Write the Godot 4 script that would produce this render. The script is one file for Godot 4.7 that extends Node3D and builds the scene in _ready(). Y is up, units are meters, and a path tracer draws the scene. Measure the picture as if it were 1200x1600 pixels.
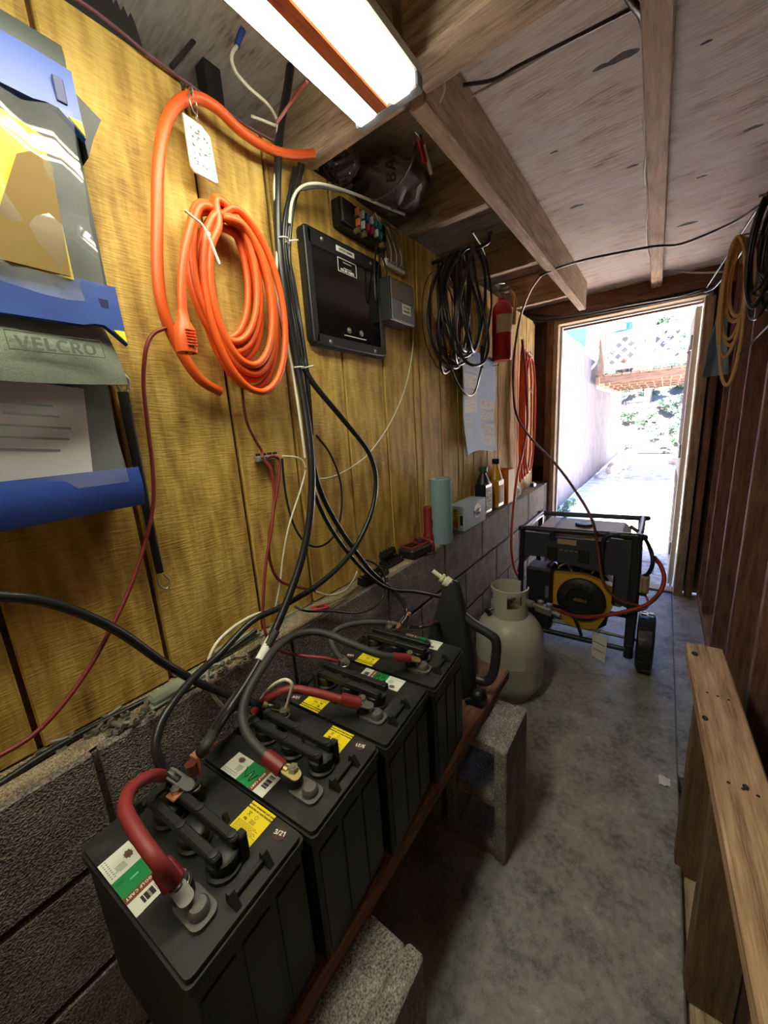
extends Node3D
# A narrow battery shed seen down its aisle to an open door. The floor is y = 0, the aisle runs along -z.

var rng := RandomNumberGenerator.new()
var M := {}
var used_names := {}
var grain_axis := -1   # set for boards whose grain does not follow their longest side

# ---------------------------------------------------------------- naming and tagging
func numbered(called: String) -> String:
	var n: int = used_names.get(called, 0)
	used_names[called] = n + 1
	return called if n == 0 else "%s_%03d" % [called, n]

func tag(o: Node3D, label: String, category: String, group := "") -> Node3D:
	o.set_meta("label", label)
	o.set_meta("category", category)
	if group != "":
		o.set_meta("group", group)
	return o

func thing(called: String, label: String, category: String, at := Vector3.ZERO, turn := 0.0, group := "") -> Node3D:
	var o := Node3D.new()
	o.name = numbered(called)
	add_child(o)
	o.position = at
	o.rotation.y = turn
	return tag(o, label, category, group)

func struct(called: String) -> Node3D:
	var o := Node3D.new()
	o.name = numbered(called)
	add_child(o)
	o.set_meta("kind", "structure")
	return o

func put(called: String, st: SurfaceTool, mat: Material, parent: Node) -> MeshInstance3D:
	var o := MeshInstance3D.new()
	o.mesh = st.commit()
	o.material_override = mat
	if parent == null or parent == self:
		o.name = numbered(called)
		add_child(o)
	else:
		o.name = called
		parent.add_child(o, true)
	return o

func put_mesh(called: String, me: Mesh, mat: Material, parent: Node, xf := Transform3D.IDENTITY) -> MeshInstance3D:
	var o := MeshInstance3D.new()
	o.mesh = me
	o.material_override = mat
	o.name = called
	parent.add_child(o, true)
	o.transform = xf
	return o

func copy_of(o: Node3D, called: String) -> Node3D:
	var c: Node3D = o.duplicate()
	c.name = numbered(called)
	add_child(c)
	return c

# ---------------------------------------------------------------- mesh helpers
func mb() -> SurfaceTool:
	var st := SurfaceTool.new()
	st.begin(Mesh.PRIMITIVE_TRIANGLES)
	return st

func tri(st: SurfaceTool, p: Array, n: Array, u: Array) -> void:
	var face: Vector3 = (p[1] - p[0]).cross(p[2] - p[0])
	var order := [0, 1, 2] if face.dot(n[0] + n[1] + n[2]) < 0.0 else [0, 2, 1]
	for k in order:
		st.set_normal(n[k])
		st.set_uv(u[k])
		st.add_vertex(p[k])

func quad(st: SurfaceTool, a: Vector3, b: Vector3, c: Vector3, d: Vector3, n: Vector3, ua := Vector2(0, 0), ub := Vector2(1, 0), uc := Vector2(1, 1), ud := Vector2(0, 1)) -> void:
	tri(st, [a, b, c], [n, n, n], [ua, ub, uc])
	tri(st, [a, c, d], [n, n, n], [ua, uc, ud])

# a box with chamfered edges; texture coordinates in metres, u along its longest side
func box(st: SurfaceTool, c: Vector3, s: Vector3, bev := 0.0, bas := Basis(), shift := Vector2.ZERO) -> void:
	var h := s / 2.0
	var b: float = min(bev, min(h.x, min(h.y, h.z)) * 0.9)
	var long := 0
	if s.y > s[long]: long = 1
	if s.z > s[long]: long = 2
	if grain_axis >= 0: long = grain_axis
	for ax in 3:
		var i := (ax + 1) % 3
		var j := (ax + 2) % 3
		for sg in [-1.0, 1.0]:
			var n := Vector3.ZERO
			n[ax] = sg
			var q := []
			var uv := []
			for k in [[-1, -1], [1, -1], [1, 1], [-1, 1]]:
				var p := Vector3.ZERO
				p[ax] = sg * h[ax]
				p[i] = k[0] * (h[i] - b)
				p[j] = k[1] * (h[j] - b)
				q.append(c + bas * p)
				var along: float = p[long] if long != ax else p[i]
				var across: float = (p[j] if i == long else p[i]) if long != ax else p[j]
				uv.append(Vector2(along, across + (0.31 * ax + 0.17 * sg)) + shift)
			quad(st, q[0], q[1], q[2], q[3], bas * n, uv[0], uv[1], uv[2], uv[3])
	if b <= 0.0:
		return
	for ax in 3:
		var i := (ax + 1) % 3
		var j := (ax + 2) % 3
		for si in [-1.0, 1.0]:
			for sj in [-1.0, 1.0]:
				var n := Vector3.ZERO
				n[i] = si
				n[j] = sj
				n = n.normalized()
				var p := []
				var uv := []
				for k in [[-1, 0], [1, 0], [1, 1], [-1, 1]]:
					var v := Vector3.ZERO
					v[ax] = k[0] * (h[ax] - b)
					v[i] = si * (h[i] - (b if k[1] == 0 else 0.0))
					v[j] = sj * (h[j] - (b if k[1] == 1 else 0.0))
					p.append(c + bas * v)
					uv.append(Vector2(v[long], k[1] * b) + shift)
				quad(st, p[0], p[1], p[2], p[3], bas * n, uv[0], uv[1], uv[2], uv[3])
	for sx in [-1.0, 1.0]:
		for sy in [-1.0, 1.0]:
			for sz in [-1.0, 1.0]:
				var g := Vector3(sx, sy, sz)
				var n2 := bas * g.normalized()
				var a := c + bas * (g * Vector3(h.x, h.y - b, h.z - b))
				var d := c + bas * (g * Vector3(h.x - b, h.y, h.z - b))
				var e := c + bas * (g * Vector3(h.x - b, h.y - b, h.z))
				tri(st, [a, d, e], [n2, n2, n2], [shift, shift, shift])

func one_box(called: String, c: Vector3, s: Vector3, bev: float, mat: Material, parent: Node, bas := Basis()) -> MeshInstance3D:
	var st := mb()
	box(st, c, s, bev, bas, Vector2(rng.randf() * 3.0, rng.randf() * 3.0))
	return put(called, st, mat, parent)

# smooth curve through points
func curve(pts: Array, sub := 6, closed := false) -> Array:
	var out := []
	var n := pts.size()
	var last := n if closed else n - 1
	for k in last:
		var p0: Vector3 = pts[(k - 1 + n) % n] if closed or k > 0 else pts[0] * 2.0 - pts[1]
		var p1: Vector3 = pts[k]
		var p2: Vector3 = pts[(k + 1) % n]
		var p3: Vector3 = pts[(k + 2) % n] if closed or k + 2 < n else p2 * 2.0 - p1
		for j in sub:
			out.append(p1.cubic_interpolate(p2, p0, p3, float(j) / sub))
	if not closed:
		out.append(pts[n - 1])
	return out

# a round rod along a list of points (already smooth); r is a number or one number for each point
func rod(st: SurfaceTool, pts: Array, r, sides := 8, closed := false, caps := true) -> void:
	var n := pts.size()
	var t: Vector3 = (pts[1] - pts[0]).normalized()
	var side := t.cross(Vector3.UP if abs(t.y) < 0.9 else Vector3.RIGHT).normalized()
	var rings := []
	var run := 0.0
	for k in n:
		var a: Vector3 = pts[(k - 1 + n) % n] if closed or k > 0 else pts[0]
		var b: Vector3 = pts[(k + 1) % n] if closed or k < n - 1 else pts[n - 1]
		var tt := (b - a).normalized()
		if tt.length() < 0.5:
			tt = t
		side = (side - tt * side.dot(tt)).normalized()
		var up := tt.cross(side)
		var rr: float = r[k] if r is Array else r
		if k > 0:
			run += (pts[k] - pts[k - 1]).length()
		var ring := []
		for j in sides + 1:
			var g := TAU * j / sides
			var d := side * cos(g) + up * sin(g)
			ring.append([pts[k] + d * rr, d, Vector2(run, rr * g)])
		rings.append(ring)
	for k in (n if closed else n - 1):
		var A: Array = rings[k]
		var B: Array = rings[(k + 1) % n]
		for j in sides:
			tri(st, [A[j][0], A[j + 1][0], B[j + 1][0]], [A[j][1], A[j + 1][1], B[j + 1][1]], [A[j][2], A[j + 1][2], B[j + 1][2]])
			tri(st, [A[j][0], B[j + 1][0], B[j][0]], [A[j][1], B[j + 1][1], B[j][1]], [A[j][2], B[j + 1][2], B[j][2]])
	if caps and not closed:
		for e in [0, n - 1]:
			var nn: Vector3 = (pts[0] - pts[1]).normalized() if e == 0 else (pts[n - 1] - pts[n - 2]).normalized()
			for j in sides:
				tri(st, [pts[e], rings[e][j][0], rings[e][j + 1][0]], [nn, nn, nn], [Vector2.ZERO, Vector2.ZERO, Vector2.ZERO])

func tube(st: SurfaceTool, pts: Array, r: float, sides := 8, sub := 6) -> void:
	rod(st, curve(pts, sub), r, sides)

func ring_pts(c: Vector3, r: float, bas := Basis(), n := 20, squash := 1.0) -> Array:
	var out := []
	for k in n:
		out.append(c + bas * Vector3(cos(TAU * k / n) * r, sin(TAU * k / n) * r * squash, 0))
	return out

# turn a profile of [radius, height] about the y axis of xf; sharp profile corners stay sharp
func lathe(st: SurfaceTool, prof: Array, xf := Transform3D.IDENTITY, seg := 24, from := 0.0, to := TAU) -> void:
	for k in prof.size() - 1:
		var a: Vector2 = prof[k]
		var b: Vector2 = prof[k + 1]
		var d := (b - a)
		if d.length() < 1e-6:
			continue
		var nf := Vector2(d.y, -d.x).normalized()
		var na := nf
		var nb := nf
		if k > 0:
			var e: Vector2 = (a - prof[k - 1])
			var m := Vector2(e.y, -e.x).normalized()
			if m.dot(nf) > 0.75: na = (nf + m).normalized()
		if k + 2 < prof.size():
			var e2: Vector2 = (prof[k + 2] - b)
			var m2 := Vector2(e2.y, -e2.x).normalized()
			if m2.dot(nf) > 0.75: nb = (nf + m2).normalized()
		for j in seg:
			var g := from + (to - from) * j / seg
			var g2 := from + (to - from) * (j + 1) / seg
			var v1 := Vector3(cos(g), 0, sin(g))
			var v2 := Vector3(cos(g2), 0, sin(g2))
			var pa1 := xf * (v1 * a.x + Vector3.UP * a.y)
			var pa2 := xf * (v2 * a.x + Vector3.UP * a.y)
			var pb1 := xf * (v1 * b.x + Vector3.UP * b.y)
			var pb2 := xf * (v2 * b.x + Vector3.UP * b.y)
			var na1 := (xf.basis * (v1 * na.x + Vector3.UP * na.y)).normalized()
			var na2 := (xf.basis * (v2 * na.x + Vector3.UP * na.y)).normalized()
			var nb1 := (xf.basis * (v1 * nb.x + Vector3.UP * nb.y)).normalized()
			var nb2 := (xf.basis * (v2 * nb.x + Vector3.UP * nb.y)).normalized()
			var u1 := Vector2(g / TAU, a.y)
			var u2 := Vector2(g2 / TAU, a.y)
			var u3 := Vector2(g2 / TAU, b.y)
			var u4 := Vector2(g / TAU, b.y)
			if a.x > 1e-5:
				tri(st, [pa1, pa2, pb2], [na1, na2, nb2], [u1, u2, u3])
			if b.x > 1e-5:
				tri(st, [pa1, pb2, pb1], [na1, nb2, nb1], [u1, u3, u4])

func cyl(st: SurfaceTool, a: Vector3, b: Vector3, r: float, sides := 16, bev := 0.0) -> void:
	var d := b - a
	var h := d.length()
	var y := d / h
	var x := y.cross(Vector3.UP if abs(y.y) < 0.9 else Vector3.RIGHT).normalized()
	var xf := Transform3D(Basis(x, y, x.cross(y)), a)
	if bev > 0.0:
		lathe(st, [Vector2(0, 0), Vector2(r - bev, 0), Vector2(r, bev), Vector2(r, h - bev), Vector2(r - bev, h), Vector2(0, h)], xf, sides)
	else:
		lathe(st, [Vector2(0, 0), Vector2(r, 0), Vector2(r, h), Vector2(0, h)], xf, sides)

func ball(st: SurfaceTool, c: Vector3, r: Vector3, seg := 16) -> void:
	var prof := []
	for k in 9:
		var g := -PI / 2 + PI * k / 8
		prof.append(Vector2(cos(g), sin(g)))
	lathe(st, prof, Transform3D(Basis.from_scale(r), c), seg)

# a flat outline (in the x-y plane of xf) pushed out by depth along z
func slab(st: SurfaceTool, poly: PackedVector2Array, depth: float, xf := Transform3D.IDENTITY) -> void:
	var idx := Geometry2D.triangulate_polygon(poly)
	for z in [0.0, depth]:
		var n: Vector3 = (xf.basis * Vector3(0, 0, -1.0 if z == 0.0 else 1.0)).normalized() * sign(depth)
		for k in range(0, idx.size(), 3):
			var p := []
			var u := []
			for j in 3:
				var q: Vector2 = poly[idx[k + j]]
				p.append(xf * Vector3(q.x, q.y, z))
				u.append(q)
			tri(st, p, [n, n, n], u)
	var cw := 0.0
	for k in poly.size():
		cw += poly[k].cross(poly[(k + 1) % poly.size()])
	var run := 0.0
	for k in poly.size():
		var a := poly[k]
		var b := poly[(k + 1) % poly.size()]
		var d := (b - a).normalized()
		var n2 := Vector2(d.y, -d.x) * (1.0 if cw > 0.0 else -1.0)
		var nn := (xf.basis * Vector3(n2.x, n2.y, 0)).normalized()
		var l := (b - a).length()
		quad(st, xf * Vector3(a.x, a.y, 0), xf * Vector3(b.x, b.y, 0), xf * Vector3(b.x, b.y, depth), xf * Vector3(a.x, a.y, depth), nn, Vector2(run, 0), Vector2(run + l, 0), Vector2(run + l, depth), Vector2(run, depth))
		run += l

func rounded(w: float, h: float, r: float, seg := 4) -> PackedVector2Array:
	var out := PackedVector2Array()
	for k in 4:
		var c := Vector2([1, -1, -1, 1][k] * (w / 2 - r), [1, 1, -1, -1][k] * (h / 2 - r))
		for j in seg + 1:
			var g := PI / 2 * (k + float(j) / seg)
			out.append(c + Vector2(cos(g), sin(g)) * r)
	return out

# a bent sheet: rows of points of equal length
func sheet(st: SurfaceTool, rows: Array, thick := 0.0) -> void:
	var nr := rows.size()
	var nc: int = rows[0].size()
	var norm := []
	for i in nr:
		var line := []
		for j in nc:
			var du: Vector3 = rows[i][min(j + 1, nc - 1)] - rows[i][max(j - 1, 0)]
			var dv: Vector3 = rows[min(i + 1, nr - 1)][j] - rows[max(i - 1, 0)][j]
			line.append(du.cross(dv).normalized())
		norm.append(line)
	for side in ([1.0, -1.0] if thick > 0.0 else [1.0]):
		for i in nr - 1:
			for j in nc - 1:
				var p := []
				var n := []
				var u := []
				for k in [[0, 0], [0, 1], [1, 1], [1, 0]]:
					var a: int = i + k[0]
					var b: int = j + k[1]
					n.append(norm[a][b] * side)
					p.append(rows[a][b] + norm[a][b] * side * thick / 2.0)
					u.append(Vector2(float(b) / (nc - 1), float(a) / (nr - 1)))
				tri(st, [p[0], p[1], p[2]], [n[0], n[1], n[2]], [u[0], u[1], u[2]])
				tri(st, [p[0], p[2], p[3]], [n[0], n[2], n[3]], [u[0], u[2], u[3]])
	if thick > 0.0:
		var edge := []
		for j in nc: edge.append([0, j])
		for i in range(1, nr): edge.append([i, nc - 1])
		for j in range(nc - 2, -1, -1): edge.append([nr - 1, j])
		for i in range(nr - 2, 0, -1): edge.append([i, 0])
		for k in edge.size():
			var a: Array = edge[k]
			var b: Array = edge[(k + 1) % edge.size()]
			var pa: Vector3 = rows[a[0]][a[1]]
			var pb: Vector3 = rows[b[0]][b[1]]
			var na: Vector3 = norm[a[0]][a[1]] * thick / 2.0
			var nb: Vector3 = norm[b[0]][b[1]] * thick / 2.0
			var out := (pb - pa).cross(na).normalized()
			quad(st, pa - na, pb - nb, pb + nb, pa + na, out)

func hexagon(r: float) -> PackedVector2Array:
	var out := PackedVector2Array()
	for k in 6:
		out.append(Vector2(cos(TAU * k / 6), sin(TAU * k / 6)) * r)
	return out

func flat_up(at: Vector3, turn := 0.0) -> Transform3D:
	# x-y outline laid on a level surface, its depth upwards
	return Transform3D(Basis(Vector3.UP, turn) * Basis(Vector3.RIGHT, -PI / 2), at)

func text_part(words: String, size: float, mat: Material, parent: Node, xf: Transform3D, called := "lettering", depth := 0.0004) -> void:
	var t := TextMesh.new()
	t.text = words
	t.font_size = 24
	t.pixel_size = size / 17.0
	t.depth = depth
	t.curve_step = 3.0
	var f := SystemFont.new()
	f.font_names = PackedStringArray(["Droid Sans"])
	f.font_weight = 700
	t.font = f
	put_mesh(called, t, mat, parent, xf)

# ---------------------------------------------------------------- materials
func noise_layer(w: int, h: int, nw: int, nh: int, freq: float, seed_: int, kind := FastNoiseLite.TYPE_SIMPLEX_SMOOTH, oct := 4, warp := 0.0) -> PackedByteArray:
	var f := FastNoiseLite.new()
	f.noise_type = kind
	f.seed = seed_
	f.frequency = freq
	f.fractal_octaves = oct
	if warp > 0.0:
		f.domain_warp_enabled = true
		f.domain_warp_amplitude = warp
		f.domain_warp_frequency = freq
	var im := f.get_seamless_image(nw, nh)
	im.convert(Image.FORMAT_L8)
	if nw != w or nh != h:
		im.resize(w, h, Image.INTERPOLATE_CUBIC)
	return im.get_data()

# layers: [bytes, weight]; the sum (centred at 0.5) looks a colour up in the ramp
func blend(w: int, h: int, layers: Array, ramp: Array, contrast := 1.0) -> Array:
	var g := Gradient.new()
	var offs := PackedFloat32Array()
	var cols := PackedColorArray()
	for r in ramp:
		offs.append(r[0])
		cols.append(r[1])
	g.offsets = offs
	g.colors = cols
	var lut := PackedByteArray()
	for k in 256:
		var c := g.sample(k / 255.0)
		lut.append(c.r8)
		lut.append(c.g8)
		lut.append(c.b8)
	var out := PackedByteArray()
	out.resize(w * h * 3)
	var hh := PackedByteArray()
	hh.resize(w * h)
	var nl := layers.size()
	var A: PackedByteArray = layers[0][0]
	var B: PackedByteArray = layers[1 % nl][0]
	var C: PackedByteArray = layers[2 % nl][0]
	var wa: float = layers[0][1] * contrast
	var wb: float = layers[1][1] * contrast if nl > 1 else 0.0
	var wc: float = layers[2][1] * contrast if nl > 2 else 0.0
	var base := 127.5 - 127.5 * (wa + wb + wc)
	for k in w * h:
		var v := clampi(int(base + A[k] * wa + B[k] * wb + C[k] * wc), 0, 255)
		hh[k] = v
		var q := v * 3
		out[k * 3] = lut[q]
		out[k * 3 + 1] = lut[q + 1]
		out[k * 3 + 2] = lut[q + 2]
	var im := Image.create_from_data(w, h, false, Image.FORMAT_RGB8, out)
	var hi := Image.create_from_data(w, h, false, Image.FORMAT_L8, hh)
	return [ImageTexture.create_from_image(im), ImageTexture.create_from_image(hi)]

func surf(tex: Array, rough: float, scale: Vector2, relief := 0.0, tint := Color.WHITE) -> StandardMaterial3D:
	var m := StandardMaterial3D.new()
	m.albedo_color = tint
	m.albedo_texture = tex[0]
	m.roughness = rough
	m.uv1_scale = Vector3(scale.x, scale.y, 1)
	if relief > 0.0:
		m.heightmap_enabled = true
		m.heightmap_texture = tex[1]
		m.heightmap_scale = relief
	return m

func tri_surf(tex: Array, rough: float, scale: float, relief := 0.0, tint := Color.WHITE, world := true) -> StandardMaterial3D:
	var m := surf(tex, rough, Vector2.ONE, relief, tint)
	m.uv1_triplanar = true
	m.uv1_world_triplanar = world
	m.uv1_scale = Vector3.ONE * scale
	return m

func plain(c: Color, rough := 0.5, metal := 0.0) -> StandardMaterial3D:
	var m := StandardMaterial3D.new()
	m.albedo_color = c
	m.roughness = rough
	m.metallic = metal
	return m

func clear_film(alpha := 0.16, tint := Color(0.9, 0.92, 0.94)) -> StandardMaterial3D:
	var m := plain(Color(tint.r, tint.g, tint.b, alpha), 0.06)
	m.transparency = BaseMaterial3D.TRANSPARENCY_ALPHA
	m.cull_mode = BaseMaterial3D.CULL_DISABLED
	return m

func glow(c: Color, e: float) -> StandardMaterial3D:
	var m := plain(c, 0.6)
	m.emission_enabled = true
	m.emission = c
	m.emission_energy_multiplier = e
	return m

# ---------------------------------------------------------------- scene
func _ready() -> void:
	rng.seed = 71
	var cam := Camera3D.new()
	cam.name = "camera"
	add_child(cam)
	cam.transform = Transform3D(Basis(Vector3(0.804060, -0.064377, -0.591053), Vector3(-0.075963, 0.974850, -0.209518), Vector3(0.589676, 0.213363, 0.778947)), Vector3(0, 1.27, 0))
	cam.fov = 108.13
	cam.near = 0.02
	cam.far = 200.0
	cam.current = true
	var we := WorldEnvironment.new()
	we.name = "world"
	add_child(we)
	var env := Environment.new()
	we.environment = env
	var sky_mat := ProceduralSkyMaterial.new()
	sky_mat.sky_top_color = Color(0.36, 0.55, 0.86)
	sky_mat.sky_horizon_color = Color(0.80, 0.88, 0.97)
	sky_mat.ground_horizon_color = Color(0.62, 0.62, 0.60)
	sky_mat.ground_bottom_color = Color(0.45, 0.43, 0.40)
	sky_mat.sky_energy_multiplier = 1.0
	var sky := Sky.new()
	sky.sky_material = sky_mat
	env.sky = sky
	env.background_mode = Environment.BG_SKY
	env.background_energy_multiplier = 8.0
	env.tonemap_mode = Environment.TONE_MAPPER_LINEAR
	env.tonemap_exposure = 1.25
	env.sdfgi_enabled = true
	env.ssao_enabled = true
	env.ssil_enabled = true
	var sun := DirectionalLight3D.new()
	sun.name = "sun"
	add_child(sun)
	sun.look_at_from_position(Vector3.ZERO, Vector3(0.16, -1.0, -0.2), Vector3.RIGHT)
	sun.light_energy = 50.0
	sun.light_color = Color(1.0, 0.97, 0.93)
	sun.light_angular_distance = 0.55
	sun.shadow_enabled = true
	make_materials_first()
	make_floor()
	make_walls_left()
	make_wall_right()
	make_wall_back()
	make_door_1()
	make_ceiling()
	make_lamp()
	make_pouches()
	make_strap()
	make_orange_cord()
	make_mirror_tag()
	make_controller()
	make_small_strip()
	make_poster()
	make_extinguisher()
	make_wall_coils()
	make_orange_far()
	make_bench()
	make_batteries()
	make_battery_cables()
	make_wall_wires()
	make_ledge_things()
	make_hardware()
	make_jug()
	make_propane()
	make_generator()
	make_cords_to_generator()
	make_low_wall()
	make_overhead()
	make_right_coils()
	make_outside_ground()
	make_outside_walls()
	make_deck()
	make_plants()

func make_materials_first() -> void:
	# grain runs along u: noise is stretched along it
	var long1 := noise_layer(1024, 512, 128, 512, 0.03, 3, FastNoiseLite.TYPE_SIMPLEX_SMOOTH, 5, 6.0)
	var fine := noise_layer(1024, 512, 96, 512, 0.16, 5, FastNoiseLite.TYPE_SIMPLEX, 3)
	var cross_cut := noise_layer(1024, 512, 1024, 64, 0.2, 9, FastNoiseLite.TYPE_SIMPLEX, 3)
	var blot := noise_layer(1024, 512, 512, 256, 0.012, 11, FastNoiseLite.TYPE_SIMPLEX_SMOOTH, 5, 12.0)
	var sid := blend(1024, 512, [[long1, 0.8], [cross_cut, 0.34], [blot, 0.22]], [[0.0, Color8(90, 66, 24)], [0.3, Color8(160, 126, 54)], [0.62, Color8(200, 166, 82)], [1.0, Color8(228, 198, 114)]], 0.8)
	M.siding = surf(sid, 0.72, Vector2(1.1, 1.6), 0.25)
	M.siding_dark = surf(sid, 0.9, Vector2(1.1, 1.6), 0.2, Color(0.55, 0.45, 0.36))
	var wood := [[long1, 0.8], [fine, 0.5], [blot, 0.35]]
	var tan := blend(1024, 512, wood, [[0.0, Color8(112, 92, 72)], [0.35, Color8(168, 144, 118)], [0.7, Color8(198, 176, 150)], [1.0, Color8(216, 198, 174)]], 0.85)
	M.lumber = surf(tan, 0.75, Vector2(0.9, 3.0), 0.12)
	M.lumber_grey = surf(tan, 0.8, Vector2(0.9, 3.0), 0.12, Color(0.90, 0.88, 0.86))
	var red := blend(1024, 512, wood, [[0.0, Color8(58, 38, 30)], [0.4, Color8(112, 76, 60)], [1.0, Color8(150, 108, 88)]], 0.8)
	M.lumber_red = surf(red, 0.75, Vector2(0.9, 3.0), 0.12)
	M.sheathing = surf(red, 0.8, Vector2(0.9, 2.0), 0.12, Color(0.72, 0.66, 0.66))
	M.old_board = surf(tan, 0.85, Vector2(0.9, 3.0), 0.2, Color(0.72, 0.58, 0.53))
	M.lumber_stud = surf(tan, 0.8, Vector2(0.9, 3.0), 0.12, Color(0.62, 0.56, 0.50))
	var ply := blend(1024, 512, [[long1, 0.8], [fine, 0.55], [blot, 0.6]], [[0.0, Color8(128, 110, 96)], [0.25, Color8(200, 184, 168)], [0.6, Color8(224, 213, 200)], [1.0, Color8(238, 232, 224)]], 0.85)
	M.ply = surf(ply, 0.8, Vector2(0.8, 1.1), 0.15)
	var speck := noise_layer(512, 512, 512, 512, 0.14, 21, FastNoiseLite.TYPE_SIMPLEX, 4)
	var pits := noise_layer(512, 512, 512, 512, 0.09, 22, FastNoiseLite.TYPE_CELLULAR, 2)
	var grit := noise_layer(1024, 1024, 1024, 1024, 0.22, 24, FastNoiseLite.TYPE_SIMPLEX, 3)
	var smear := noise_layer(1024, 1024, 1024, 1024, 0.007, 25, FastNoiseLite.TYPE_SIMPLEX_SMOOTH, 7, 24.0)
	var fleck := noise_layer(1024, 1024, 1024, 1024, 0.045, 27, FastNoiseLite.TYPE_SIMPLEX_SMOOTH, 5, 14.0)
	var cloud := noise_layer(512, 512, 512, 512, 0.008, 23, FastNoiseLite.TYPE_SIMPLEX_SMOOTH, 6, 20.0)
	var cmu := blend(512, 512, [[speck, 0.9], [pits, 0.6], [cloud, 0.35]], [[0.0, Color8(46, 41, 39)], [0.35, Color8(108, 98, 93)], [0.65, Color8(140, 129, 123)], [1.0, Color8(184, 173, 165)]], 0.8)
	M.block = tri_surf(cmu, 0.95, 3.0, 0.5)
	M.block_loose = tri_surf(cmu, 0.95, 3.0, 0.5, Color(1.16, 1.22, 1.2))
	M.mortar = tri_surf(cmu, 0.95, 4.0, 0.4, Color(1.25, 1.23, 1.08))
	M.joint = tri_surf(cmu, 0.95, 5.0, 0.3, Color(0.8, 0.77, 0.75))
	var con := blend(1024, 1024, [[smear, 0.7], [grit, 0.34], [fleck, 0.5]], [[0.0, Color8(66, 63, 60)], [0.22, Color8(106, 103, 99)], [0.5, Color8(142, 140, 134)], [0.8, Color8(162, 160, 153)], [1.0, Color8(196, 194, 186)]], 0.9)
	M.concrete = tri_surf(con, 0.62, 0.8, 0.12)
	M.paver = tri_surf(con, 0.9, 1.6, 0.1, Color(1.25, 1.15, 1.12))
	var dirt := blend(512, 512, [[cloud, 0.7], [speck, 0.5], [pits, 0.3]], [[0.0, Color8(140, 132, 124)], [0.5, Color8(206, 201, 194)], [1.0, Color8(226, 223, 218)]], 0.9)
	M.dirt = tri_surf(dirt, 0.95, 0.7, 0.5)
	M.hill = tri_surf(dirt, 0.95, 0.35, 1.0, Color(0.46, 0.43, 0.41))
	M.paint_wall = surf(blend(1024, 512, [[long1, 0.6], [blot, 0.6], [fine, 0.3]], [[0.0, Color8(42, 39, 47)], [0.5, Color8(66, 62, 74)], [1.0, Color8(88, 83, 94)]], 0.8), 0.85, Vector2(0.5, 0.7), 0.1)
	M.teal = surf(blend(1024, 512, [[long1, 0.5], [blot, 0.5]], [[0.0, Color8(34, 92, 92)], [1.0, Color8(70, 132, 128)]], 0.8), 0.8, Vector2(0.5, 0.8), 0.1)
	M.scuffed = tri_surf(blend(512, 512, [[cloud, 0.9], [speck, 0.3]], [[0.0, Color8(14, 14, 15)], [0.55, Color8(30, 31, 31)], [0.85, Color8(46, 47, 46)], [1.0, Color8(86, 86, 82)]], 0.9), 0.5, 3.0, 0.02)
	M.fabric = tri_surf(blend(512, 512, [[noise_layer(512, 512, 64, 512, 0.25, 31, FastNoiseLite.TYPE_SIMPLEX, 2), 0.6], [noise_layer(512, 512, 512, 64, 0.25, 32, FastNoiseLite.TYPE_SIMPLEX, 2), 0.5]], [[0.0, Color8(74, 82, 72)], [1.0, Color8(132, 142, 126)]], 0.8), 0.85, 9.0, 0.08)
	M.black_rubber = plain(Color8(24, 24, 25), 0.42)
	M.black_cable = plain(Color8(27, 28, 30), 0.34)
	M.grey_cable = plain(Color8(70, 70, 68), 0.6)
	M.white_cable = plain(Color8(212, 208, 190), 0.45)
	M.red_cable = plain(Color8(132, 42, 44), 0.5)
	M.dark_red_cable = plain(Color8(112, 34, 36), 0.45)
	M.pink_cable = plain(Color8(170, 96, 88), 0.5)
	M.orange_cord = plain(Color8(224, 92, 32), 0.42)
	M.brown_cable = plain(Color8(58, 40, 34), 0.5)
	M.tan_cord = plain(Color8(184, 146, 92), 0.5)
	M.boot_red = plain(Color8(116, 28, 32), 0.45)
	M.steel = plain(Color8(188, 188, 184), 0.3, 0.9)
	M.dull_steel = plain(Color8(140, 138, 130), 0.5, 0.7)
	M.lead = plain(Color8(104, 104, 100), 0.5, 0.5)
	M.copper = plain(Color8(206, 140, 106), 0.45, 0.6)
	M.brass = plain(Color8(168, 150, 100), 0.45, 0.75)
	M.black_plastic = plain(Color8(26, 27, 29), 0.5)
	M.black_gloss = plain(Color8(14, 14, 16), 0.12)
	M.grey_plastic = plain(Color8(120, 122, 126), 0.5)
	M.white_plastic = plain(Color8(218, 218, 208), 0.45)
	M.white_paper = plain(Color8(226, 226, 220), 0.8)
	M.yellow = plain(Color8(232, 208, 32), 0.6)
	M.blue_plastic = plain(Color8(38, 66, 140), 0.4)
	M.red_plastic = plain(Color8(166, 28, 36), 0.4)
	M.dark_frame = plain(Color8(30, 32, 36), 0.45)
	M.film = clear_film(0.1)
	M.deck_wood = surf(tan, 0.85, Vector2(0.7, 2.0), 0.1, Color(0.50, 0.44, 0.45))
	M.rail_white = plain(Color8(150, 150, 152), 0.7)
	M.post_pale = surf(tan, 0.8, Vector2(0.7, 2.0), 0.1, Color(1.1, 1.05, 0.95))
	M.tub_blue = plain(Color8(30, 120, 190), 0.4)
	M.leaf = plain(Color8(66, 88, 72), 0.6)
	M.leaf.backlight_enabled = true
	M.leaf.backlight = Color8(44, 62, 44)
	M.leaf_pale = plain(Color8(92, 116, 104), 0.6)
	M.leaf_pale.backlight_enabled = true
	M.leaf_pale.backlight = Color8(56, 72, 58)
	M.bark = plain(Color8(106, 94, 88), 0.9)
	M.rock = tri_surf(cmu, 0.9, 2.0, 0.3, Color(1.5, 1.5, 1.5))
	M.meter_red = plain(Color8(118, 24, 34), 0.4)
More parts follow.
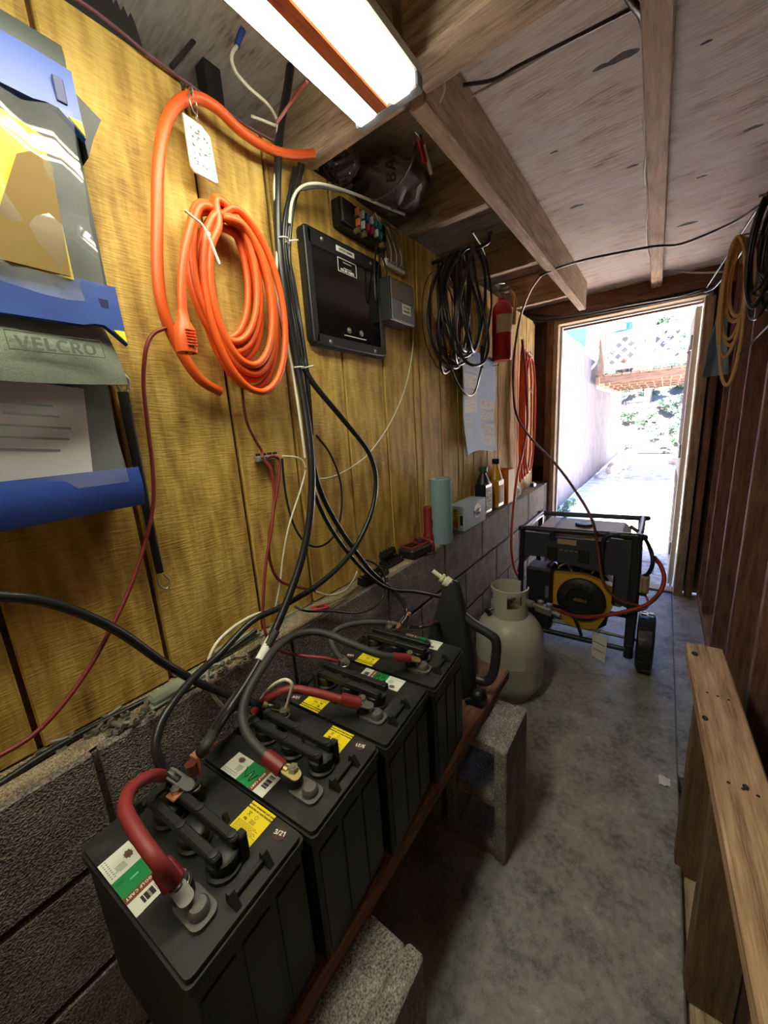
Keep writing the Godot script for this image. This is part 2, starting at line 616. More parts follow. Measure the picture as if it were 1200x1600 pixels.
	M.towel_blue = plain(Color8(122, 150, 160), 0.85)
	M.pale_blue = plain(Color8(172, 190, 204), 0.6)
	M.oval_print = plain(Color8(78, 74, 78), 0.5)
	M.orange_plug = plain(Color8(206, 66, 34), 0.4)
	M.stone_pale = plain(Color8(186, 178, 162), 0.7)
	M.bottle_dark = plain(Color8(26, 28, 36), 0.35)
	M.cap_green = plain(Color8(48, 92, 58), 0.4)
	M.bottle_yellow = plain(Color8(206, 152, 34), 0.35)
	M.carton_orange = plain(Color8(206, 118, 40), 0.6)
	M.carton_side = plain(Color8(220, 196, 130), 0.6)
	M.tag_red = plain(Color8(172, 62, 62), 0.5)
	M.case_clear = plain(Color8(132, 140, 126), 0.25)
	M.jug_black = plain(Color8(40, 42, 45), 0.42)
	M.nozzle_white = plain(Color8(206, 208, 180), 0.45)
	M.tank_paint = plain(Color8(182, 182, 164), 0.36)
	M.tank_label = plain(Color8(172, 170, 154), 0.5)
	M.hose_red = plain(Color8(158, 58, 44), 0.5)
	M.hose_brown = plain(Color8(104, 60, 52), 0.5)
	M.frame_black = plain(Color8(44, 46, 52), 0.35, 0.2)
	M.shroud_grey = plain(Color8(54, 58, 68), 0.5)
	M.plate_beige = plain(Color8(168, 146, 112), 0.6)
	M.fuel_beige = plain(Color8(190, 172, 148), 0.6)
	M.engine_dark = plain(Color8(34, 36, 42), 0.5)
	M.engine_yellow = plain(Color8(196, 150, 44), 0.5)
	M.recoil_print = plain(Color8(176, 132, 110), 0.6)
	M.rust = plain(Color8(120, 78, 56), 0.8)
	M.lumber_warm = surf(tan, 0.75, Vector2(0.7, 3.0), 0.12, Color(1.0, 0.94, 0.88))
	M.bag_grey = plain(Color8(112, 106, 104), 0.45)
	M.bag_print = plain(Color8(44, 40, 42), 0.5)
	M.saw_dark = plain(Color8(54, 52, 52), 0.5, 0.4)
	M.cloth_blue = plain(Color8(120, 150, 176), 0.85)
	M.stain_ochre = plain(Color8(128, 104, 50), 0.6)
	M.battery_case = plain(Color8(22, 23, 24), 0.45)
	M.grey_black = plain(Color8(50, 50, 50), 0.6)
	M.purple_wire = plain(Color8(104, 62, 74), 0.5)
	M.date_brown = plain(Color8(74, 44, 38), 0.7)
	M.fuse_dark = plain(Color8(96, 44, 40), 0.25)
	M.battery_label = label_material()
	M.warning_label = warning_material()
	M.pouch_grey = plain(Color8(58, 63, 62), 0.6)
	M.slot_blue = plain(Color8(20, 34, 86), 0.5)
	M.brown_card_and_shade = plain(Color8(118, 92, 34), 0.7)  # tape core card, and the shade painted on the yellow folder
	M.tan_sheet = plain(Color8(168, 140, 106), 0.7)
	M.fabric_dark = plain(Color8(72, 80, 70), 0.9)
	M.print_grey = plain(Color8(112, 112, 112), 0.8)
	M.brown_panel = plain(Color8(104, 92, 84), 0.5)
	M.grey_panel = plain(Color8(112, 116, 124), 0.45)
	M.brown_wire = plain(Color8(120, 92, 80), 0.5)
	M.label_cream = plain(Color8(206, 190, 160), 0.7)
	M.fuse_orange = plain(Color8(200, 108, 50), 0.3)
	M.fuse_clear = plain(Color8(196, 206, 206), 0.3)
	M.fuse_blue = plain(Color8(58, 92, 170), 0.3)
	M.fuse_green = plain(Color8(44, 122, 112), 0.3)
	M.fuse_red = plain(Color8(160, 34, 78), 0.3)
	M.poster_print = poster_material()
	M.lamp_lens = glow(Color(1.0, 1.0, 0.93), 14.0)
	M.orange_wood_and_reflection = surf(tan, 0.6, Vector2(0.9, 3.0), 0.05, Color(1.0, 0.62, 0.36))  # saw handle wood, and the orange reflection painted on the lamp strip
	M.white_paint = plain(Color8(206, 204, 196), 0.6)
	M.knot = plain(Color8(38, 32, 32), 0.9)
	M.print_black = plain(Color8(24, 24, 22), 0.7)
	M.print_white = plain(Color8(236, 236, 230), 0.7)

# ---------------------------------------------------------------- room
func make_floor():
	var f := struct("floor")
	one_box("slab", Vector3(-0.46, -0.08, -1.05), Vector3(1.19, 0.16, 4.3), 0.004, M.concrete, f)
	one_box("slab", Vector3(0.335, -0.08, -2.33), Vector3(0.4, 0.16, 1.74), 0.004, M.concrete, f)
	one_box("soil", Vector3(0.42, -0.12, -0.18), Vector3(0.57, 0.1, 2.56), 0.0, M.dirt, f)
	one_box("threshold", Vector3(-0.27, 0.0, -3.22), Vector3(0.82, 0.03, 0.1), 0.004, M.lumber_grey, f)

func make_walls_left():
	var w := struct("wall_left")
	# grooved boards: each strip stands proud of the backing, which shows in the grooves
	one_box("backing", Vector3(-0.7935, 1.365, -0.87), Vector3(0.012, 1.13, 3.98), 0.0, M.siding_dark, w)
	var cuts := [1.12, 0.96, 0.76, 0.56, 0.35, 0.145, -0.06, -0.265, -0.489, -0.66, -0.872, -1.072, -1.262, -1.31, -1.476, -1.637, -1.69, -1.815, -2.0, -2.17, -2.36, -2.53, -2.7, -2.86]
	for k in cuts.size() - 1:
		var a: float = cuts[k] - 0.004
		var b: float = cuts[k + 1] + 0.004
		one_box("siding_board", Vector3(-0.781, 1.3675, (a + b) / 2), Vector3(0.012, 1.135, a - b), 0.0025, M.siding, w)
	# what closes the shed behind that lining
	one_box("outer_sheathing", Vector3(-1.12, 1.05, -1.05), Vector3(0.03, 2.1, 4.4), 0.0, M.sheathing, w)
	for z in [0.9, 0.3, -0.3, -0.9, -1.5, -2.1]:
		one_box("stud", Vector3(-0.845, 1.36, z), Vector3(0.089, 1.13, 0.038), 0.002, M.lumber_red, w)
	one_box("corner_board", Vector3(-0.8, 1.36, -2.879), Vector3(0.05, 1.13, 0.03), 0.003, M.siding, w)

	var c := struct("wall_left_foundation")
	one_box("mortar_core", Vector3(-0.80, 0.395, -1.05), Vector3(0.18, 0.785, 4.3), 0.0, M.joint, c)
	for course in 4:
		var y := 0.7 - 0.1995 * course
		var z := 0.7027 - (0.0 if course % 2 == 0 else -0.203)
		for k in 10:
			var z0 := z - 0.4065 * k
			var a := minf(z0 - 0.005, 1.05)
			var b := maxf(z0 - 0.4015, -3.0)
			if a - b < 0.05:
				continue
			one_box("concrete_block", Vector3(-0.797 + rng.randf_range(-0.0015, 0.0015), y, (a + b) / 2), Vector3(0.194, 0.189, a - b), 0.004, M.block, c)
	# smeared mortar along the top of the ledge
	var st := mb()
	var rows := []
	for i in 161:
		var zz := 1.04 - i * 0.025
		var e := -0.709 + 0.004 * sin(i * 0.9) + 0.0035 * sin(i * 2.1 + 1.0) + 0.002 * sin(i * 0.23)
		rows.append([Vector3(-0.785, 0.797, zz), Vector3(-0.75, 0.798 + 0.0006 * sin(i * 1.3), zz), Vector3(e - 0.008, 0.7975, zz), Vector3(e, 0.7935, zz)])
	sheet(st, rows)
	put("mortar_cap", st, M.mortar, c)

func make_wall_right():
	var w := struct("wall_right")
	for k in 30:
		one_box("sheathing_board", Vector3(0.375, 1.0, 1.0 - k * 0.145), Vector3(0.018, 2.24, 0.141), 0.003, M.sheathing, w)
	one_box("outer_skin", Vector3(0.395, 1.0, -1.05), Vector3(0.012, 2.24, 4.4), 0.0, M.sheathing, w)
	for z in [-3.13, -2.83, -2.32, -1.88, -1.45, -1.04, -0.63, -0.22, 0.2, 0.6, 1.0]:
		one_box("stud", Vector3(0.3155, 1.06, z), Vector3(0.089, 2.02, 0.038), 0.003, M.lumber_red, w)
	one_box("sole_plate", Vector3(0.3155, 0.024, -2.33), Vector3(0.089, 0.045, 1.74), 0.003, M.lumber_red, w)
	one_box("top_plate", Vector3(0.3155, 2.075, -1.05), Vector3(0.089, 0.038, 4.3), 0.003, M.lumber_red, w)

func make_wall_back():
	var w := struct("wall_back")
	one_box("sheathing", Vector3(-0.9, 1.05, -3.26), Vector3(0.46, 2.1, 0.02), 0.0, M.sheathing, w)
	one_box("sheathing", Vector3(0.29, 1.05, -3.26), Vector3(0.22, 2.1, 0.02), 0.0, M.sheathing, w)
	one_box("sheathing", Vector3(-0.28, 2.04, -3.26), Vector3(0.9, 0.14, 0.02), 0.0, M.sheathing, w)
	one_box("stud", Vector3(-0.735, 1.03, -3.2), Vector3(0.045, 2.06, 0.089), 0.003, M.lumber_red, w)
	one_box("stud", Vector3(-1.02, 1.03, -3.2), Vector3(0.045, 2.06, 0.089), 0.003, M.lumber_red, w)
	one_box("blocking", Vector3(-0.88, 0.93, -3.2), Vector3(0.25, 0.04, 0.089), 0.003, M.lumber_red, w)
	one_box("stud", Vector3(0.222, 1.0, -3.19), Vector3(0.04, 2.0, 0.089), 0.003, M.lumber_red, w)
	one_box("header", Vector3(-0.35, 2.035, -3.16), Vector3(1.4, 0.11, 0.04), 0.004, M.lumber_red, w)
	var f := struct("wall_front")
	one_box("sheathing", Vector3(-0.35, 1.0, 1.1), Vector3(1.56, 2.2, 0.03), 0.0, M.siding, f)

func make_door_1():
	var d := struct("door_1")
	one_box("jamb", Vector3(-0.69, 0.975, -3.2), Vector3(0.032, 1.95, 0.13), 0.003, M.lumber_grey, d)
	one_box("jamb", Vector3(0.165, 0.965, -3.2), Vector3(0.05, 1.93, 0.13), 0.003, M.lumber_grey, d)
	one_box("head_jamb", Vector3(-0.265, 1.955, -3.2), Vector3(0.88, 0.032, 0.13), 0.003, M.lumber_grey, d)
	one_box("door_stop", Vector3(-0.668, 0.965, -3.235), Vector3(0.012, 1.93, 0.035), 0.002, M.white_paint, d)
	one_box("door_stop", Vector3(-0.265, 1.935, -3.235), Vector3(0.8, 0.012, 0.035), 0.002, M.white_paint, d)
	var leaf := one_box("door_leaf", Vector3(0.122, 0.97, -3.64), Vector3(0.035, 1.88, 0.74), 0.004, M.white_paint, d)
	for y in [0.3, 1.0, 1.7]:
		var st := mb()
		box(st, Vector3(0.1, y, -3.31), Vector3(0.006, 0.09, 0.03), 0.001)
		cyl(st, Vector3(0.1, y - 0.045, -3.29), Vector3(0.1, y + 0.045, -3.29), 0.006, 8)
		put("hinge", st, M.dull_steel, leaf)
	for r in [[0.5, 0.62], [1.38, 0.7]]:
		one_box("recess_panel", Vector3(0.1035, r[0], -3.64), Vector3(0.004, r[1], 0.5), 0.001, M.sheathing, leaf)

func make_ceiling():
	var c := struct("ceiling")
	grain_axis = 0
	for p in [[-0.6, -2.15, 1.03, 2.42], [-0.6, 0.17, 1.03, 2.2], [0.17, -2.15, 0.5, 2.42], [0.17, 0.17, 0.5, 2.2]]:
		one_box("plywood_panel", Vector3(p[0], 2.0975, p[1]), Vector3(p[2], 0.015, p[3]), 0.0015, M.ply, c)
	grain_axis = -1
	one_box("roof_deck", Vector3(-0.35, 2.125, -1.3), Vector3(1.9, 0.03, 5.2), 0.0, M.sheathing, c)
	one_box("eave_board", Vector3(-0.35, 2.09, -3.88), Vector3(1.9, 0.1, 0.02), 0.0, M.sheathing, c)
	# long beam and the short rafters that run to it from the lined wall
	one_box("beam", Vector3(-0.471, 2.009, -1.83), Vector3(0.039, 0.158, 2.0), 0.003, M.lumber_grey, c)
	one_box("beam", Vector3(-0.471, 2.009, 0.15), Vector3(0.039, 0.158, 1.74), 0.003, M.lumber_grey, c)
	for z in [-1.285, -1.85, -2.45]:
		one_box("rafter", Vector3(-0.79, 2.009, z), Vector3(0.597, 0.158, 0.038), 0.003, M.lumber, c)
	one_box("rafter", Vector3(-0.79, 2.009, -0.80), Vector3(0.597, 0.158, 0.038), 0.003, M.lumber, c)
	one_box("rafter", Vector3(-0.79, 2.009, 0.2), Vector3(0.597, 0.158, 0.038), 0.003, M.lumber, c)
	one_box("cross_beam", Vector3(-0.04, 2.015, -0.79), Vector3(0.82, 0.146, 0.089), 0.004, M.lumber, c)
	one_box("cross_beam", Vector3(-0.04, 2.015, 0.45), Vector3(0.82, 0.146, 0.089), 0.004, M.lumber, c)
	one_box("batten", Vector3(-0.087, 2.065, -1.99), Vector3(0.056, 0.048, 2.31), 0.003, M.lumber_grey, c, Basis(Vector3.UP, 0.016))
	# open knots in the plywood
	for k in [[Vector3(-0.144, 2.09, -1.234), 0.034], [Vector3(-0.344, 2.09, -1.463), 0.013], [Vector3(-0.154, 2.09, -1.723), 0.019], [Vector3(-0.346, 2.09, -1.853), 0.026], [Vector3(0.148, 2.09, -1.775), 0.024], [Vector3(0.041, 2.09, -1.974), 0.018], [Vector3(0.014, 2.09, -2.381), 0.04], [Vector3(0.011, 2.09, -1.324), 0.012], [Vector3(-0.187, 2.09, -1.23), 0.02]]:
		var s2 := mb()
		var poly := PackedVector2Array()
		for j in 12:
			var g := TAU * j / 12
			poly.append(Vector2(cos(g) * k[1], sin(g) * k[1] * 0.36 * (1.0 + 0.25 * sin(3 * g))))
		slab(s2, poly, 0.0015, flat_up(k[0], 0.12))
		put("knot", s2, M.knot, c)

func poster_material() -> StandardMaterial3D:
	var im := Image.create(256, 256, false, Image.FORMAT_RGB8)
	im.fill(Color8(142, 172, 208))
	rng.seed = 44
	for b in [[8, 62, 92, 34], [10, 100, 92, 52], [12, 130, 92, 26], [138, 116, 110, 26], [140, 144, 108, 26], [142, 178, 108, 30], [146, 210, 106, 30], [20, 176, 44, 6]]:
		im.fill_rect(Rect2i(b[0], b[1], b[2], b[3]), Color8(214, 214, 210))
		for k in 14:
			im.fill_rect(Rect2i(b[0] + 4 + rng.randi() % maxi(b[2] - 16, 1), b[1] + 3 + rng.randi() % maxi(b[3] - 5, 1), 3 + rng.randi() % 8, 2), Color8(150, 150, 158))
	for k in 8:
		im.fill_rect(Rect2i(10, 18 + k * 5, 60 + rng.randi() % 40, 2), Color8(196, 210, 226))
	for k in 6:
		im.fill_rect(Rect2i(22, 188 + k * 5, 30 + rng.randi() % 14, 2), Color8(190, 204, 222))
	im.fill_rect(Rect2i(146, 120, 12, 10), Color8(180, 120, 130))
	var m := plain(Color.WHITE, 0.6)
	m.albedo_texture = ImageTexture.create_from_image(im)
	return m

func label_material() -> StandardMaterial3D:
	var im := Image.create(220, 92, false, Image.FORMAT_RGB8)
	im.fill(Color8(222, 226, 216))
	im.fill_rect(Rect2i(84, 0, 66, 92), Color8(20, 138, 74))
	im.fill_rect(Rect2i(150, 0, 22, 92), Color8(128, 62, 34))
	rng.seed = 77
	for y in range(10, 62):
		var w := 3 if rng.randf() < 0.3 else 1
		if rng.randf() < 0.55:
			im.fill_rect(Rect2i(182, y, 24, w), Color8(40, 38, 36))
	for x in range(24, 55):
		for y in range(6, 34):
			var d := Vector2((x - 39) / 14.0, (y - 20) / 12.0).length()
			if d < 1.0 + 0.12 * sin(atan2(y - 20, x - 39) * 9.0):
				im.set_pixel(x, y, Color8(92, 66, 56) if (x + y) % 3 else Color8(120, 96, 84))
	for k in 5:
		im.fill_rect(Rect2i(48 + k * 5, 38, 2, 22 + rng.randi() % 12), Color8(110, 110, 106))
	for r in 2:
		for k in 8:
			im.fill_rect(Rect2i(6 + k * 9, 72 + r * 9, 3, 4), Color8(90, 90, 88))
	im.fill_rect(Rect2i(112, 30, 6, 24), Color8(120, 200, 150))
	im.fill_rect(Rect2i(96, 66, 2, 20), Color8(16, 84, 50))
	im.fill_rect(Rect2i(102, 66, 2, 20), Color8(16, 84, 50))
	var m := plain(Color.WHITE, 0.5)
	m.albedo_texture = ImageTexture.create_from_image(im)
	return m

func warning_material() -> StandardMaterial3D:
	var im := Image.create(208, 200, false, Image.FORMAT_RGB8)
	im.fill(Color8(238, 214, 24))
	rng.seed = 78
	for k in 11:
		var x := 10
		while x < 150 + rng.randi() % 40:
			var w := 6 + rng.randi() % 16
			im.fill_rect(Rect2i(x, 118 + k * 7, w, 3), Color8(112, 98, 20))
			x += w + 4
	for k in 4:
		im.fill_rect(Rect2i(86, 88 + k * 6, 44, 3), Color8(112, 98, 20))
	for k in 24:
		# crossed-out bin and recycling ring
		im.fill_rect(Rect2i(34 + k, 56 + k, 3, 3), Color8(70, 60, 16))
		im.fill_rect(Rect2i(58 - k, 56 + k, 3, 3), Color8(70, 60, 16))
		var g := TAU * k / 24.0
		im.fill_rect(Rect2i(108 + int(cos(g) * 11), 66 + int(sin(g) * 11), 3, 3), Color8(110, 96, 20))
	im.fill_rect(Rect2i(38, 56, 20, 3), Color8(70, 60, 16))
	var m := plain(Color.WHITE, 0.5)
	m.albedo_texture = ImageTexture.create_from_image(im)
	return m

# ---------------------------------------------------------------- the fluorescent lamp
func make_lamp():
	var t := thing("fluorescent_lamp", "two-tube white fluorescent lamp with an orange reflection painted on its centre strip under the rafters", "lamp", Vector3(-0.488, 1.93, -0.145))
	var L := 1.22
	one_box("housing", Vector3(0, -0.012, 0), Vector3(0.15, 0.022, L), 0.003, M.white_plastic, t)
	one_box("centre_strip", Vector3(0, -0.0385, 0), Vector3(0.028, 0.03, L - 0.06), 0.002, M.orange_wood_and_reflection, t)  # orange reflection painted into the strip's colour
	for s in [-1, 1]:
		one_box("end_cap", Vector3(0, -0.03, s * (L / 2 - 0.012)), Vector3(0.15, 0.03, 0.024), 0.003, M.grey_plastic, t)
		var poly := PackedVector2Array([Vector2(0.016, -0.022), Vector2(0.016, -0.044), Vector2(0.024, -0.05), Vector2(0.058, -0.05), Vector2(0.07, -0.038), Vector2(0.07, -0.022)])
		if s < 0:
			for k in poly.size():
				poly[k].x = -poly[k].x
		var st := mb()
		slab(st, poly, L - 0.05, Transform3D(Basis(), Vector3(0, 0, -L / 2 + 0.025)))
		put("tube_light_lens", st, M.lamp_lens, t)
		var a := AreaLight3D.new()
		a.name = "tube_glow"
		add_child(a, true)
		a.area_size = Vector2(0.05, L - 0.1)
		a.area_normalize_energy = true
		a.light_energy = 0.21
		a.light_color = Color(1.0, 0.985, 0.80)
		a.area_range = 12.0
		a.area_attenuation = 2.0
		a.shadow_enabled = true
		a.position = Vector3(-0.488 + s * 0.042, 1.93 - 0.053, -0.145)
		a.rotation = Vector3(-PI / 2, 0, 0)

# ---------------------------------------------------------------- things hung on the lined wall
const OUT := Basis(Vector3(0, 0, -1), Vector3(0, 1, 0), Vector3(1, 0, 0))   # local x along the wall towards the door, y up, z off the wall

func on_wall(at: Vector3) -> Transform3D:
	return Transform3D(OUT, at)

func wall_thing(called: String, label: String, category: String, at: Vector3, group := "") -> Node3D:
	var t := thing(called, label, category, at, 0.0, group)
	t.basis = OUT
	return t

func make_pouches():
	# upper pouch
	var t := wall_thing("hanging_pouch", "grey hanging pouch with a blue header and a clear pocket, above the other pouch", "pouch", Vector3(-0.772, 1.63, -0.12), "hanging pouches on the wall")
	var st := mb()
	slab(st, rounded(0.31, 0.34, 0.02), 0.03, Transform3D(Basis(), Vector3(0.0, 0, 0.012)))
	put("backing", st, M.pouch_grey, t)
	st = mb()
	var rows := []
	for i in 8:
		var line := []
		for j in 9:
			var x := -0.155 + 0.31 * j / 8.0
			var v := i / 7.0
			line.append(Vector3(x - v * 0.01, 0.195 - 0.042 * v - 0.02 * pow(abs(x) / 0.155, 2) * v, 0.05 + 0.02 * sin(v * PI * 0.6)))
		rows.append(line)
	sheet(st, rows, 0.003)
	put("grey_flap", st, M.pouch_grey, t)
	for yy in [0.122, -0.15]:
		st = mb()
		slab(st, PackedVector2Array([Vector2(-0.155, -0.034), Vector2(0.098, -0.034), Vector2(0.112, -0.03), Vector2(0.125, -0.03), Vector2(0.15, -0.055), Vector2(0.152, 0.03), Vector2(0.11, 0.032), Vector2(-0.155, 0.03)]), 0.01, Transform3D(Basis(Vector3.RIGHT, -0.12), Vector3(0, yy, 0.068 if yy > 0 else 0.072)))
		var h := put("blue_header", st, M.blue_plastic, t)
		one_box("slot", Vector3(0.131, yy - 0.005, 0.0805), Vector3(0.012, 0.03, 0.004), 0.001, M.slot_blue, h)
		st = mb()
		slab(st, PackedVector2Array([Vector2(0.134, -0.036), Vector2(0.149, -0.053), Vector2(0.149, -0.036)]), 0.0125, Transform3D(Basis(Vector3.RIGHT, -0.12), Vector3(0, yy, 0.068 if yy > 0 else 0.072)))
		put("yellow_corner", st, M.yellow, h)
	st = mb()
	slab(st, PackedVector2Array([Vector2(0.155, 0.14), Vector2(0.185, 0.12), Vector2(0.17, 0.09), Vector2(0.158, 0.06)]), 0.04, Transform3D(Basis(), Vector3(0, 0, 0.02)))
	put("bracket", st, M.black_plastic, t)
	var rd := []
	for i in 12:
		var line := []
		for j in 12:
			var x := -0.15 + 0.287 * j / 11.0
			var y := 0.085 - 0.235 * i / 11.0
			line.append(Vector3(x, y + 0.006 * sin(j * 1.3), 0.083 + 0.006 * sin(j * 1.9 + i * 0.4) + 0.004 * sin(j * 0.7 - i * 1.5) + 0.010 * sin(PI * j / 11.0)))
		rd.append(line)
	st = mb()
	sheet(st, rd)
	put("clear_pocket", st, M.film, t)
	# yellow folder inside the pocket
	var f := wall_thing("yellow_folder", "bright yellow folder inside the clear pocket of the upper pouch", "folder", Vector3(-0.772, 1.60, -0.15))
	st = mb()
	rows = []
	for i in 10:
		var v := i / 9.0
		var line := []
		for j in 6:
			var u := j / 5.0
			line.append(Vector3(-0.085 + 0.155 * u + 0.012 * (1.0 - v) * (1.0 - u), 0.098 - 0.19 * v - 0.018 * u * u * (1.0 - v), 0.078 + 0.006 * sin(u * PI)))
		rows.append(line)
	sheet(st, rows, 0.004)
	put("cover", st, M.yellow, f)
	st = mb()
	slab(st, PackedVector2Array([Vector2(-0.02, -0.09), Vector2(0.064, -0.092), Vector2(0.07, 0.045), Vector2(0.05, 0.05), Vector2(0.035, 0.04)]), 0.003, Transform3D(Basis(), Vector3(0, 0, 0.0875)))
	put("painted_bag_shade", st, M.brown_card_and_shade, f)  # brown patch that paints the bag's shadow onto the folder

	# lower pouch
	t = wall_thing("hanging_pouch", "grey-green hanging pouch with embossed flap, clear bag and blue bottom rail", "pouch", Vector3(-0.772, 1.33, -0.09), "hanging pouches on the wall")
	st = mb()
	slab(st, rounded(0.31, 0.31, 0.015), 0.03, Transform3D(Basis(), Vector3(0.0, 0, 0.012)))
	put("backing", st, M.pouch_grey, t)
	st = mb()
	rows = []
	for i in 9:
		var v := i / 8.0
		var line := []
		for j in 11:
			var u := j / 10.0
			var x := -0.155 + 0.315 * u + 0.012 * v * u
			line.append(Vector3(x, 0.145 - 0.10 * v - 0.012 * sin(PI * (u * 0.8)) * v, 0.055 + 0.035 * sin(v * PI * 0.55) - 0.012 * pow(u, 4)))
		rows.append(line)
	sheet(st, rows, 0.005)
	var flap := put("fabric_flap", st, M.fabric, t)
	text_part("VELCRO", 0.017, M.fabric_dark, flap, Transform3D(Basis(Vector3.RIGHT, -0.22), Vector3(0.092, 0.083, 0.0915)))
	st = mb()
	var pl := [Vector2(-0.052, -0.012), Vector2(0.052, -0.012), Vector2(0.052, 0.012), Vector2(-0.052, 0.012), Vector2(-0.052, -0.012)]
	for k in 4:
		var a: Vector2 = pl[k]
		var b: Vector2 = pl[k + 1]
		rod(st, [Vector3(0.092 + a.x, 0.085 + a.y, 0.0905 - a.y * 0.22), Vector3(0.092 + b.x, 0.085 + b.y, 0.0905 - b.y * 0.22)], 0.0006, 5)
	put("embossed_border", st, M.fabric_dark, flap)
	st = mb()
	rows = []
	for i in 14:
		var v := i / 13.0
		var line := []
		for j in 16:
			var u := j / 15.0
			var fold := 0.010 * sin(u * 9.0 + v * 4.0) * sin(v * PI) + 0.012 * exp(-pow((u - 0.62 + v * 0.45) * 9.0, 2))
			line.append(Vector3(-0.155 + 0.305 * u, 0.05 - 0.165 * v, 0.066 + fold + 0.008 * sin(u * PI)))
		rows.append(line)
	sheet(st, rows)
	put("clear_bag", st, M.film, t)
	st = mb()
	rows = []
	for i in 4:
		var line := []
		for j in 9:
			var u := j / 8.0
			line.append(Vector3(-0.155 + 0.325 * u, -0.095 - 0.02 * i, 0.062 + 0.012 * sin(u * 5.0) + 0.006 * sin(i * 1.1)))
		rows.append(line)
	sheet(st, rows, 0.018)
	put("blue_rail", st, M.blue_plastic, t)
	for a in [[-0.08, -0.02, 0.18, 0.13, 0.06], [0.05, -0.03, 0.13, 0.14, -0.1]]:
		var pp := wall_thing("paper_sheet", ["wide white paper sheet inside the lower pouch's clear bag", "narrow tilted paper sheet inside the lower pouch's clear bag"][0 if a[0] < 0.0 else 1], "paper", Vector3(-0.772, 1.33, -0.09) + OUT * Vector3(a[0], a[1], 0.046 + a[0] * 0.03), "papers in the clear bag")
		st = mb()
		slab(st, PackedVector2Array([Vector2(-a[2] / 2, -a[3] / 2), Vector2(a[2] / 2, -a[3] / 2), Vector2(a[2] / 2, a[3] / 2), Vector2(-a[2] / 2, a[3] / 2)]), 0.001, Transform3D(Basis(Vector3(0, 0, 1), a[4]), Vector3.ZERO))
		put("sheet", st, M.white_paper, pp)
		st = mb()
		for k in 5:
			box(st, Vector3(rng.randf_range(-0.01, 0.01), a[3] / 2 - 0.03 - k * 0.016, 0.0015), Vector3(a[2] * rng.randf_range(0.4, 0.7), 0.003, 0.0004), 0.0, Basis(Vector3(0, 0, 1), a[4]))
		var wr := put("handwriting", st, M.print_grey, pp)
		wr.set_meta("kind", "stuff")

func make_strap():
	var t := thing("tie_strap", "black flat strap with a wire hook at each end hanging beside the pouches", "strap", Vector3(-0.765, 1.2, -0.278))
	var st := mb()
	var rows := []
	for i in 9:
		var v := i / 8.0
		var y := 0.165 - 0.335 * v
		rows.append([Vector3(0.002, y, 0.008 - 0.002 * v), Vector3(0.006 + 0.004 * sin(v * 3), y, -0.0), Vector3(0.003, y, -0.008 + 0.002 * v)])
	sheet(st, rows, 0.003)
	put("strap", st, M.black_rubber, t)
	st = mb()
	tube(st, [Vector3(0, 0.16, 0), Vector3(0.004, 0.185, 0.008), Vector3(0.006, 0.195, 0), Vector3(0.004, 0.185, -0.012), Vector3(0.002, 0.165, -0.006)], 0.0018, 6)
	tube(st, [Vector3(0.002, 0.19, 0.008), Vector3(0, 0.197, -0.004), Vector3(0.003, 0.187, -0.014), Vector3(0.006, 0.17, -0.01)], 0.0018, 6)
	put("wire_hook", st, M.steel, t)
	st = mb()
	tube(st, [Vector3(0.002, -0.165, 0.004), Vector3(0.003, -0.18, 0.006), Vector3(0.006, -0.197, 0.004), Vector3(0.008, -0.203, -0.006), Vector3(0.006, -0.19, -0.013), Vector3(0.004, -0.175, -0.006)], 0.0018, 6)
	put("wire_hook", st, M.steel, t)

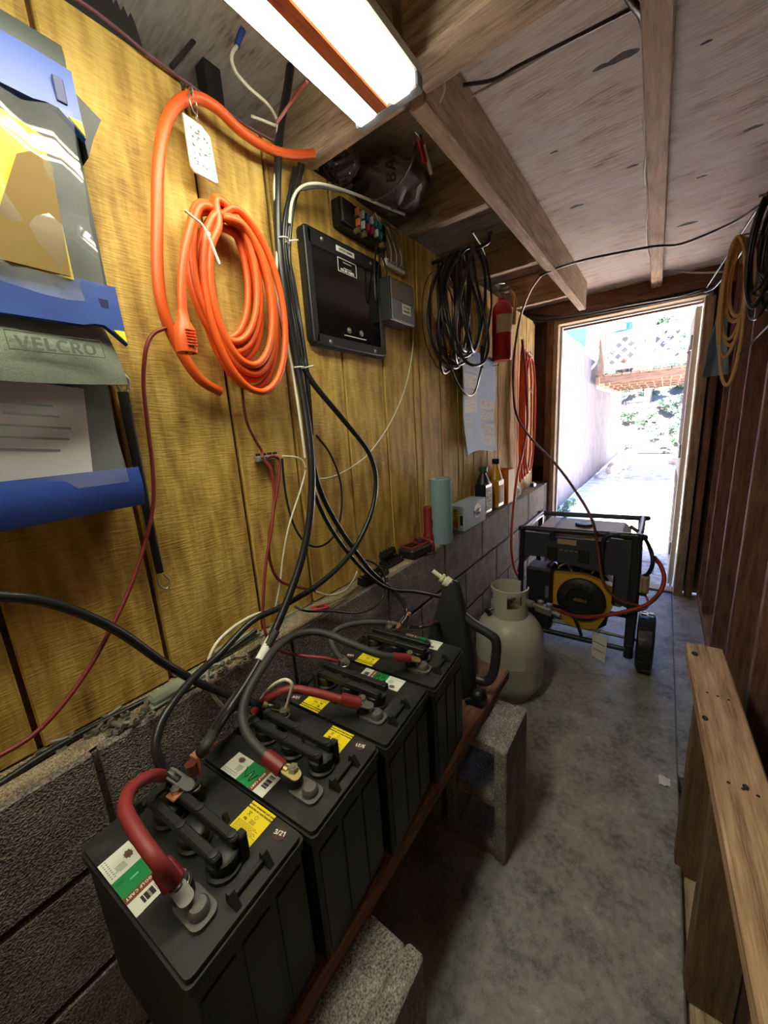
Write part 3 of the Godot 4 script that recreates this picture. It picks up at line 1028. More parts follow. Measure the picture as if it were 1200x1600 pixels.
func make_orange_cord():
	var t := thing("extension_cord", "thick orange extension cord coiled on the wall beside the pouches", "cord", Vector3(-0.76, 1.555, -0.505))
	var o := Vector3(-0.76, 1.555, -0.505)
	var st := mb()
	var run := []
	for p in [Vector3(-0.735, 2.042, -0.913), Vector3(-0.735, 1.99, -0.862), Vector3(-0.735, 1.937, -0.783), Vector3(-0.735, 1.897, -0.699), Vector3(-0.735, 1.881, -0.636), Vector3(-0.735, 1.881, -0.574), Vector3(-0.735, 1.893, -0.525), Vector3(-0.745, 1.893, -0.487), Vector3(-0.745, 1.861, -0.449), Vector3(-0.745, 1.812, -0.42), Vector3(-0.745, 1.745, -0.398), Vector3(-0.745, 1.661, -0.381), Vector3(-0.745, 1.576, -0.366), Vector3(-0.745, 1.513, -0.363), Vector3(-0.75, 1.457, -0.379), Vector3(-0.75, 1.396, -0.412), Vector3(-0.75, 1.371, -0.455)]:
		run.append(p - o)
	tube(st, run, 0.0098, 10, 6)
	put("hung_length", st, M.orange_cord, t)
	st = mb()
	var loops := []
	var n := 11
	for k in n * 14:
		var g := TAU * k / 14.0
		var li := k / 14
		var f := fmod(li * 0.618, 1.0)
		var f2 := fmod(li * 0.382 + 0.3, 1.0)
		var left := -0.088 + 0.034 * f2
		var right := 0.048 + 0.058 * f
		var top := 0.178 - 0.045 * f2
		var bottom := -0.075 - 0.115 * f
		var c := cos(g)
		var s2 := sin(g)
		var px := (left + right) / 2.0 + (right - left) / 2.0 * s2 + 0.02 * (0.5 - c * 0.5) * f
		var py := (top + bottom) / 2.0 + (top - bottom) / 2.0 * c + 0.015 * s2
		loops.append(Vector3(0.012 + 0.034 * fmod(li * 0.73, 1.0) + 0.004 * s2, py, -px))
	tube(st, loops, 0.0074, 8, 4)
	put("coil", st, M.orange_cord, t)
	st = mb()
	var pl := []
	for p in [Vector3(-0.705, 1.657, -0.422), Vector3(-0.705, 1.594, -0.397), Vector3(-0.705, 1.539, -0.383), Vector3(-0.705, 1.496, -0.377)]:
		pl.append(p - o)
	tube(st, pl, 0.0078, 8)
	put("cord_end", st, M.orange_cord, t)
	var base: Vector3 = Vector3(-0.7, 1.495, -0.374) - o
	st = mb()
	lathe(st, [Vector2(0, 0.005), Vector2(0.009, 0.004), Vector2(0.0105, -0.012), Vector2(0.017, -0.024), Vector2(0.0185, -0.05), Vector2(0.017, -0.066), Vector2(0, -0.066)], Transform3D(Basis(Vector3(1, 0, 0.0).normalized(), -0.05), base), 16)
	var soc := put("socket_connector", st, M.orange_cord, t)
	st = mb()
	for k in 6:
		box(st, base + Vector3(0.0165, -0.03 - k * 0.005, 0), Vector3(0.006, 0.002, 0.018), 0.0006)
	put("grip_ribs", st, M.orange_cord, soc)
	st = mb()
	for k in [-1, 1]:
		box(st, base + Vector3(0.004, -0.0665, k * 0.006), Vector3(0.007, 0.002, 0.002), 0.0)
	put("socket_slot", st, M.print_black, soc)
	st = mb()
	var tie := []
	for p in [Vector3(-0.7, 1.667, -0.408), Vector3(-0.7, 1.662, -0.42), Vector3(-0.7, 1.655, -0.437), Vector3(-0.7, 1.642, -0.446)]:
		tie.append(p - o)
	tube(st, tie, 0.0022, 6)
	var e1: Array = [Vector3(-0.695, 1.643, -0.441), Vector3(-0.695, 1.622, -0.449), Vector3(-0.695, 1.595, -0.458)]
	tube(st, [e1[0] - o, e1[1] - o, e1[2] - o], 0.0026, 6)
	box(st, Vector3(-0.697, 1.641, -0.445) - o, Vector3(0.006, 0.007, 0.007), 0.001)
	put("zip_tie", st, M.white_plastic, t)

func make_mirror_tag():
	var t := wall_thing("hanging_tag", "small cracked white plate on a key ring below the orange cord", "tag", Vector3(-0.745, 1.808, -0.483))
	var st := mb()
	slab(st, PackedVector2Array([Vector2(-0.026, -0.036), Vector2(-0.02, -0.043), Vector2(0.02, -0.045), Vector2(0.027, -0.043), Vector2(0.025, 0.03), Vector2(0.01, 0.042), Vector2(-0.024, 0.046)]), 0.004, Transform3D(Basis(Vector3(0, 0, 1), 0.03), Vector3.ZERO))
	put("plate", st, M.white_plastic, t)
	st = mb()
	rng.seed = 12
	for k in 26:
		var c := Vector2(rng.randf_range(-0.016, 0.02), rng.randf_range(-0.028, 0.03))
		var pts := PackedVector2Array()
		for j in 5:
			pts.append(c + Vector2.from_angle(TAU * j / 5.0) * rng.randf_range(0.0008, 0.0032))
		slab(st, pts, 0.0003, Transform3D(Basis(), Vector3(0, 0, 0.004)))
	var cr := put("flaked_spots", st, M.print_grey, t)
	cr.set_meta("kind", "stuff")
	st = mb()
	rod(st, ring_pts(Vector3(-0.004, 0.068, 0.008), 0.012, Basis(Vector3.UP, 0.5), 18, 1.2), 0.0013, 6, true)
	put("key_ring", st, M.steel, t)
	st = mb()
	rod(st, ring_pts(Vector3(0.0, 0.05, 0.006), 0.006, Basis(Vector3.UP, 1.2), 12, 1.2), 0.001, 6, true)
	tube(st, [Vector3(-0.006, 0.09, -0.028), Vector3(-0.006, 0.09, 0.008), Vector3(-0.006, 0.084, 0.014), Vector3(-0.004, 0.078, 0.008)], 0.0015, 6)
	put("wall_hook", st, M.steel, t)

func make_controller():
	var t := wall_thing("control_panel", "large black control panel with smoked window on the yellow wall", "control panel", Vector3(-0.775, 1.645, -0.905))
	var w := 0.335
	var h := 0.285
	var st := mb()
	slab(st, rounded(w, h, 0.022), 0.016)
	put("frame", st, M.black_plastic, t)
	st = mb()
	box(st, Vector3(0, 0.118, 0.0185), Vector3(0.30, 0.034, 0.006), 0.002)
	box(st, Vector3(0, -0.125, 0.0185), Vector3(0.30, 0.026, 0.006), 0.002)
	box(st, Vector3(-0.15, 0, 0.0185), Vector3(0.022, 0.27, 0.006), 0.002)
	box(st, Vector3(0.15, 0, 0.0185), Vector3(0.022, 0.27, 0.006), 0.002)
	put("bezel", st, M.dark_frame, t)
	one_box("smoked_window", Vector3(0.0, -0.006, 0.0165), Vector3(0.28, 0.215, 0.003), 0.0005, M.black_gloss, t)
	one_box("name_strip", Vector3(-0.01, 0.118, 0.0225), Vector3(0.075, 0.014, 0.002), 0.0005, M.white_paper, t)
	text_part("OUTLET 2000W", 0.0055, M.print_black, t, Transform3D(Basis(), Vector3(-0.01, 0.118, 0.0237)))
	st = mb()
	for k in [[0, 0.016, 0.078, 0.0016], [0, -0.018, 0.078, 0.0016], [-0.0385, -0.001, 0.0016, 0.034], [0.0385, -0.001, 0.0016, 0.034], [0, 0.008, 0.034, 0.0012], [0, -0.006, 0.034, 0.0012]]:
		box(st, Vector3(-0.002 + k[0], 0.083 + k[1], 0.0187), Vector3(k[2], k[3], 0.0008), 0.0)
	put("printed_frame", st, M.print_white, t)
	text_part("SOLAR PANEL", 0.0065, M.print_white, t, Transform3D(Basis(), Vector3(-0.002, 0.071, 0.0184)))
	for k in [[-0.1, 0.122], [0.105, 0.122], [-0.10, -0.127], [0.1, -0.127]]:
		st = mb()
		lathe(st, [Vector2(0, 0.003), Vector2(0.004, 0.002), Vector2(0.0055, 0)], Transform3D(Basis(Vector3.RIGHT, PI / 2), Vector3(k[0], k[1], 0.0215)), 12)
		put("screw", st, M.dull_steel, t)
	for k in [-0.015, 0.04]:
		st = mb()
		rod(st, ring_pts(Vector3(k, -0.085, 0.0195), 0.0065, Basis(), 14), 0.0018, 6, true)
		ball(st, Vector3(k, -0.085, 0.0195), Vector3(0.004, 0.004, 0.003), 10)
		put("indicator_button", st, M.dull_steel, t)
	one_box("printed_line", Vector3(0.012, -0.1, 0.0185), Vector3(0.1, 0.002, 0.0006), 0.0, M.print_white, t)

	# fuse block above it
	t = wall_thing("fuse_block", "black fuse block with rows of coloured blade fuses above the control panel", "fuse block", Vector3(-0.775, 1.858, -0.985))
	st = mb()
	slab(st, rounded(0.215, 0.07, 0.006), 0.026)
	put("base", st, M.black_plastic, t)
	one_box("cover_plate", Vector3(-0.08, 0.002, 0.031), Vector3(0.05, 0.06, 0.01), 0.003, M.black_plastic, t)
	var cols := [[M.fuse_orange, M.fuse_clear, M.fuse_blue, M.fuse_clear, M.fuse_green, M.fuse_green], [M.fuse_orange, M.fuse_clear, M.fuse_red, M.fuse_red, M.fuse_clear, M.fuse_green]]
	for r in 2:
		for k in 6:
			one_box("blade_fuse", Vector3(-0.038 + k * 0.021, 0.018 - r * 0.026, 0.034), Vector3(0.006, 0.019, 0.016), 0.0012, cols[r][k], t)
			one_box("fuse_clip", Vector3(-0.030 + k * 0.021, 0.016 - r * 0.026, 0.029), Vector3(0.005, 0.014, 0.008), 0.001, M.dull_steel, t)
	for k in 3:
		st = mb()
		var x: float = [-0.045, -0.015, 0.075][k]
		cyl(st, Vector3(x, -0.030, 0.026), Vector3(x, -0.030, 0.042), 0.0075, 10)
		put("yellow_terminal", st, M.brass, t)
	one_box("rail", Vector3(0.02, 0.005, 0.029), Vector3(0.15, 0.003, 0.007), 0.0005, M.fuse_green, t)

	# grey relay box
	t = wall_thing("relay_box", "grey metal switch box with a white label beside the control panel", "box", Vector3(-0.775, 1.672, -1.115))
	one_box("case", Vector3(0, 0, 0.03), Vector3(0.14, 0.125, 0.06), 0.002, M.black_plastic, t)
	one_box("cover", Vector3(0.004, 0.03, 0.0615), Vector3(0.132, 0.055, 0.004), 0.001, M.brown_panel, t)
	one_box("cover", Vector3(0.004, -0.029, 0.0615), Vector3(0.132, 0.06, 0.004), 0.001, M.grey_panel, t)
	one_box("paper_label", Vector3(0.02, -0.02, 0.0642), Vector3(0.05, 0.03, 0.001), 0.0002, M.white_paper, t)
	text_part("DC LOAD", 0.006, M.print_black, t, Transform3D(Basis(), Vector3(0.02, -0.014, 0.065)))
	text_part("BREAKER", 0.006, M.print_black, t, Transform3D(Basis(), Vector3(0.02, -0.026, 0.065)))

	# pale terminal strip between them
	t = wall_thing("terminal_strip", "white screw terminal strip full of thin wires below the fuse block", "terminal strip", Vector3(-0.772, 1.80, -1.155))
	one_box("body", Vector3(0, 0, 0.008), Vector3(0.11, 0.022, 0.016), 0.002, M.white_plastic, t)
	for k in 6:
		st = mb()
		cyl(st, Vector3(-0.044 + k * 0.0175, 0.003, 0.015), Vector3(-0.044 + k * 0.0175, 0.003, 0.021), 0.0045, 10)
		put("terminal_screw", st, M.dull_steel, t)
	for k in 11:
		st = mb()
		var x0 := -0.05 + k * 0.01
		tube(st, [Vector3(x0, 0.008, 0.01), Vector3(x0 - 0.01, 0.04, 0.018), Vector3(x0 * 0.9 - 0.035, 0.085, 0.02 + 0.01 * sin(k * 2.0)), Vector3(x0 * 0.7 - 0.06, 0.115 + 0.01 * cos(k * 1.7), 0.01)], 0.0018, 6)
		put("lead_wire", st, M.brown_wire if k % 3 else M.white_cable, t)

func make_small_strip():
	var t := wall_thing("terminal_strip", "small grey terminal strip with black screws on the wall below the orange coil", "terminal strip", Vector3(-0.772, 1.224, -0.557))
	one_box("body", Vector3(0, 0, 0.008), Vector3(0.062, 0.014, 0.016), 0.002, M.grey_plastic, t)
	for k in 4:
		for s in [-1, 1]:
			var st := mb()
			var x: float = -0.024 + k * 0.016 + s * 0.0032
			cyl(st, Vector3(x, 0.007, 0.009), Vector3(x, 0.0125, 0.009), 0.0028, 8)
			put("terminal_screw", st, M.print_black, t)

func make_poster():
	var t := wall_thing("instruction_sheet", "curled pale blue printed instruction sheet with white boxes pinned to the wall", "poster", Vector3(-0.773, 1.37, -1.86))
	var st := mb()
	var rows := []
	for i in 9:
		var v := i / 8.0
		var line := []
		for j in 9:
			var u := j / 8.0
			line.append(Vector3(-0.24 + 0.46 * u + v * (0.02 - 0.0 * u) * 0.9, 0.248 - 0.485 * v - 0.012 * u * (1 - v) + 0.012 * sin(u * 5.0) * v, 0.012 + 0.03 * pow(1.0 - u, 2) * (0.4 + 0.6 * v) + 0.006 * sin(v * 7.0)))
		rows.append(line)
	sheet(st, rows, 0.0012)
	put("sheet", st, M.poster_print, t)
	for k in [[-0.17, 0.21], [0.18, 0.2]]:
		st = mb()
		cyl(st, Vector3(k[0], k[1], -0.0), Vector3(k[0], k[1], 0.05), 0.002, 6)
		cyl(st, Vector3(k[0], k[1], 0.05), Vector3(k[0], k[1], 0.053), 0.006, 10)
		put("nail", st, M.dull_steel, t)

func make_extinguisher():
	var t := thing("fire_extinguisher", "red fire extinguisher with a tan hose hung on the wall near the door", "fire extinguisher", Vector3(-0.715, 1.59, -2.06))
	var st := mb()
	lathe(st, [Vector2(0, 0), Vector2(0.045, 0), Vector2(0.05, 0.008), Vector2(0.05, 0.235), Vector2(0.045, 0.262), Vector2(0.03, 0.28), Vector2(0.017, 0.288), Vector2(0.017, 0.3), Vector2(0, 0.3)], Transform3D.IDENTITY, 24)
	put("cylinder", st, M.red_plastic, t)
	st = mb()
	lathe(st, [Vector2(0.0506, 0.13), Vector2(0.0506, 0.215)], Transform3D.IDENTITY, 16, -0.6, 1.8)
	put("label", st, M.label_cream, t)
	st = mb()
	cyl(st, Vector3(0, 0.3, 0), Vector3(0, 0.325, 0), 0.016, 12)
	box(st, Vector3(0, 0.335, 0.0), Vector3(0.02, 0.02, 0.05), 0.003)
	cyl(st, Vector3(0.01, 0.33, 0.02), Vector3(0.045, 0.33, 0.02), 0.012, 12)
	put("valve", st, M.dull_steel, t)
	st = mb()
	box(st, Vector3(0.0, 0.36, 0.03), Vector3(0.018, 0.005, 0.1), 0.002, Basis(Vector3.RIGHT, 0.25))
	box(st, Vector3(0.0, 0.34, 0.04), Vector3(0.018, 0.005, 0.09), 0.002, Basis(Vector3.RIGHT, -0.1))
	put("lever", st, M.steel, t)
	st = mb()
	tube(st, [Vector3(0.01, 0.33, -0.012), Vector3(0.03, 0.335, -0.03), Vector3(0.05, 0.3, -0.04), Vector3(0.055, 0.24, -0.03), Vector3(0.054, 0.17, -0.022)], 0.0085, 10)
	put("hose", st, M.tan_cord, t)

func make_wall_coils():
	# iron hook with hanks of black cable and thin red wire
	var k := thing("wall_hook", "long dark metal hook sticking out above the black cable hank", "hook", Vector3(-0.77, 1.90, -1.43))
	var st := mb()
	tube(st, [Vector3(0, -0.01, 0), Vector3(0.06, -0.005, -0.01), Vector3(0.15, 0.0, -0.03), Vector3(0.2, 0.012, -0.05), Vector3(0.21, 0.035, -0.055)], 0.007, 8)
	put("rod", st, M.black_rubber, k)
	st = mb()
	ball(st, Vector3(0.21, 0.04, -0.055), Vector3(0.01, 0.01, 0.01), 10)
	put("knob", st, M.black_rubber, k)
	var o := Vector3(-0.70, 1.9, -1.46)
	var t := thing("cable_hank", "hank of black cable hanging from the long metal hook", "cable", o)
	rng.seed = 9
	for q in 11:
		st = mb()
		var w := 0.11 + 0.05 * rng.randf()
		var h := 0.175 + 0.035 * rng.randf()
		var xx := rng.randf_range(-0.04, 0.09)
		var c := Vector3(xx, -h + 0.005, rng.randf_range(-0.02, 0.02))
		var pts := []
		for j in 14:
			var g := TAU * j / 14.0
			pts.append(c + Vector3(0.02 * sin(g * 2.0 + q), cos(g) * h, -sin(g) * w * (0.55 + 0.45 * (1.0 - cos(g)) / 2.0)))
		rod(st, curve(pts, 5, true), 0.0058, 7, true)
		put("loop", st, M.black_cable, t)
	st = mb()
	var tail := []
	for p in [Vector3(-0.6, 1.938, -1.419), Vector3(-0.66, 1.959, -1.692), Vector3(-0.66, 1.802, -1.764), Vector3(-0.66, 1.634, -1.701), Vector3(-0.66, 1.509, -1.64), Vector3(-0.72, 1.42, -1.71), Vector3(-0.72, 1.403, -1.624), Vector3(-0.72, 1.444, -1.528), Vector3(-0.72, 1.537, -1.444), Vector3(-0.72, 1.671, -1.398), Vector3(-0.72, 1.807, -1.407)]:
		tail.append(p - o)
	tube(st, tail, 0.0045, 7)
	put("tail", st, M.black_cable, t)
	st = mb()
	var end: Array = [Vector3(-0.7, 1.621, -1.75), Vector3(-0.7, 1.524, -1.747)]
	rod(st, [end[0] - o, end[1] - o], 0.007, 8)
	put("cable_end", st, M.black_rubber, t)
	t = thing("wire_hank", "loose hank of thin dark red wire beside the black cable hank", "wire", Vector3(-0.74, 1.87, -1.42))
	for q in 7:
		st = mb()
		var pts := []
		var h := 0.15 + 0.05 * rng.randf()
		var w := 0.07 + 0.08 * rng.randf()
		for j in 12:
			var g := TAU * j / 12.0
			pts.append(Vector3(rng.randf_range(-0.006, 0.006) + 0.01 * q - 0.03, -h + cos(g) * h, -0.06 - sin(g) * w))
		rod(st, curve(pts, 4, true), 0.0022, 6, true)
		put("loop", st, M.dark_red_cable, t)

func make_orange_far():
	var o := Vector3(-0.72, 1.7, -2.5)
	var t := thing("extension_cord", "long orange extension cord hanging in thin loops near the doorway", "cord", o)
	rng.seed = 31
	for q in 4:
		var st := mb()
		var w := 0.045 + 0.03 * q
		var pts := []
		for j in 12:
			var g := TAU * j / 12.0
			pts.append(Vector3(0.012 * q - 0.02, -0.40 + cos(g) * (0.42 - 0.02 * q), -sin(g) * w * 0.9 - 0.02 * q))
		rod(st, curve(pts, 4, true), 0.0065, 7, true)
		put("loop", st, M.orange_cord, t)
	for y in [-0.03, -0.25]:
		var st := mb()
		tube(st, [Vector3(-0.03, y, 0.03), Vector3(0.02, y + 0.012, 0.0), Vector3(0.03, y - 0.01, -0.06), Vector3(0.0, y + 0.03, -0.1)], 0.0025, 6)
		put("tie_string", st, M.white_cable, t)

# ---------------------------------------------------------------- battery bench
func hollow_block(label: String, at: Vector3, turn := 0.0):
	# a two-cell concrete block standing on end, its cells open along the aisle
	var t := thing("concrete_block", label, "block", at, turn, "loose blocks under the battery board")
	var w := 0.19
	var h := 0.397
	var d := 0.2
	var st := mb()
	box(st, Vector3(w / 2 - 0.017, h / 2, 0), Vector3(0.034, h, d), 0.005)
	box(st, Vector3(-w / 2 + 0.017, h / 2, 0), Vector3(0.034, h, d), 0.005)
	put("face_shell", st, M.block_loose, t).set_meta("kind", "stuff")
	for y in [0.018, 0.1985, 0.379]:
		one_box("web", Vector3(0, y, 0.0), Vector3(w - 0.066, 0.036, d - 0.012), 0.006, M.block_loose, t)

func make_bench():
	hollow_block("light grey concrete block on end under the board, beside the propane tank", Vector3(-0.372, 0, -0.94))
	hollow_block("light grey concrete block on end under the board, by the foremost battery", Vector3(-0.355, 0, -0.275))
	hollow_block("concrete block under the plank's back edge, propane tank end", Vector3(-0.585, 0, -0.94))
	hollow_block("concrete block under the plank's back edge, foremost battery end", Vector3(-0.585, 0, -0.275))
	var t := thing("bench_board", "weathered brown plank bench carrying the row of batteries", "plank", Vector3(-0.52, 0.4, -0.5))
	one_box("plank", Vector3(0.075, 0.0185, -0.108), Vector3(0.155, 0.037, 1.075), 0.004, M.old_board, t)
	one_box("plank", Vector3(-0.085, 0.0185, -0.108), Vector3(0.155, 0.037, 1.075), 0.004, M.old_board, t)
	var st := mb()
	slab(st, PackedVector2Array([Vector2(-0.05, -0.04), Vector2(0.02, -0.05), Vector2(0.05, 0.0), Vector2(0.03, 0.05), Vector2(-0.04, 0.045)]), 0.0006, flat_up(Vector3(0.02, 0.037, -0.46)))
	put("stain", st, M.stain_ochre, t)

func battery(label: String, at: Vector3, turn: float, flip: bool, written: bool) -> Node3D:
	var t := thing("golf_cart_battery", label, "battery", at, turn + (PI if flip else 0.0), "row of black batteries on the bench")
	var H := 0.2665
	one_box("case", Vector3(0, (H - 0.02) / 2, 0), Vector3(0.270, H - 0.02, 0.172), 0.004, M.battery_case, t)
	for s in [-1, 1]:
		for k in 3:
			one_box("case_rib", Vector3(s * 0.1355, 0.12, -0.055 + k * 0.055), Vector3(0.003, 0.2, 0.045), 0.001, M.battery_case, t)
	var st := mb()
	slab(st, rounded(0.279, 0.179, 0.008), 0.014, flat_up(Vector3(0, H - 0.022, 0)))
	slab(st, rounded(0.273, 0.173, 0.008), 0.008, flat_up(Vector3(0, H - 0.008, 0)))
	put("lid", st, M.scuffed, t)
	# three filler caps bridged by two bars
	for k in 3:
		st = mb()
		lathe(st, [Vector2(0.024, 0), Vector2(0.024, 0.006), Vector2(0.020, 0.008), Vector2(0.020, 0.016), Vector2(0.022, 0.018), Vector2(0.022, 0.026), Vector2(0.017, 0.03), Vector2(0, 0.03)], Transform3D(Basis(), Vector3(-0.062 + k * 0.068, H, -0.004)), 18)
		put("filler_cap", st, M.black_plastic, t)
	for z in [0.010, -0.018]:
		st = mb()
		box(st, Vector3(0.004, H + 0.037, z), Vector3(0.172, 0.014, 0.013), 0.002)
		var bar := put("vent_bar", st, M.black_plastic, t)
		for k in 3:
			st = mb()
			lathe(st, [Vector2(0.0062, 0), Vector2(0.0062, 0.0018), Vector2(0.0045, 0.0022), Vector2(0, 0.0022)], Transform3D(Basis(), Vector3(-0.072 + k * 0.076, H + 0.044, z)), 12)
			put("bar_screw", st, M.dark_frame, bar)
	st = mb()
	box(st, Vector3(0.087, H + 0.022, -0.026), Vector3(0.014, 0.04, 0.012), 0.002)
	put("latch", st, M.black_plastic, t)
	st = mb()
	slab(st, PackedVector2Array([Vector2(-0.006, 0), Vector2(0.006, 0), Vector2(0.004, 0.014), Vector2(-0.004, 0.012)]), 0.006, Transform3D(Basis(), Vector3(0.02, H, -0.047)))
	put("latch", st, M.black_plastic, t)
	# lifting lugs: two wedges with a low bar between
	for s in [-1, 1]:
		st = mb()
		for z in [0.012, -0.040]:
			slab(st, PackedVector2Array([Vector2(-0.012, 0), Vector2(0.010, 0), Vector2(-0.002, 0.018), Vector2(-0.009, 0.018)]), 0.008, Transform3D(Basis(Vector3.UP, 0.0 if s > 0 else PI), Vector3(s * 0.122, H, z + (0.0 if s > 0 else 0.008))))
		box(st, Vector3(s * 0.117, H + 0.004, -0.01), Vector3(0.006, 0.008, 0.055), 0.001)
		put("lifting_lug", st, M.black_plastic, t)
	# terminals: diagonal pair of lead pads with bolts
	for p in [[0.075, 0.044, 1.0], [-0.068, -0.040, -1.0]]:
		st = mb()
		slab(st, rounded(0.058, 0.034, 0.012), 0.006, flat_up(Vector3(p[0] + 0.008 * p[2], H, p[1])))
		var pad := put("terminal_pad", st, M.lead, t)
		st = mb()
		lathe(st, [Vector2(0.013, 0), Vector2(0.013, 0.008), Vector2(0.010, 0.012), Vector2(0, 0.0125)], Transform3D(Basis(), Vector3(p[0] + 0.018 * p[2], H + 0.006, p[1])), 16)
		put("lead_cap", st, M.lead, pad)
		st = mb()
		lathe(st, [Vector2(0.014, 0), Vector2(0.013, 0.022), Vector2(0, 0.022)], Transform3D(Basis(), Vector3(p[0] - 0.016 * p[2], H + 0.003, p[1])), 14)
		put("post", st, M.dark_frame, pad)
		st = mb()
		slab(st, hexagon(0.0085), 0.007, flat_up(Vector3(p[0] - 0.016 * p[2], H + 0.031, p[1]), 0.4))
		put("hex_nut", st, M.steel, pad)
		st = mb()
		cyl(st, Vector3(p[0] - 0.016 * p[2], H + 0.025, p[1]), Vector3(p[0] - 0.016 * p[2], H + 0.041, p[1]), 0.0045, 10)
		rod(st, ring_pts(Vector3(p[0] - 0.016 * p[2], H + 0.0265, p[1]), 0.0095, Basis(Vector3.RIGHT, PI / 2), 16), 0.0018, 6, true)
		put("bolt", st, M.steel, pad)
	# stickers
	var y := H + 0.0007
	st = mb()
	sheet(st, [[Vector3(-0.083, y, 0.047), Vector3(0.027, y, 0.047)], [Vector3(-0.083, y, 0.093 - 0.0065), Vector3(0.027, y, 0.093 - 0.0065)]], 0.0008)
	var lab := put("maker_label", st, M.battery_label, t)
	lab.set_meta("label", "white, green and brown label with a barcode")
	text_part("GOLF CART", 0.0042, M.print_white, lab, Transform3D(Basis(Vector3(0, 0, 1), Vector3(1, 0, 0), Vector3(0, 1, 0)), Vector3(-0.0035, y + 0.0006, 0.069)))
	if written:
		st = mb()
		tube(st, [Vector3(-0.042, y + 0.001, 0.06), Vector3(-0.03, y + 0.001, 0.075), Vector3(-0.024, y + 0.001, 0.06), Vector3(-0.018, y + 0.001, 0.078), Vector3(-0.012, y + 0.001, 0.062)], 0.0007, 5)
		put("marker_scrawl", st, M.print_black, lab)
	st = mb()
	sheet(st, [[Vector3(0.032, y, -0.086), Vector3(0.084, y, -0.086)], [Vector3(0.032, y, -0.036), Vector3(0.084, y, -0.036)]], 0.0008)
	var yl := put("warning_label", st, M.warning_label, t)
	yl.set_meta("label", "yellow warning label")
	var flatb := Basis(Vector3(1, 0, 0), Vector3(0, 0, -1), Vector3(0, 1, 0))
	text_part("Return unwanted and used", 0.0030, M.print_black, yl, Transform3D(flatb, Vector3(0.058, y + 0.0006, -0.0815)))
	text_part("batteries to Local Retailer", 0.0030, M.print_black, yl, Transform3D(flatb, Vector3(0.058, y + 0.0006, -0.0765)))
	text_part("Pb", 0.004, M.print_black, yl, Transform3D(flatb, Vector3(0.044, y + 0.0006, -0.0605)))
	st = mb()
	lathe(st, [Vector2(0.0105, 0), Vector2(0.0105, 0.0008), Vector2(0, 0.0008)], Transform3D(Basis(), Vector3(0.108, H, -0.072)), 20)
	var dot := put("date_sticker", st, M.date_brown, t)
	text_part("3/21", 0.0066, M.print_white, dot, Transform3D(Basis(Vector3.UP, (PI if written else 0.0) + 0.25) * flatb, Vector3(0.108, H + 0.0012, -0.072)))
	return t

func make_batteries():
	var base := Vector3(-0.509, 0.4385, -0.155)
	battery("black battery at the row's end with a copper link on its rear terminal", base, 0.075, false, false)
	battery("second black battery of the row, marker scrawl on its green label", base + Vector3(0, 0, -0.1825), 0.075, false, true)
	battery("third black battery of the row, fat red cable on its front terminal", base + Vector3(0, 0, -0.365), 0.075, true, true)
	battery("last black battery of the row, next to the black filler jug", base + Vector3(0, 0, -0.5475), 0.075, true, true)

# a cable is one thing: its jacket, and lugs or boots as parts
func cable(called: String, label: String, pts: Array, r: float, mat: Material, group := "cables on the wall and batteries", sub := 6, category := "cable") -> MeshInstance3D:
	var st := mb()
	tube(st, pts, r, 9, sub)
	var o := put(called, st, mat, self)
	tag(o, label, category, group)
	return o

func boot(o: Node, a: Vector3, b: Vector3, r: float, mat: Material, called := "boot") -> void:
	var st := mb()
	var d := (b - a).normalized()
	rod(st, [a - d * 0.003, a, a.lerp(b, 0.5), b, b + d * 0.002], [r * 0.85, r, r * 1.02, r * 1.08, r * 0.8], 12)
	put(called, st, mat, o)

func lug(o: Node, a: Vector3, b: Vector3, mat: Material) -> void:
	# crimped barrel at a, flat eye at b
	var st := mb()
	var d := b - a
	cyl(st, a - d.normalized() * 0.012, a + d * 0.35, 0.0062, 10)
	var x := d.normalized()
	var up := (Vector3.UP - x * x.y).normalized()
	var xf := Transform3D(Basis(x, up.cross(x).normalized() * -1.0, up), a.lerp(b, 0.62))
	slab(st, rounded(d.length() * 0.9 + 0.012, 0.019, 0.008), 0.003, xf)
	put("lug", st, mat, o)

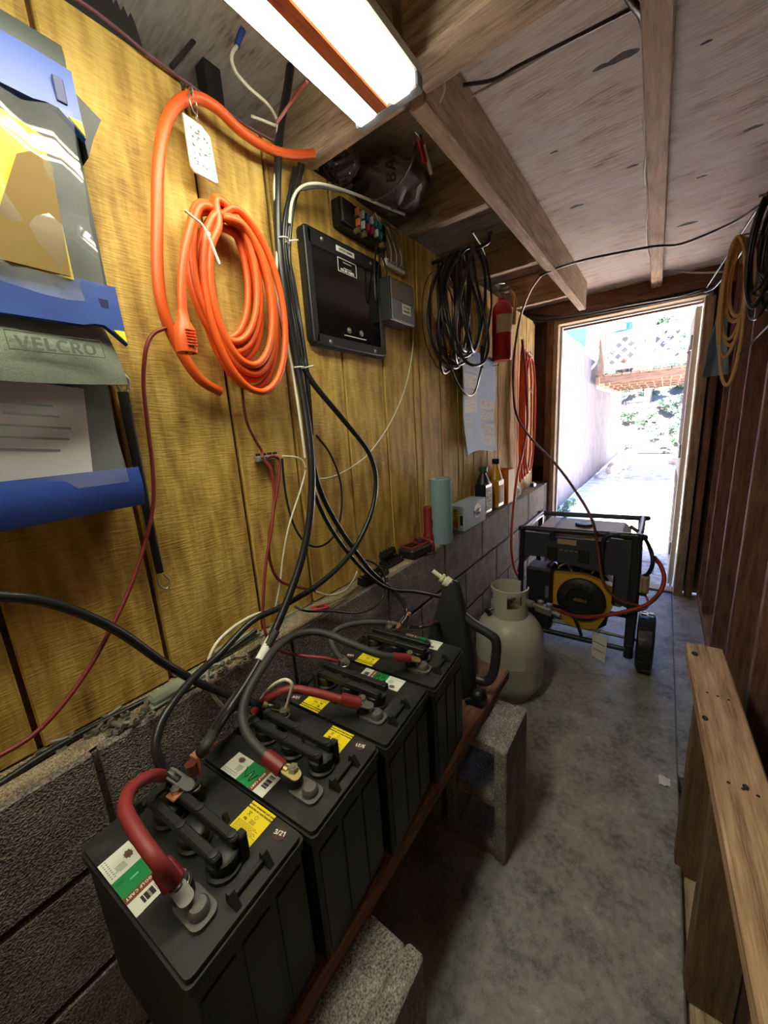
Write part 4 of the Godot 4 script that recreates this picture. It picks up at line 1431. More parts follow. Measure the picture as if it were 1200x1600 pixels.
func make_battery_cables():
	var g := "heavy battery cables"
	var P: Array
	# first battery: red cable over its top
	P = [Vector3(-0.43, 0.76, -0.105), Vector3(-0.435, 0.8, -0.095), Vector3(-0.477, 0.815, -0.092), Vector3(-0.519, 0.82, -0.095), Vector3(-0.549, 0.815, -0.112), Vector3(-0.565, 0.8, -0.139), Vector3(-0.584, 0.77, -0.161), Vector3(-0.611, 0.735, -0.179), Vector3(-0.631, 0.71, -0.189)]
	var o := cable("battery_cable", "thick red battery cable arching over the foremost battery", P, 0.0088, M.red_cable, g)
	boot(o, Vector3(-0.477, 0.755, -0.105).lerp(P[0], 0.3), Vector3(-0.444, 0.742, -0.108), 0.0135, M.boot_red)
	lug(o, Vector3(-0.442, 0.74, -0.108), Vector3(-0.423, 0.732, -0.11), M.lead)
	# red link between the third battery and the second
	P = [Vector3(-0.454, 0.738, -0.473), Vector3(-0.486, 0.748, -0.451), Vector3(-0.528, 0.765, -0.423), Vector3(-0.563, 0.775, -0.397), Vector3(-0.585, 0.77, -0.373), Vector3(-0.616, 0.745, -0.358), Vector3(-0.626, 0.73, -0.348)]
	o = cable("battery_cable", "thick red battery cable linking the third battery to the second", P, 0.0086, M.red_cable, g)
	boot(o, Vector3(-0.479, 0.75, -0.453), Vector3(-0.452, 0.737, -0.473), 0.012, M.boot_red)
	lug(o, Vector3(-0.453, 0.735, -0.475), Vector3(-0.433, 0.732, -0.482), M.lead)
	# black link from the second battery up and round to the last
	P = [Vector3(-0.471, 0.738, -0.288), Vector3(-0.503, 0.75, -0.283), Vector3(-0.544, 0.765, -0.283), Vector3(-0.576, 0.78, -0.295), Vector3(-0.593, 0.8, -0.318), Vector3(-0.608, 0.82, -0.36), Vector3(-0.635, 0.83, -0.424), Vector3(-0.653, 0.82, -0.492), Vector3(-0.625, 0.81, -0.541), Vector3(-0.558, 0.79, -0.566), Vector3(-0.496, 0.765, -0.594), Vector3(-0.46, 0.745, -0.632), Vector3(-0.445, 0.738, -0.651)]
	o = cable("battery_cable", "thick dark battery cable looping from the second battery to the last", P, 0.0086, M.grey_black, g)
	boot(o, P[1].lerp(P[0], 0.2), Vector3(-0.466, 0.737, -0.289), 0.0125, M.boot_red)
	boot(o, P[10].lerp(P[11], 0.7), P[12], 0.010, M.boot_red)
	lug(o, Vector3(-0.464, 0.737, -0.291), Vector3(-0.438, 0.732, -0.295), M.brass)
	lug(o, Vector3(-0.443, 0.737, -0.653), Vector3(-0.43, 0.732, -0.661), M.brass)
	# grey link at the back between the last two
	P = [Vector3(-0.573, 0.745, -0.752), Vector3(-0.599, 0.76, -0.714), Vector3(-0.628, 0.77, -0.669), Vector3(-0.642, 0.775, -0.621), Vector3(-0.638, 0.77, -0.587), Vector3(-0.618, 0.755, -0.57), Vector3(-0.59, 0.74, -0.566), Vector3(-0.573, 0.735, -0.565)]
	o = cable("battery_cable", "grey battery cable behind the last two batteries", P, 0.007, M.grey_cable, g)
	lug(o, P[0], Vector3(-0.566, 0.735, -0.773), M.dull_steel)
	lug(o, P[6], Vector3(-0.57, 0.733, -0.564), M.dull_steel)
	# long black cable from the left edge to the second battery
	P = [Vector3(-0.7, 1.105, -0.029), Vector3(-0.7, 1.087, -0.06), Vector3(-0.7, 1.066, -0.095), Vector3(-0.7, 1.027, -0.136), Vector3(-0.7, 0.969, -0.181), Vector3(-0.7, 0.885, -0.231), Vector3(-0.69, 0.823, -0.274), Vector3(-0.67, 0.777, -0.314), Vector3(-0.64, 0.747, -0.348), Vector3(-0.592, 0.75, -0.36), Vector3(-0.579, 0.74, -0.373)]
	o = cable("battery_cable", "thick black cable sweeping across the wall to the second battery", P, 0.0075, M.black_cable, g)
	lug(o, P[9], Vector3(-0.571, 0.733, -0.382), M.brass)
	# from the big loop down to the foremost battery's rear post
	P = [Vector3(-0.735, 1.457, -0.668), Vector3(-0.715, 1.396, -0.688), Vector3(-0.7, 1.299, -0.778), Vector3(-0.7, 1.214, -0.866), Vector3(-0.7, 1.134, -0.894), Vector3(-0.7, 1.048, -0.872), Vector3(-0.7, 0.973, -0.81), Vector3(-0.69, 0.924, -0.719), Vector3(-0.685, 0.894, -0.6), Vector3(-0.69, 0.883, -0.49), Vector3(-0.69, 0.884, -0.412), Vector3(-0.685, 0.854, -0.329), Vector3(-0.66, 0.848, -0.257), Vector3(-0.63, 0.839, -0.2), Vector3(-0.612, 0.82, -0.172), Vector3(-0.597, 0.8, -0.162), Vector3(-0.584, 0.775, -0.164), Vector3(-0.565, 0.76, -0.172)]
	o = cable("battery_cable", "black cable making a wide loop off the wall down to the foremost battery", P, 0.0072, M.black_cable, g)
	lug(o, P[16], Vector3(-0.553, 0.752, -0.18), M.lead)
	# two stout cables into the copper link
	P = [Vector3(-0.74, 2.084, -0.738), Vector3(-0.74, 2.018, -0.716), Vector3(-0.74, 1.936, -0.686), Vector3(-0.74, 1.809, -0.659), Vector3(-0.74, 1.69, -0.646), Vector3(-0.735, 1.581, -0.644), Vector3(-0.725, 1.453, -0.649), Vector3(-0.71, 1.333, -0.647), Vector3(-0.69, 1.217, -0.631), Vector3(-0.68, 1.103, -0.605), Vector3(-0.675, 1.002, -0.563), Vector3(-0.67, 0.912, -0.501), Vector3(-0.66, 0.838, -0.428), Vector3(-0.64, 0.796, -0.356), Vector3(-0.62, 0.768, -0.283), Vector3(-0.559, 0.79, -0.219), Vector3(-0.558, 0.785, -0.207)]
	o = cable("battery_cable", "thickest black cable running down the bundle from the lamp to the copper link", P, 0.0092, M.black_cable, g)
	var st := mb()
	var a: Vector3 = P[12]
	var b: Vector3 = P[13]
	rod(st, [a.lerp(b, -0.1), a.lerp(b, 0.55)], 0.0098, 10)
	put("printed_tag", st, M.white_paper, o)
	P = [Vector3(-0.655, 0.855, -0.444), Vector3(-0.655, 0.822, -0.405), Vector3(-0.65, 0.79, -0.365), Vector3(-0.635, 0.773, -0.306), Vector3(-0.62, 0.76, -0.267), Vector3(-0.551, 0.8, -0.22), Vector3(-0.552, 0.79, -0.211)]
	o = cable("battery_cable", "short dusty black cable lying along the thickest cable into the copper link", P, 0.009, M.grey_black, g)
	P = [Vector3(-0.65, 0.738, -0.35), Vector3(-0.64, 0.754, -0.313), Vector3(-0.63, 0.755, -0.28), Vector3(-0.62, 0.741, -0.256), Vector3(-0.547, 0.79, -0.213)]
	cable("battery_cable", "thin dusty cable curving into the copper link from behind", P, 0.0055, M.grey_black, g)
	# the pair to the far battery
	P = [Vector3(-0.735, 1.397, -0.664), Vector3(-0.72, 1.255, -0.659), Vector3(-0.71, 1.131, -0.668), Vector3(-0.705, 0.999, -0.732), Vector3(-0.7, 0.845, -0.839), Vector3(-0.69, 0.749, -0.929), Vector3(-0.548, 0.79, -0.791), Vector3(-0.524, 0.775, -0.765), Vector3(-0.527, 0.76, -0.743)]
	o = cable("battery_cable", "black cable crossing down to a copper clamp behind the last battery", P, 0.0072, M.black_cable, g)
	lug(o, P[7], Vector3(-0.54, 0.748, -0.749), M.copper)
	P = [Vector3(-0.73, 1.381, -0.661), Vector3(-0.715, 1.24, -0.648), Vector3(-0.708, 1.123, -0.647), Vector3(-0.7, 0.997, -0.7), Vector3(-0.695, 0.859, -0.802), Vector3(-0.68, 0.767, -0.899), Vector3(-0.655, 0.712, -1.02), Vector3(-0.63, 0.638, -1.158), Vector3(-0.615, 0.582, -1.211), Vector3(-0.61, 0.557, -1.167), Vector3(-0.474, 0.745, -0.793), Vector3(-0.518, 0.742, -0.766)]
	o = cable("battery_cable", "black cable with a red band looping round to the last battery's rear post", P, 0.006, M.black_cable, g)
	st = mb()
	a = P[10]
	b = P[9]
	rod(st, [a.lerp(b, 0.05), a.lerp(b, 0.35)], 0.0068, 10)
	put("red_band", st, M.boot_red, o)
	lug(o, P[11], Vector3(-0.545, 0.74, -0.755), M.dull_steel)
	# copper link with clear fuse on the foremost battery
	var t := thing("copper_fuse_link", "bare copper link with two hex bolts over the foremost battery's rear post", "fuse link", Vector3(-0.564, 0.748, -0.188), 1.75)
	st = mb()
	box(st, Vector3(-0.018, 0.0, 0), Vector3(0.034, 0.004, 0.02), 0.001)
	box(st, Vector3(0.034, 0.030, 0), Vector3(0.036, 0.004, 0.02), 0.001)
	box(st, Vector3(0.014, 0.016, 0), Vector3(0.004, 0.034, 0.02), 0.001)
	put("copper_bar", st, M.copper, t)
	st = mb()
	cyl(st, Vector3(0.006, 0.006, 0), Vector3(0.006, 0.026, 0), 0.0085, 14)
	put("fuse_body", st, M.fuse_dark, t)
	for p in [Vector3(-0.022, 0.002, 0), Vector3(0.038, 0.032, 0)]:
		st = mb()
		slab(st, hexagon(0.0085), 0.008, flat_up(p, 0.3))
		put("hex_nut", st, M.steel, t)
		st = mb()
		cyl(st, p, p + Vector3(0, 0.012, 0), 0.0045, 10)
		put("bolt", st, M.steel, t)

func make_wall_wires():
	var g := "thin wires on the wall"
	cable("wire", "pinkish red wire hanging in a long sweep from the orange coil past the strap", [Vector3(-0.745, 1.48, -0.366), Vector3(-0.745, 1.465, -0.339), Vector3(-0.745, 1.435, -0.321), Vector3(-0.75, 1.379, -0.309), Vector3(-0.75, 1.312, -0.303), Vector3(-0.75, 1.232, -0.297), Vector3(-0.75, 1.162, -0.285), Vector3(-0.74, 1.1, -0.256), Vector3(-0.73, 1.037, -0.219), Vector3(-0.72, 0.987, -0.181), Vector3(-0.71, 0.937, -0.137), Vector3(-0.7, 0.899, -0.091), Vector3(-0.695, 0.876, -0.049), Vector3(-0.695, 0.871, -0.003)], 0.0034, M.dark_red_cable, g, 6, "wire")
	cable("wire", "dark red wire from the orange coil to the small terminal strip", [Vector3(-0.755, 1.384, -0.51), Vector3(-0.755, 1.336, -0.508), Vector3(-0.755, 1.301, -0.512), Vector3(-0.755, 1.265, -0.527), Vector3(-0.755, 1.242, -0.539), Vector3(-0.75, 1.226, -0.534)], 0.0032, M.dark_red_cable, g, 6, "wire")
	cable("wire", "lighter red wire hanging straight from the small terminal strip to the ledge", [Vector3(-0.752, 1.222, -0.539), Vector3(-0.745, 1.195, -0.551), Vector3(-0.745, 1.134, -0.549), Vector3(-0.735, 1.068, -0.526), Vector3(-0.73, 0.998, -0.496), Vector3(-0.725, 0.928, -0.473), Vector3(-0.72, 0.863, -0.457), Vector3(-0.71, 0.822, -0.452), Vector3(-0.695, 0.808, -0.453)], 0.0036, M.red_cable, g, 6, "wire")
	cable("wire", "dark red wire from the small strip curving to the white splice", [Vector3(-0.75, 1.225, -0.545), Vector3(-0.75, 1.227, -0.567), Vector3(-0.75, 1.212, -0.582), Vector3(-0.745, 1.155, -0.564), Vector3(-0.74, 1.097, -0.538), Vector3(-0.74, 1.023, -0.513), Vector3(-0.74, 0.967, -0.512), Vector3(-0.735, 0.924, -0.528), Vector3(-0.73, 0.891, -0.574), Vector3(-0.73, 0.858, -0.63)], 0.0036, M.dark_red_cable, g, 6, "wire")
	cable("wire", "red wire running from the ledge to the third battery's rear post", [Vector3(-0.695, 0.808, -0.453), Vector3(-0.68, 0.783, -0.467), Vector3(-0.65, 0.765, -0.496), Vector3(-0.602, 0.76, -0.522), Vector3(-0.58, 0.745, -0.546)], 0.0036, M.red_cable, g, 6, "wire")
	cable("wire", "thin black wire looping from the small strip back into the bundle", [Vector3(-0.75, 1.22, -0.591), Vector3(-0.75, 1.183, -0.589), Vector3(-0.745, 1.127, -0.585), Vector3(-0.74, 1.066, -0.59), Vector3(-0.735, 1.014, -0.608), Vector3(-0.73, 0.98, -0.643), Vector3(-0.73, 0.976, -0.695), Vector3(-0.73, 1.007, -0.741), Vector3(-0.735, 1.075, -0.772), Vector3(-0.735, 1.15, -0.771), Vector3(-0.735, 1.22, -0.741), Vector3(-0.74, 1.27, -0.703)], 0.003, M.black_cable, g, 6, "wire")
	cable("wire", "white wire from the small strip into the bundle", [Vector3(-0.75, 1.225, -0.592), Vector3(-0.745, 1.22, -0.625), Vector3(-0.74, 1.21, -0.645), Vector3(-0.735, 1.191, -0.651)], 0.0026, M.white_cable, g, 6, "wire")
	cable("wire", "white wire hanging from the bundle to the ledge", [Vector3(-0.73, 1.184, -0.645), Vector3(-0.73, 1.138, -0.621), Vector3(-0.735, 1.056, -0.576), Vector3(-0.74, 0.98, -0.549), Vector3(-0.74, 0.911, -0.528), Vector3(-0.74, 0.86, -0.507)], 0.0024, M.white_cable, g, 6, "wire")
	cable("wire", "thin grey wire drooping from the switch box to the bundle", [Vector3(-0.76, 1.628, -1.254), Vector3(-0.755, 1.519, -1.223), Vector3(-0.755, 1.406, -1.165), Vector3(-0.755, 1.296, -1.067), Vector3(-0.755, 1.21, -0.951), Vector3(-0.755, 1.167, -0.845), Vector3(-0.755, 1.15, -0.752), Vector3(-0.74, 1.159, -0.668)], 0.0022, M.white_cable, g, 6, "wire")
	cable("wire", "long white wire following the cable bundle from the lamp", [Vector3(-0.72, 2.019, -0.583), Vector3(-0.72, 1.988, -0.564), Vector3(-0.72, 1.967, -0.569), Vector3(-0.72, 1.957, -0.598), Vector3(-0.72, 1.954, -0.636), Vector3(-0.735, 1.958, -0.669), Vector3(-0.74, 1.946, -0.68), Vector3(-0.74, 1.874, -0.667), Vector3(-0.74, 1.806, -0.651), Vector3(-0.74, 1.743, -0.65), Vector3(-0.74, 1.674, -0.638), Vector3(-0.74, 1.605, -0.624), Vector3(-0.735, 1.55, -0.624), Vector3(-0.73, 1.474, -0.631), Vector3(-0.725, 1.379, -0.636), Vector3(-0.72, 1.296, -0.636), Vector3(-0.715, 1.217, -0.634)], 0.0034, M.white_cable, g, 6, "wire")
	var o := cable("wire", "white bare-ended wire tied to the bundle below the lamp", [Vector3(-0.735, 1.922, -0.608), Vector3(-0.735, 1.929, -0.635), Vector3(-0.735, 1.937, -0.67)], 0.0028, M.white_cable, g, 6, "wire")
	cable("wire", "pink wire slanting from the bundle up to the lamp", [Vector3(-0.735, 1.944, -0.674), Vector3(-0.7, 1.973, -0.69), Vector3(-0.66, 1.972, -0.682), Vector3(-0.63, 1.964, -0.671)], 0.0034, M.pink_cable, g, 6, "wire")
	o = cable("wire", "blue-taped wire end coming out of the lamp", [Vector3(-0.7, 2.031, -0.583), Vector3(-0.715, 2.025, -0.583), Vector3(-0.72, 2.013, -0.579)], 0.0055, M.blue_plastic, g, 6, "wire")
	for k in 4:
		var x := -0.745 + 0.004 * (k % 2)
		var s := k * 5.0
		var list := [[Vector3(-0.745, 1.903, -0.743), Vector3(-0.745, 1.83, -0.708), Vector3(-0.745, 1.762, -0.683), Vector3(-0.745, 1.699, -0.67), Vector3(-0.745, 1.632, -0.675), Vector3(-0.745, 1.562, -0.678), Vector3(-0.735, 1.48, -0.676), Vector3(-0.725, 1.411, -0.674), Vector3(-0.72, 1.334, -0.671)], [Vector3(-0.74, 1.9, -0.75), Vector3(-0.74, 1.825, -0.715), Vector3(-0.74, 1.762, -0.688), Vector3(-0.74, 1.705, -0.674), Vector3(-0.74, 1.631, -0.676), Vector3(-0.74, 1.569, -0.681), Vector3(-0.73, 1.487, -0.681), Vector3(-0.72, 1.396, -0.675), Vector3(-0.715, 1.271, -0.666)], [Vector3(-0.745, 1.887, -0.726), Vector3(-0.745, 1.82, -0.699), Vector3(-0.745, 1.76, -0.675), Vector3(-0.745, 1.697, -0.664), Vector3(-0.745, 1.63, -0.665), Vector3(-0.745, 1.575, -0.67), Vector3(-0.735, 1.501, -0.667), Vector3(-0.73, 1.426, -0.663), Vector3(-0.725, 1.365, -0.658)], [Vector3(-0.738, 1.851, -0.733), Vector3(-0.738, 1.808, -0.707), Vector3(-0.738, 1.756, -0.689), Vector3(-0.738, 1.684, -0.673), Vector3(-0.738, 1.631, -0.679), Vector3(-0.738, 1.576, -0.684), Vector3(-0.73, 1.517, -0.681), Vector3(-0.725, 1.457, -0.68), Vector3(-0.72, 1.396, -0.679)]]
		cable("wire", ["thin dark wire leaving the bundle top towards the bag of wiring", "second dark wire in the bundle beside the control panel", "dark wire on the lamp side of the bundle", "glossy dark wire on the door side of the bundle"][k], list[k], 0.0042, M.black_cable, g, 6, "wire")
	cable("wire", "white wire arching from the bundle over the control panel to the fuse block", [Vector3(-0.735, 1.752, -0.681), Vector3(-0.735, 1.802, -0.696), Vector3(-0.72, 1.829, -0.71), Vector3(-0.7, 1.842, -0.737), Vector3(-0.7, 1.863, -0.804), Vector3(-0.7, 1.884, -0.904), Vector3(-0.7, 1.903, -1.021), Vector3(-0.7, 1.922, -1.131)], 0.0036, M.white_cable, g, 6, "wire")
	cable("wire", "grey wire running beside the white arching wire above the control panel", [Vector3(-0.73, 1.836, -0.724), Vector3(-0.72, 1.859, -0.779), Vector3(-0.72, 1.888, -0.876), Vector3(-0.72, 1.914, -0.988), Vector3(-0.72, 1.93, -1.101), Vector3(-0.72, 1.939, -1.194)], 0.003, M.grey_cable, g, 6, "wire")
	cable("wire", "dark wire dropping from the fuse block behind the switch box", [Vector3(-0.74, 1.814, -1.027), Vector3(-0.74, 1.749, -1.01), Vector3(-0.74, 1.66, -1.009), Vector3(-0.745, 1.796, -1.051), Vector3(-0.745, 1.76, -1.081), Vector3(-0.745, 1.728, -1.063)], 0.0024, M.black_cable, g, 6, "wire")
	cable("wire", "thin purple-grey wire along the top of the wall boards", [Vector3(-0.765, 1.936, -0.303), Vector3(-0.765, 1.938, -0.334), Vector3(-0.765, 1.936, -0.376), Vector3(-0.765, 1.929, -0.427), Vector3(-0.765, 1.927, -0.488), Vector3(-0.765, 1.924, -0.55), Vector3(-0.765, 1.923, -0.616), Vector3(-0.75, 1.917, -0.678)], 0.003, M.purple_wire, g, 6, "wire")
	cable("wire", "white curved wire rising behind the second battery", [Vector3(-0.745, 0.845, -0.528), Vector3(-0.73, 0.872, -0.455), Vector3(-0.715, 0.879, -0.388), Vector3(-0.7, 0.869, -0.331), Vector3(-0.695, 0.834, -0.303), Vector3(-0.69, 0.783, -0.3), Vector3(-0.68, 0.743, -0.312), Vector3(-0.67, 0.722, -0.331)], 0.0036, M.white_cable, g, 6, "wire")
	cable("wire", "white jumper bent over the second battery's rear post", [Vector3(-0.635, 0.74, -0.371), Vector3(-0.587, 0.79, -0.37), Vector3(-0.557, 0.81, -0.38), Vector3(-0.544, 0.8, -0.386), Vector3(-0.553, 0.77, -0.382), Vector3(-0.563, 0.745, -0.379)], 0.0034, M.white_cable, g, 6, "wire")
	cable("wire", "white wire with red splice lying on the ledge", [Vector3(-0.73, 0.856, -0.63), Vector3(-0.725, 0.826, -0.678), Vector3(-0.72, 0.819, -0.738), Vector3(-0.725, 0.835, -0.784), Vector3(-0.735, 0.848, -0.812)], 0.003, M.white_cable, g, 6, "wire")
	cable("wire", "thin black wire lying over the ledge edge", [Vector3(-0.73, 0.844, -0.557), Vector3(-0.7, 0.832, -0.571), Vector3(-0.69, 0.798, -0.651), Vector3(-0.69, 0.746, -0.753), Vector3(-0.69, 0.732, -0.846), Vector3(-0.69, 0.768, -0.891), Vector3(-0.7, 0.824, -0.897), Vector3(-0.73, 0.859, -0.878), Vector3(-0.745, 0.875, -0.84)], 0.003, M.black_cable, g, 6, "wire")
	cable("conduit", "long black cable lying along the back of the ledge", [Vector3(-0.748, 0.802, 0.011), Vector3(-0.748, 0.799, -0.008), Vector3(-0.748, 0.805, -0.052), Vector3(-0.752, 0.805, -0.102), Vector3(-0.752, 0.803, -0.157), Vector3(-0.752, 0.8, -0.22), Vector3(-0.752, 0.798, -0.295), Vector3(-0.752, 0.807, -0.368), Vector3(-0.752, 0.822, -0.454)], 0.0055, M.black_rubber, g, 6, "cable")
	# ties round the bundle
	for p in [[Vector3(-0.738, 1.711, -0.655), 0.018], [Vector3(-0.725, 1.432, -0.652), 0.017]]:
		var st := mb()
		rod(st, ring_pts(p[0], p[1], Basis(Vector3.RIGHT, PI / 2), 18, 0.7), 0.0016, 6, true)
		var e: Vector3 = p[0] + Vector3(0.008, 0, -0.012)
		rod(st, [e, e + Vector3(0.01, 0.006, -0.022)], 0.0016, 6)
		var z := put("zip_tie", st, M.white_plastic, self)
		tag(z, "white zip tie round the cable bundle " + ("beside the control panel top" if p[1] > 0.0175 else "below the control panel"), "zip tie", "zip ties on the bundle")

# ---------------------------------------------------------------- things on the block ledge
func make_ledge_things():
	var t: Node3D
	var st: SurfaceTool
	# bus bars
	for k in [[Vector3(-0.727, 0.798, -0.881), 0.0, "long black terminal bar lying on the ledge", 7], [Vector3(-0.752, 0.798, -1.019), 0.0, "black terminal bar on the ledge against the meter", 6], [Vector3(-0.771, 0.83, -1.017), 0.1, "short black terminal bar stacked on the other bar by the meter", 4]]:
		var n: int = k[3]
		t = thing("terminal_bar", k[2], "terminal bar", k[0], 1.5708 + k[1], "terminal bars on the ledge")
		var L := n * 0.0165 + 0.012
		one_box("base", Vector3(0, 0.007, 0), Vector3(L, 0.014, 0.036), 0.002, M.black_plastic, t)
		for j in n + 1:
			one_box("divider", Vector3(-L / 2 + 0.006 + j * 0.0165, 0.018, 0), Vector3(0.003, 0.012, 0.036), 0.0006, M.black_plastic, t)
		for j in n:
			for s in [-1, 1]:
				st = mb()
				cyl(st, Vector3(-L / 2 + 0.0142 + j * 0.0165, 0.013, s * 0.009), Vector3(-L / 2 + 0.0142 + j * 0.0165, 0.018, s * 0.009), 0.005, 8)
				put("terminal_screw", st, M.dull_steel, t)
	# multimeter
	t = thing("multimeter", "black and dark red multimeter wrapped in its leads on the ledge", "meter", Vector3(-0.731, 0.798, -1.152), 1.45)
	one_box("body", Vector3(0, 0.021, 0), Vector3(0.13, 0.036, 0.072), 0.008, M.black_plastic, t)
	one_box("red_face", Vector3(0.0, 0.0405, 0), Vector3(0.115, 0.006, 0.058), 0.002, M.meter_red, t)
	one_box("display", Vector3(-0.025, 0.0445, 0), Vector3(0.045, 0.003, 0.035), 0.001, M.black_gloss, t)
	st = mb()
	cyl(st, Vector3(0.03, 0.043, 0), Vector3(0.03, 0.050, 0), 0.016, 16, 0.002)
	put("dial", st, M.black_plastic, t)
	for k in 3:
		st = mb()
		rod(st, curve([Vector3(0.045 + k * 0.006, 0.001, 0.038), Vector3(0.045 + k * 0.006, 0.045, 0.038), Vector3(0.046 + k * 0.006, 0.047, -0.036), Vector3(0.045 + k * 0.006, 0.0, -0.038)], 4, true), 0.0026, 7, true)
		put("lead_wrap", st, M.dark_red_cable, t)
	st = mb()
	tube(st, [Vector3(0.02, 0.004, 0.038), Vector3(0.04, 0.005, 0.055), Vector3(0.075, 0.005, 0.05)], 0.0038, 8)
	put("probe", st, M.black_plastic, t)
	# red torch
	t = thing("flashlight", "dark red flashlight standing on its lens beside the paper towel roll", "flashlight", Vector3(-0.762, 0.798, -1.31))
	st = mb()
	lathe(st, [Vector2(0, 0), Vector2(0.031, 0), Vector2(0.032, 0.02), Vector2(0.028, 0.04), Vector2(0.022, 0.05), Vector2(0.022, 0.148), Vector2(0.019, 0.155), Vector2(0, 0.156)], Transform3D.IDENTITY, 20)
	put("body", st, M.meter_red, t)
	one_box("switch", Vector3(0.021, 0.085, 0.005), Vector3(0.006, 0.03, 0.012), 0.002, M.black_plastic, t)
	# blue shop towel roll
	t = thing("towel_roll", "tall blue paper shop towel roll standing on the ledge", "paper roll", Vector3(-0.717, 0.798, -1.301) + Vector3(0, 0, -0.04))
	st = mb()
	lathe(st, [Vector2(0.022, 0.268), Vector2(0.040, 0.27), Vector2(0.044, 0.266), Vector2(0.045, 0.02), Vector2(0.044, 0), Vector2(0.022, 0), Vector2(0.022, 0.268)], Transform3D.IDENTITY, 24)
	put("roll", st, M.towel_blue, t)
	# glove box
	t = thing("glove_box", "pale blue cardboard box of gloves lying on the ledge", "box", Vector3(-0.721, 0.798, -1.56) + Vector3(-0.015, 0, -0.08), 0.0)
	st = mb()
	box(st, Vector3(0, 0.058, 0), Vector3(0.085, 0.116, 0.25), 0.002)
	put("carton", st, M.pale_blue, t)
	st = mb()
	slab(st, PackedVector2Array(Array(ring_2d(0.042, 0.036))), 0.0012, Transform3D(Basis(Vector3.UP, PI / 2), Vector3(0.0425, 0.068, -0.02)))
	put("oval_opening", st, M.oval_print, t)
	st = mb()
	var tissue := []
	for i in 5:
		var line := []
		for j in 5:
			line.append(Vector3(0.043 + 0.008 * sin(i * 1.9 + j), 0.045 + i * 0.009, -0.045 + j * 0.012))
		tissue.append(line)
	sheet(st, tissue, 0.002)
	put("glove_edge", st, M.white_plastic, t)
	one_box("yellow_band", Vector3(0.0, 0.06, 0.1252), Vector3(0.028, 0.075, 0.001), 0.0, M.yellow, t)
	one_box("print_bar", Vector3(0.027, 0.05, 0.1252), Vector3(0.014, 0.045, 0.001), 0.0, M.dark_frame, t)
	text_part("GLOVES", 0.017, M.print_black, t, Transform3D(Basis(Vector3(0, -1, 0), Vector3(1, 0, 0), Vector3(0, 0, 1)), Vector3(0.0, 0.058, 0.1262)))
	# connector and stone in front of it
	t = thing("connector_plug", "small orange connector plug lying on a pale stone by the glove box", "plug", Vector3(-0.739, 0.815, -1.536))
	one_box("body", Vector3(0, 0.018, 0), Vector3(0.034, 0.028, 0.045), 0.008, M.orange_plug, t)
	for s in [-1, 1]:
		st = mb()
		cyl(st, Vector3(0.016, 0.015 + s * 0.006, 0), Vector3(0.032, 0.013 + s * 0.006, -0.004), 0.002, 6)
		put("prong", st, M.steel, t)
	t = thing("beige_soap", "small beige rounded block under the orange plug", "stone", Vector3(-0.744, 0.798, -1.526))
	one_box("body", Vector3(0, 0.009, 0), Vector3(0.032, 0.016, 0.06), 0.006, M.stone_pale, t)
	# bottles and cartons further along
	t = thing("oil_bottle", "dark oil bottle with green cap and white label behind the glove box", "bottle", Vector3(-0.742, 0.803, -1.86))
	st = mb()
	box(st, Vector3(0, 0.085, 0), Vector3(0.06, 0.17, 0.105), 0.012)
	lathe(st, [Vector2(0.045, 0.165), Vector2(0.035, 0.19), Vector2(0.019, 0.215), Vector2(0.018, 0.225), Vector2(0, 0.225)], Transform3D(Basis.from_scale(Vector3(0.72, 1, 1.1)), Vector3.ZERO), 16)
	put("body", st, M.bottle_dark, t)
	st = mb()
	cyl(st, Vector3(0, 0.222, 0), Vector3(0, 0.25, 0), 0.021, 14, 0.002)
	put("cap", st, M.cap_green, t)
	one_box("label", Vector3(0.0308, 0.085, 0), Vector3(0.002, 0.12, 0.085), 0.0005, M.white_paper, t)
	for k in 4:
		one_box("label_print", Vector3(0.0322, 0.05 + k * 0.022, 0.0), Vector3(0.001, 0.01, 0.05), 0.0, M.print_black, t)
	t = thing("oil_bottle", "yellow oil bottle with black cap on the ledge", "bottle", Vector3(-0.738, 0.803, -2.03))
	st = mb()
	box(st, Vector3(0, 0.085, 0), Vector3(0.065, 0.17, 0.11), 0.014)
	lathe(st, [Vector2(0.047, 0.165), Vector2(0.036, 0.2), Vector2(0.02, 0.235), Vector2(0.018, 0.25), Vector2(0, 0.25)], Transform3D(Basis.from_scale(Vector3(0.75, 1, 1.1)), Vector3.ZERO), 16)
	put("body", st, M.bottle_yellow, t)
	st = mb()
	cyl(st, Vector3(0, 0.247, 0), Vector3(0, 0.275, 0), 0.02, 14, 0.002)
	put("cap", st, M.print_black, t)
	one_box("label", Vector3(0.0335, 0.08, -0.005), Vector3(0.002, 0.1, 0.075), 0.0005, M.label_cream, t)
	t = thing("open_carton", "orange and yellow open carton beside the yellow bottle", "carton", Vector3(-0.74, 0.803, -2.2))
	st = mb()
	for k in [[0.0, -0.055, 0.07, 0.003], [0.0, 0.055, 0.07, 0.003]]:
		box(st, Vector3(k[0], 0.1, k[1]), Vector3(k[2], 0.2, k[3]), 0.0)
	for s in [-1, 1]:
		box(st, Vector3(s * 0.034, 0.1, 0), Vector3(0.003, 0.2, 0.11), 0.0)
	box(st, Vector3(0, 0.002, 0), Vector3(0.07, 0.004, 0.11), 0.0)
	put("carton", st, M.carton_orange, t)
	one_box("white_side", Vector3(0.0362, 0.1, 0), Vector3(0.001, 0.19, 0.108), 0.0, M.carton_side, t)
	t = thing("tape_roll", "roll of white tape lying on its side on the ledge", "tape", Vector3(-0.735, 0.84, -2.36))
	st = mb()
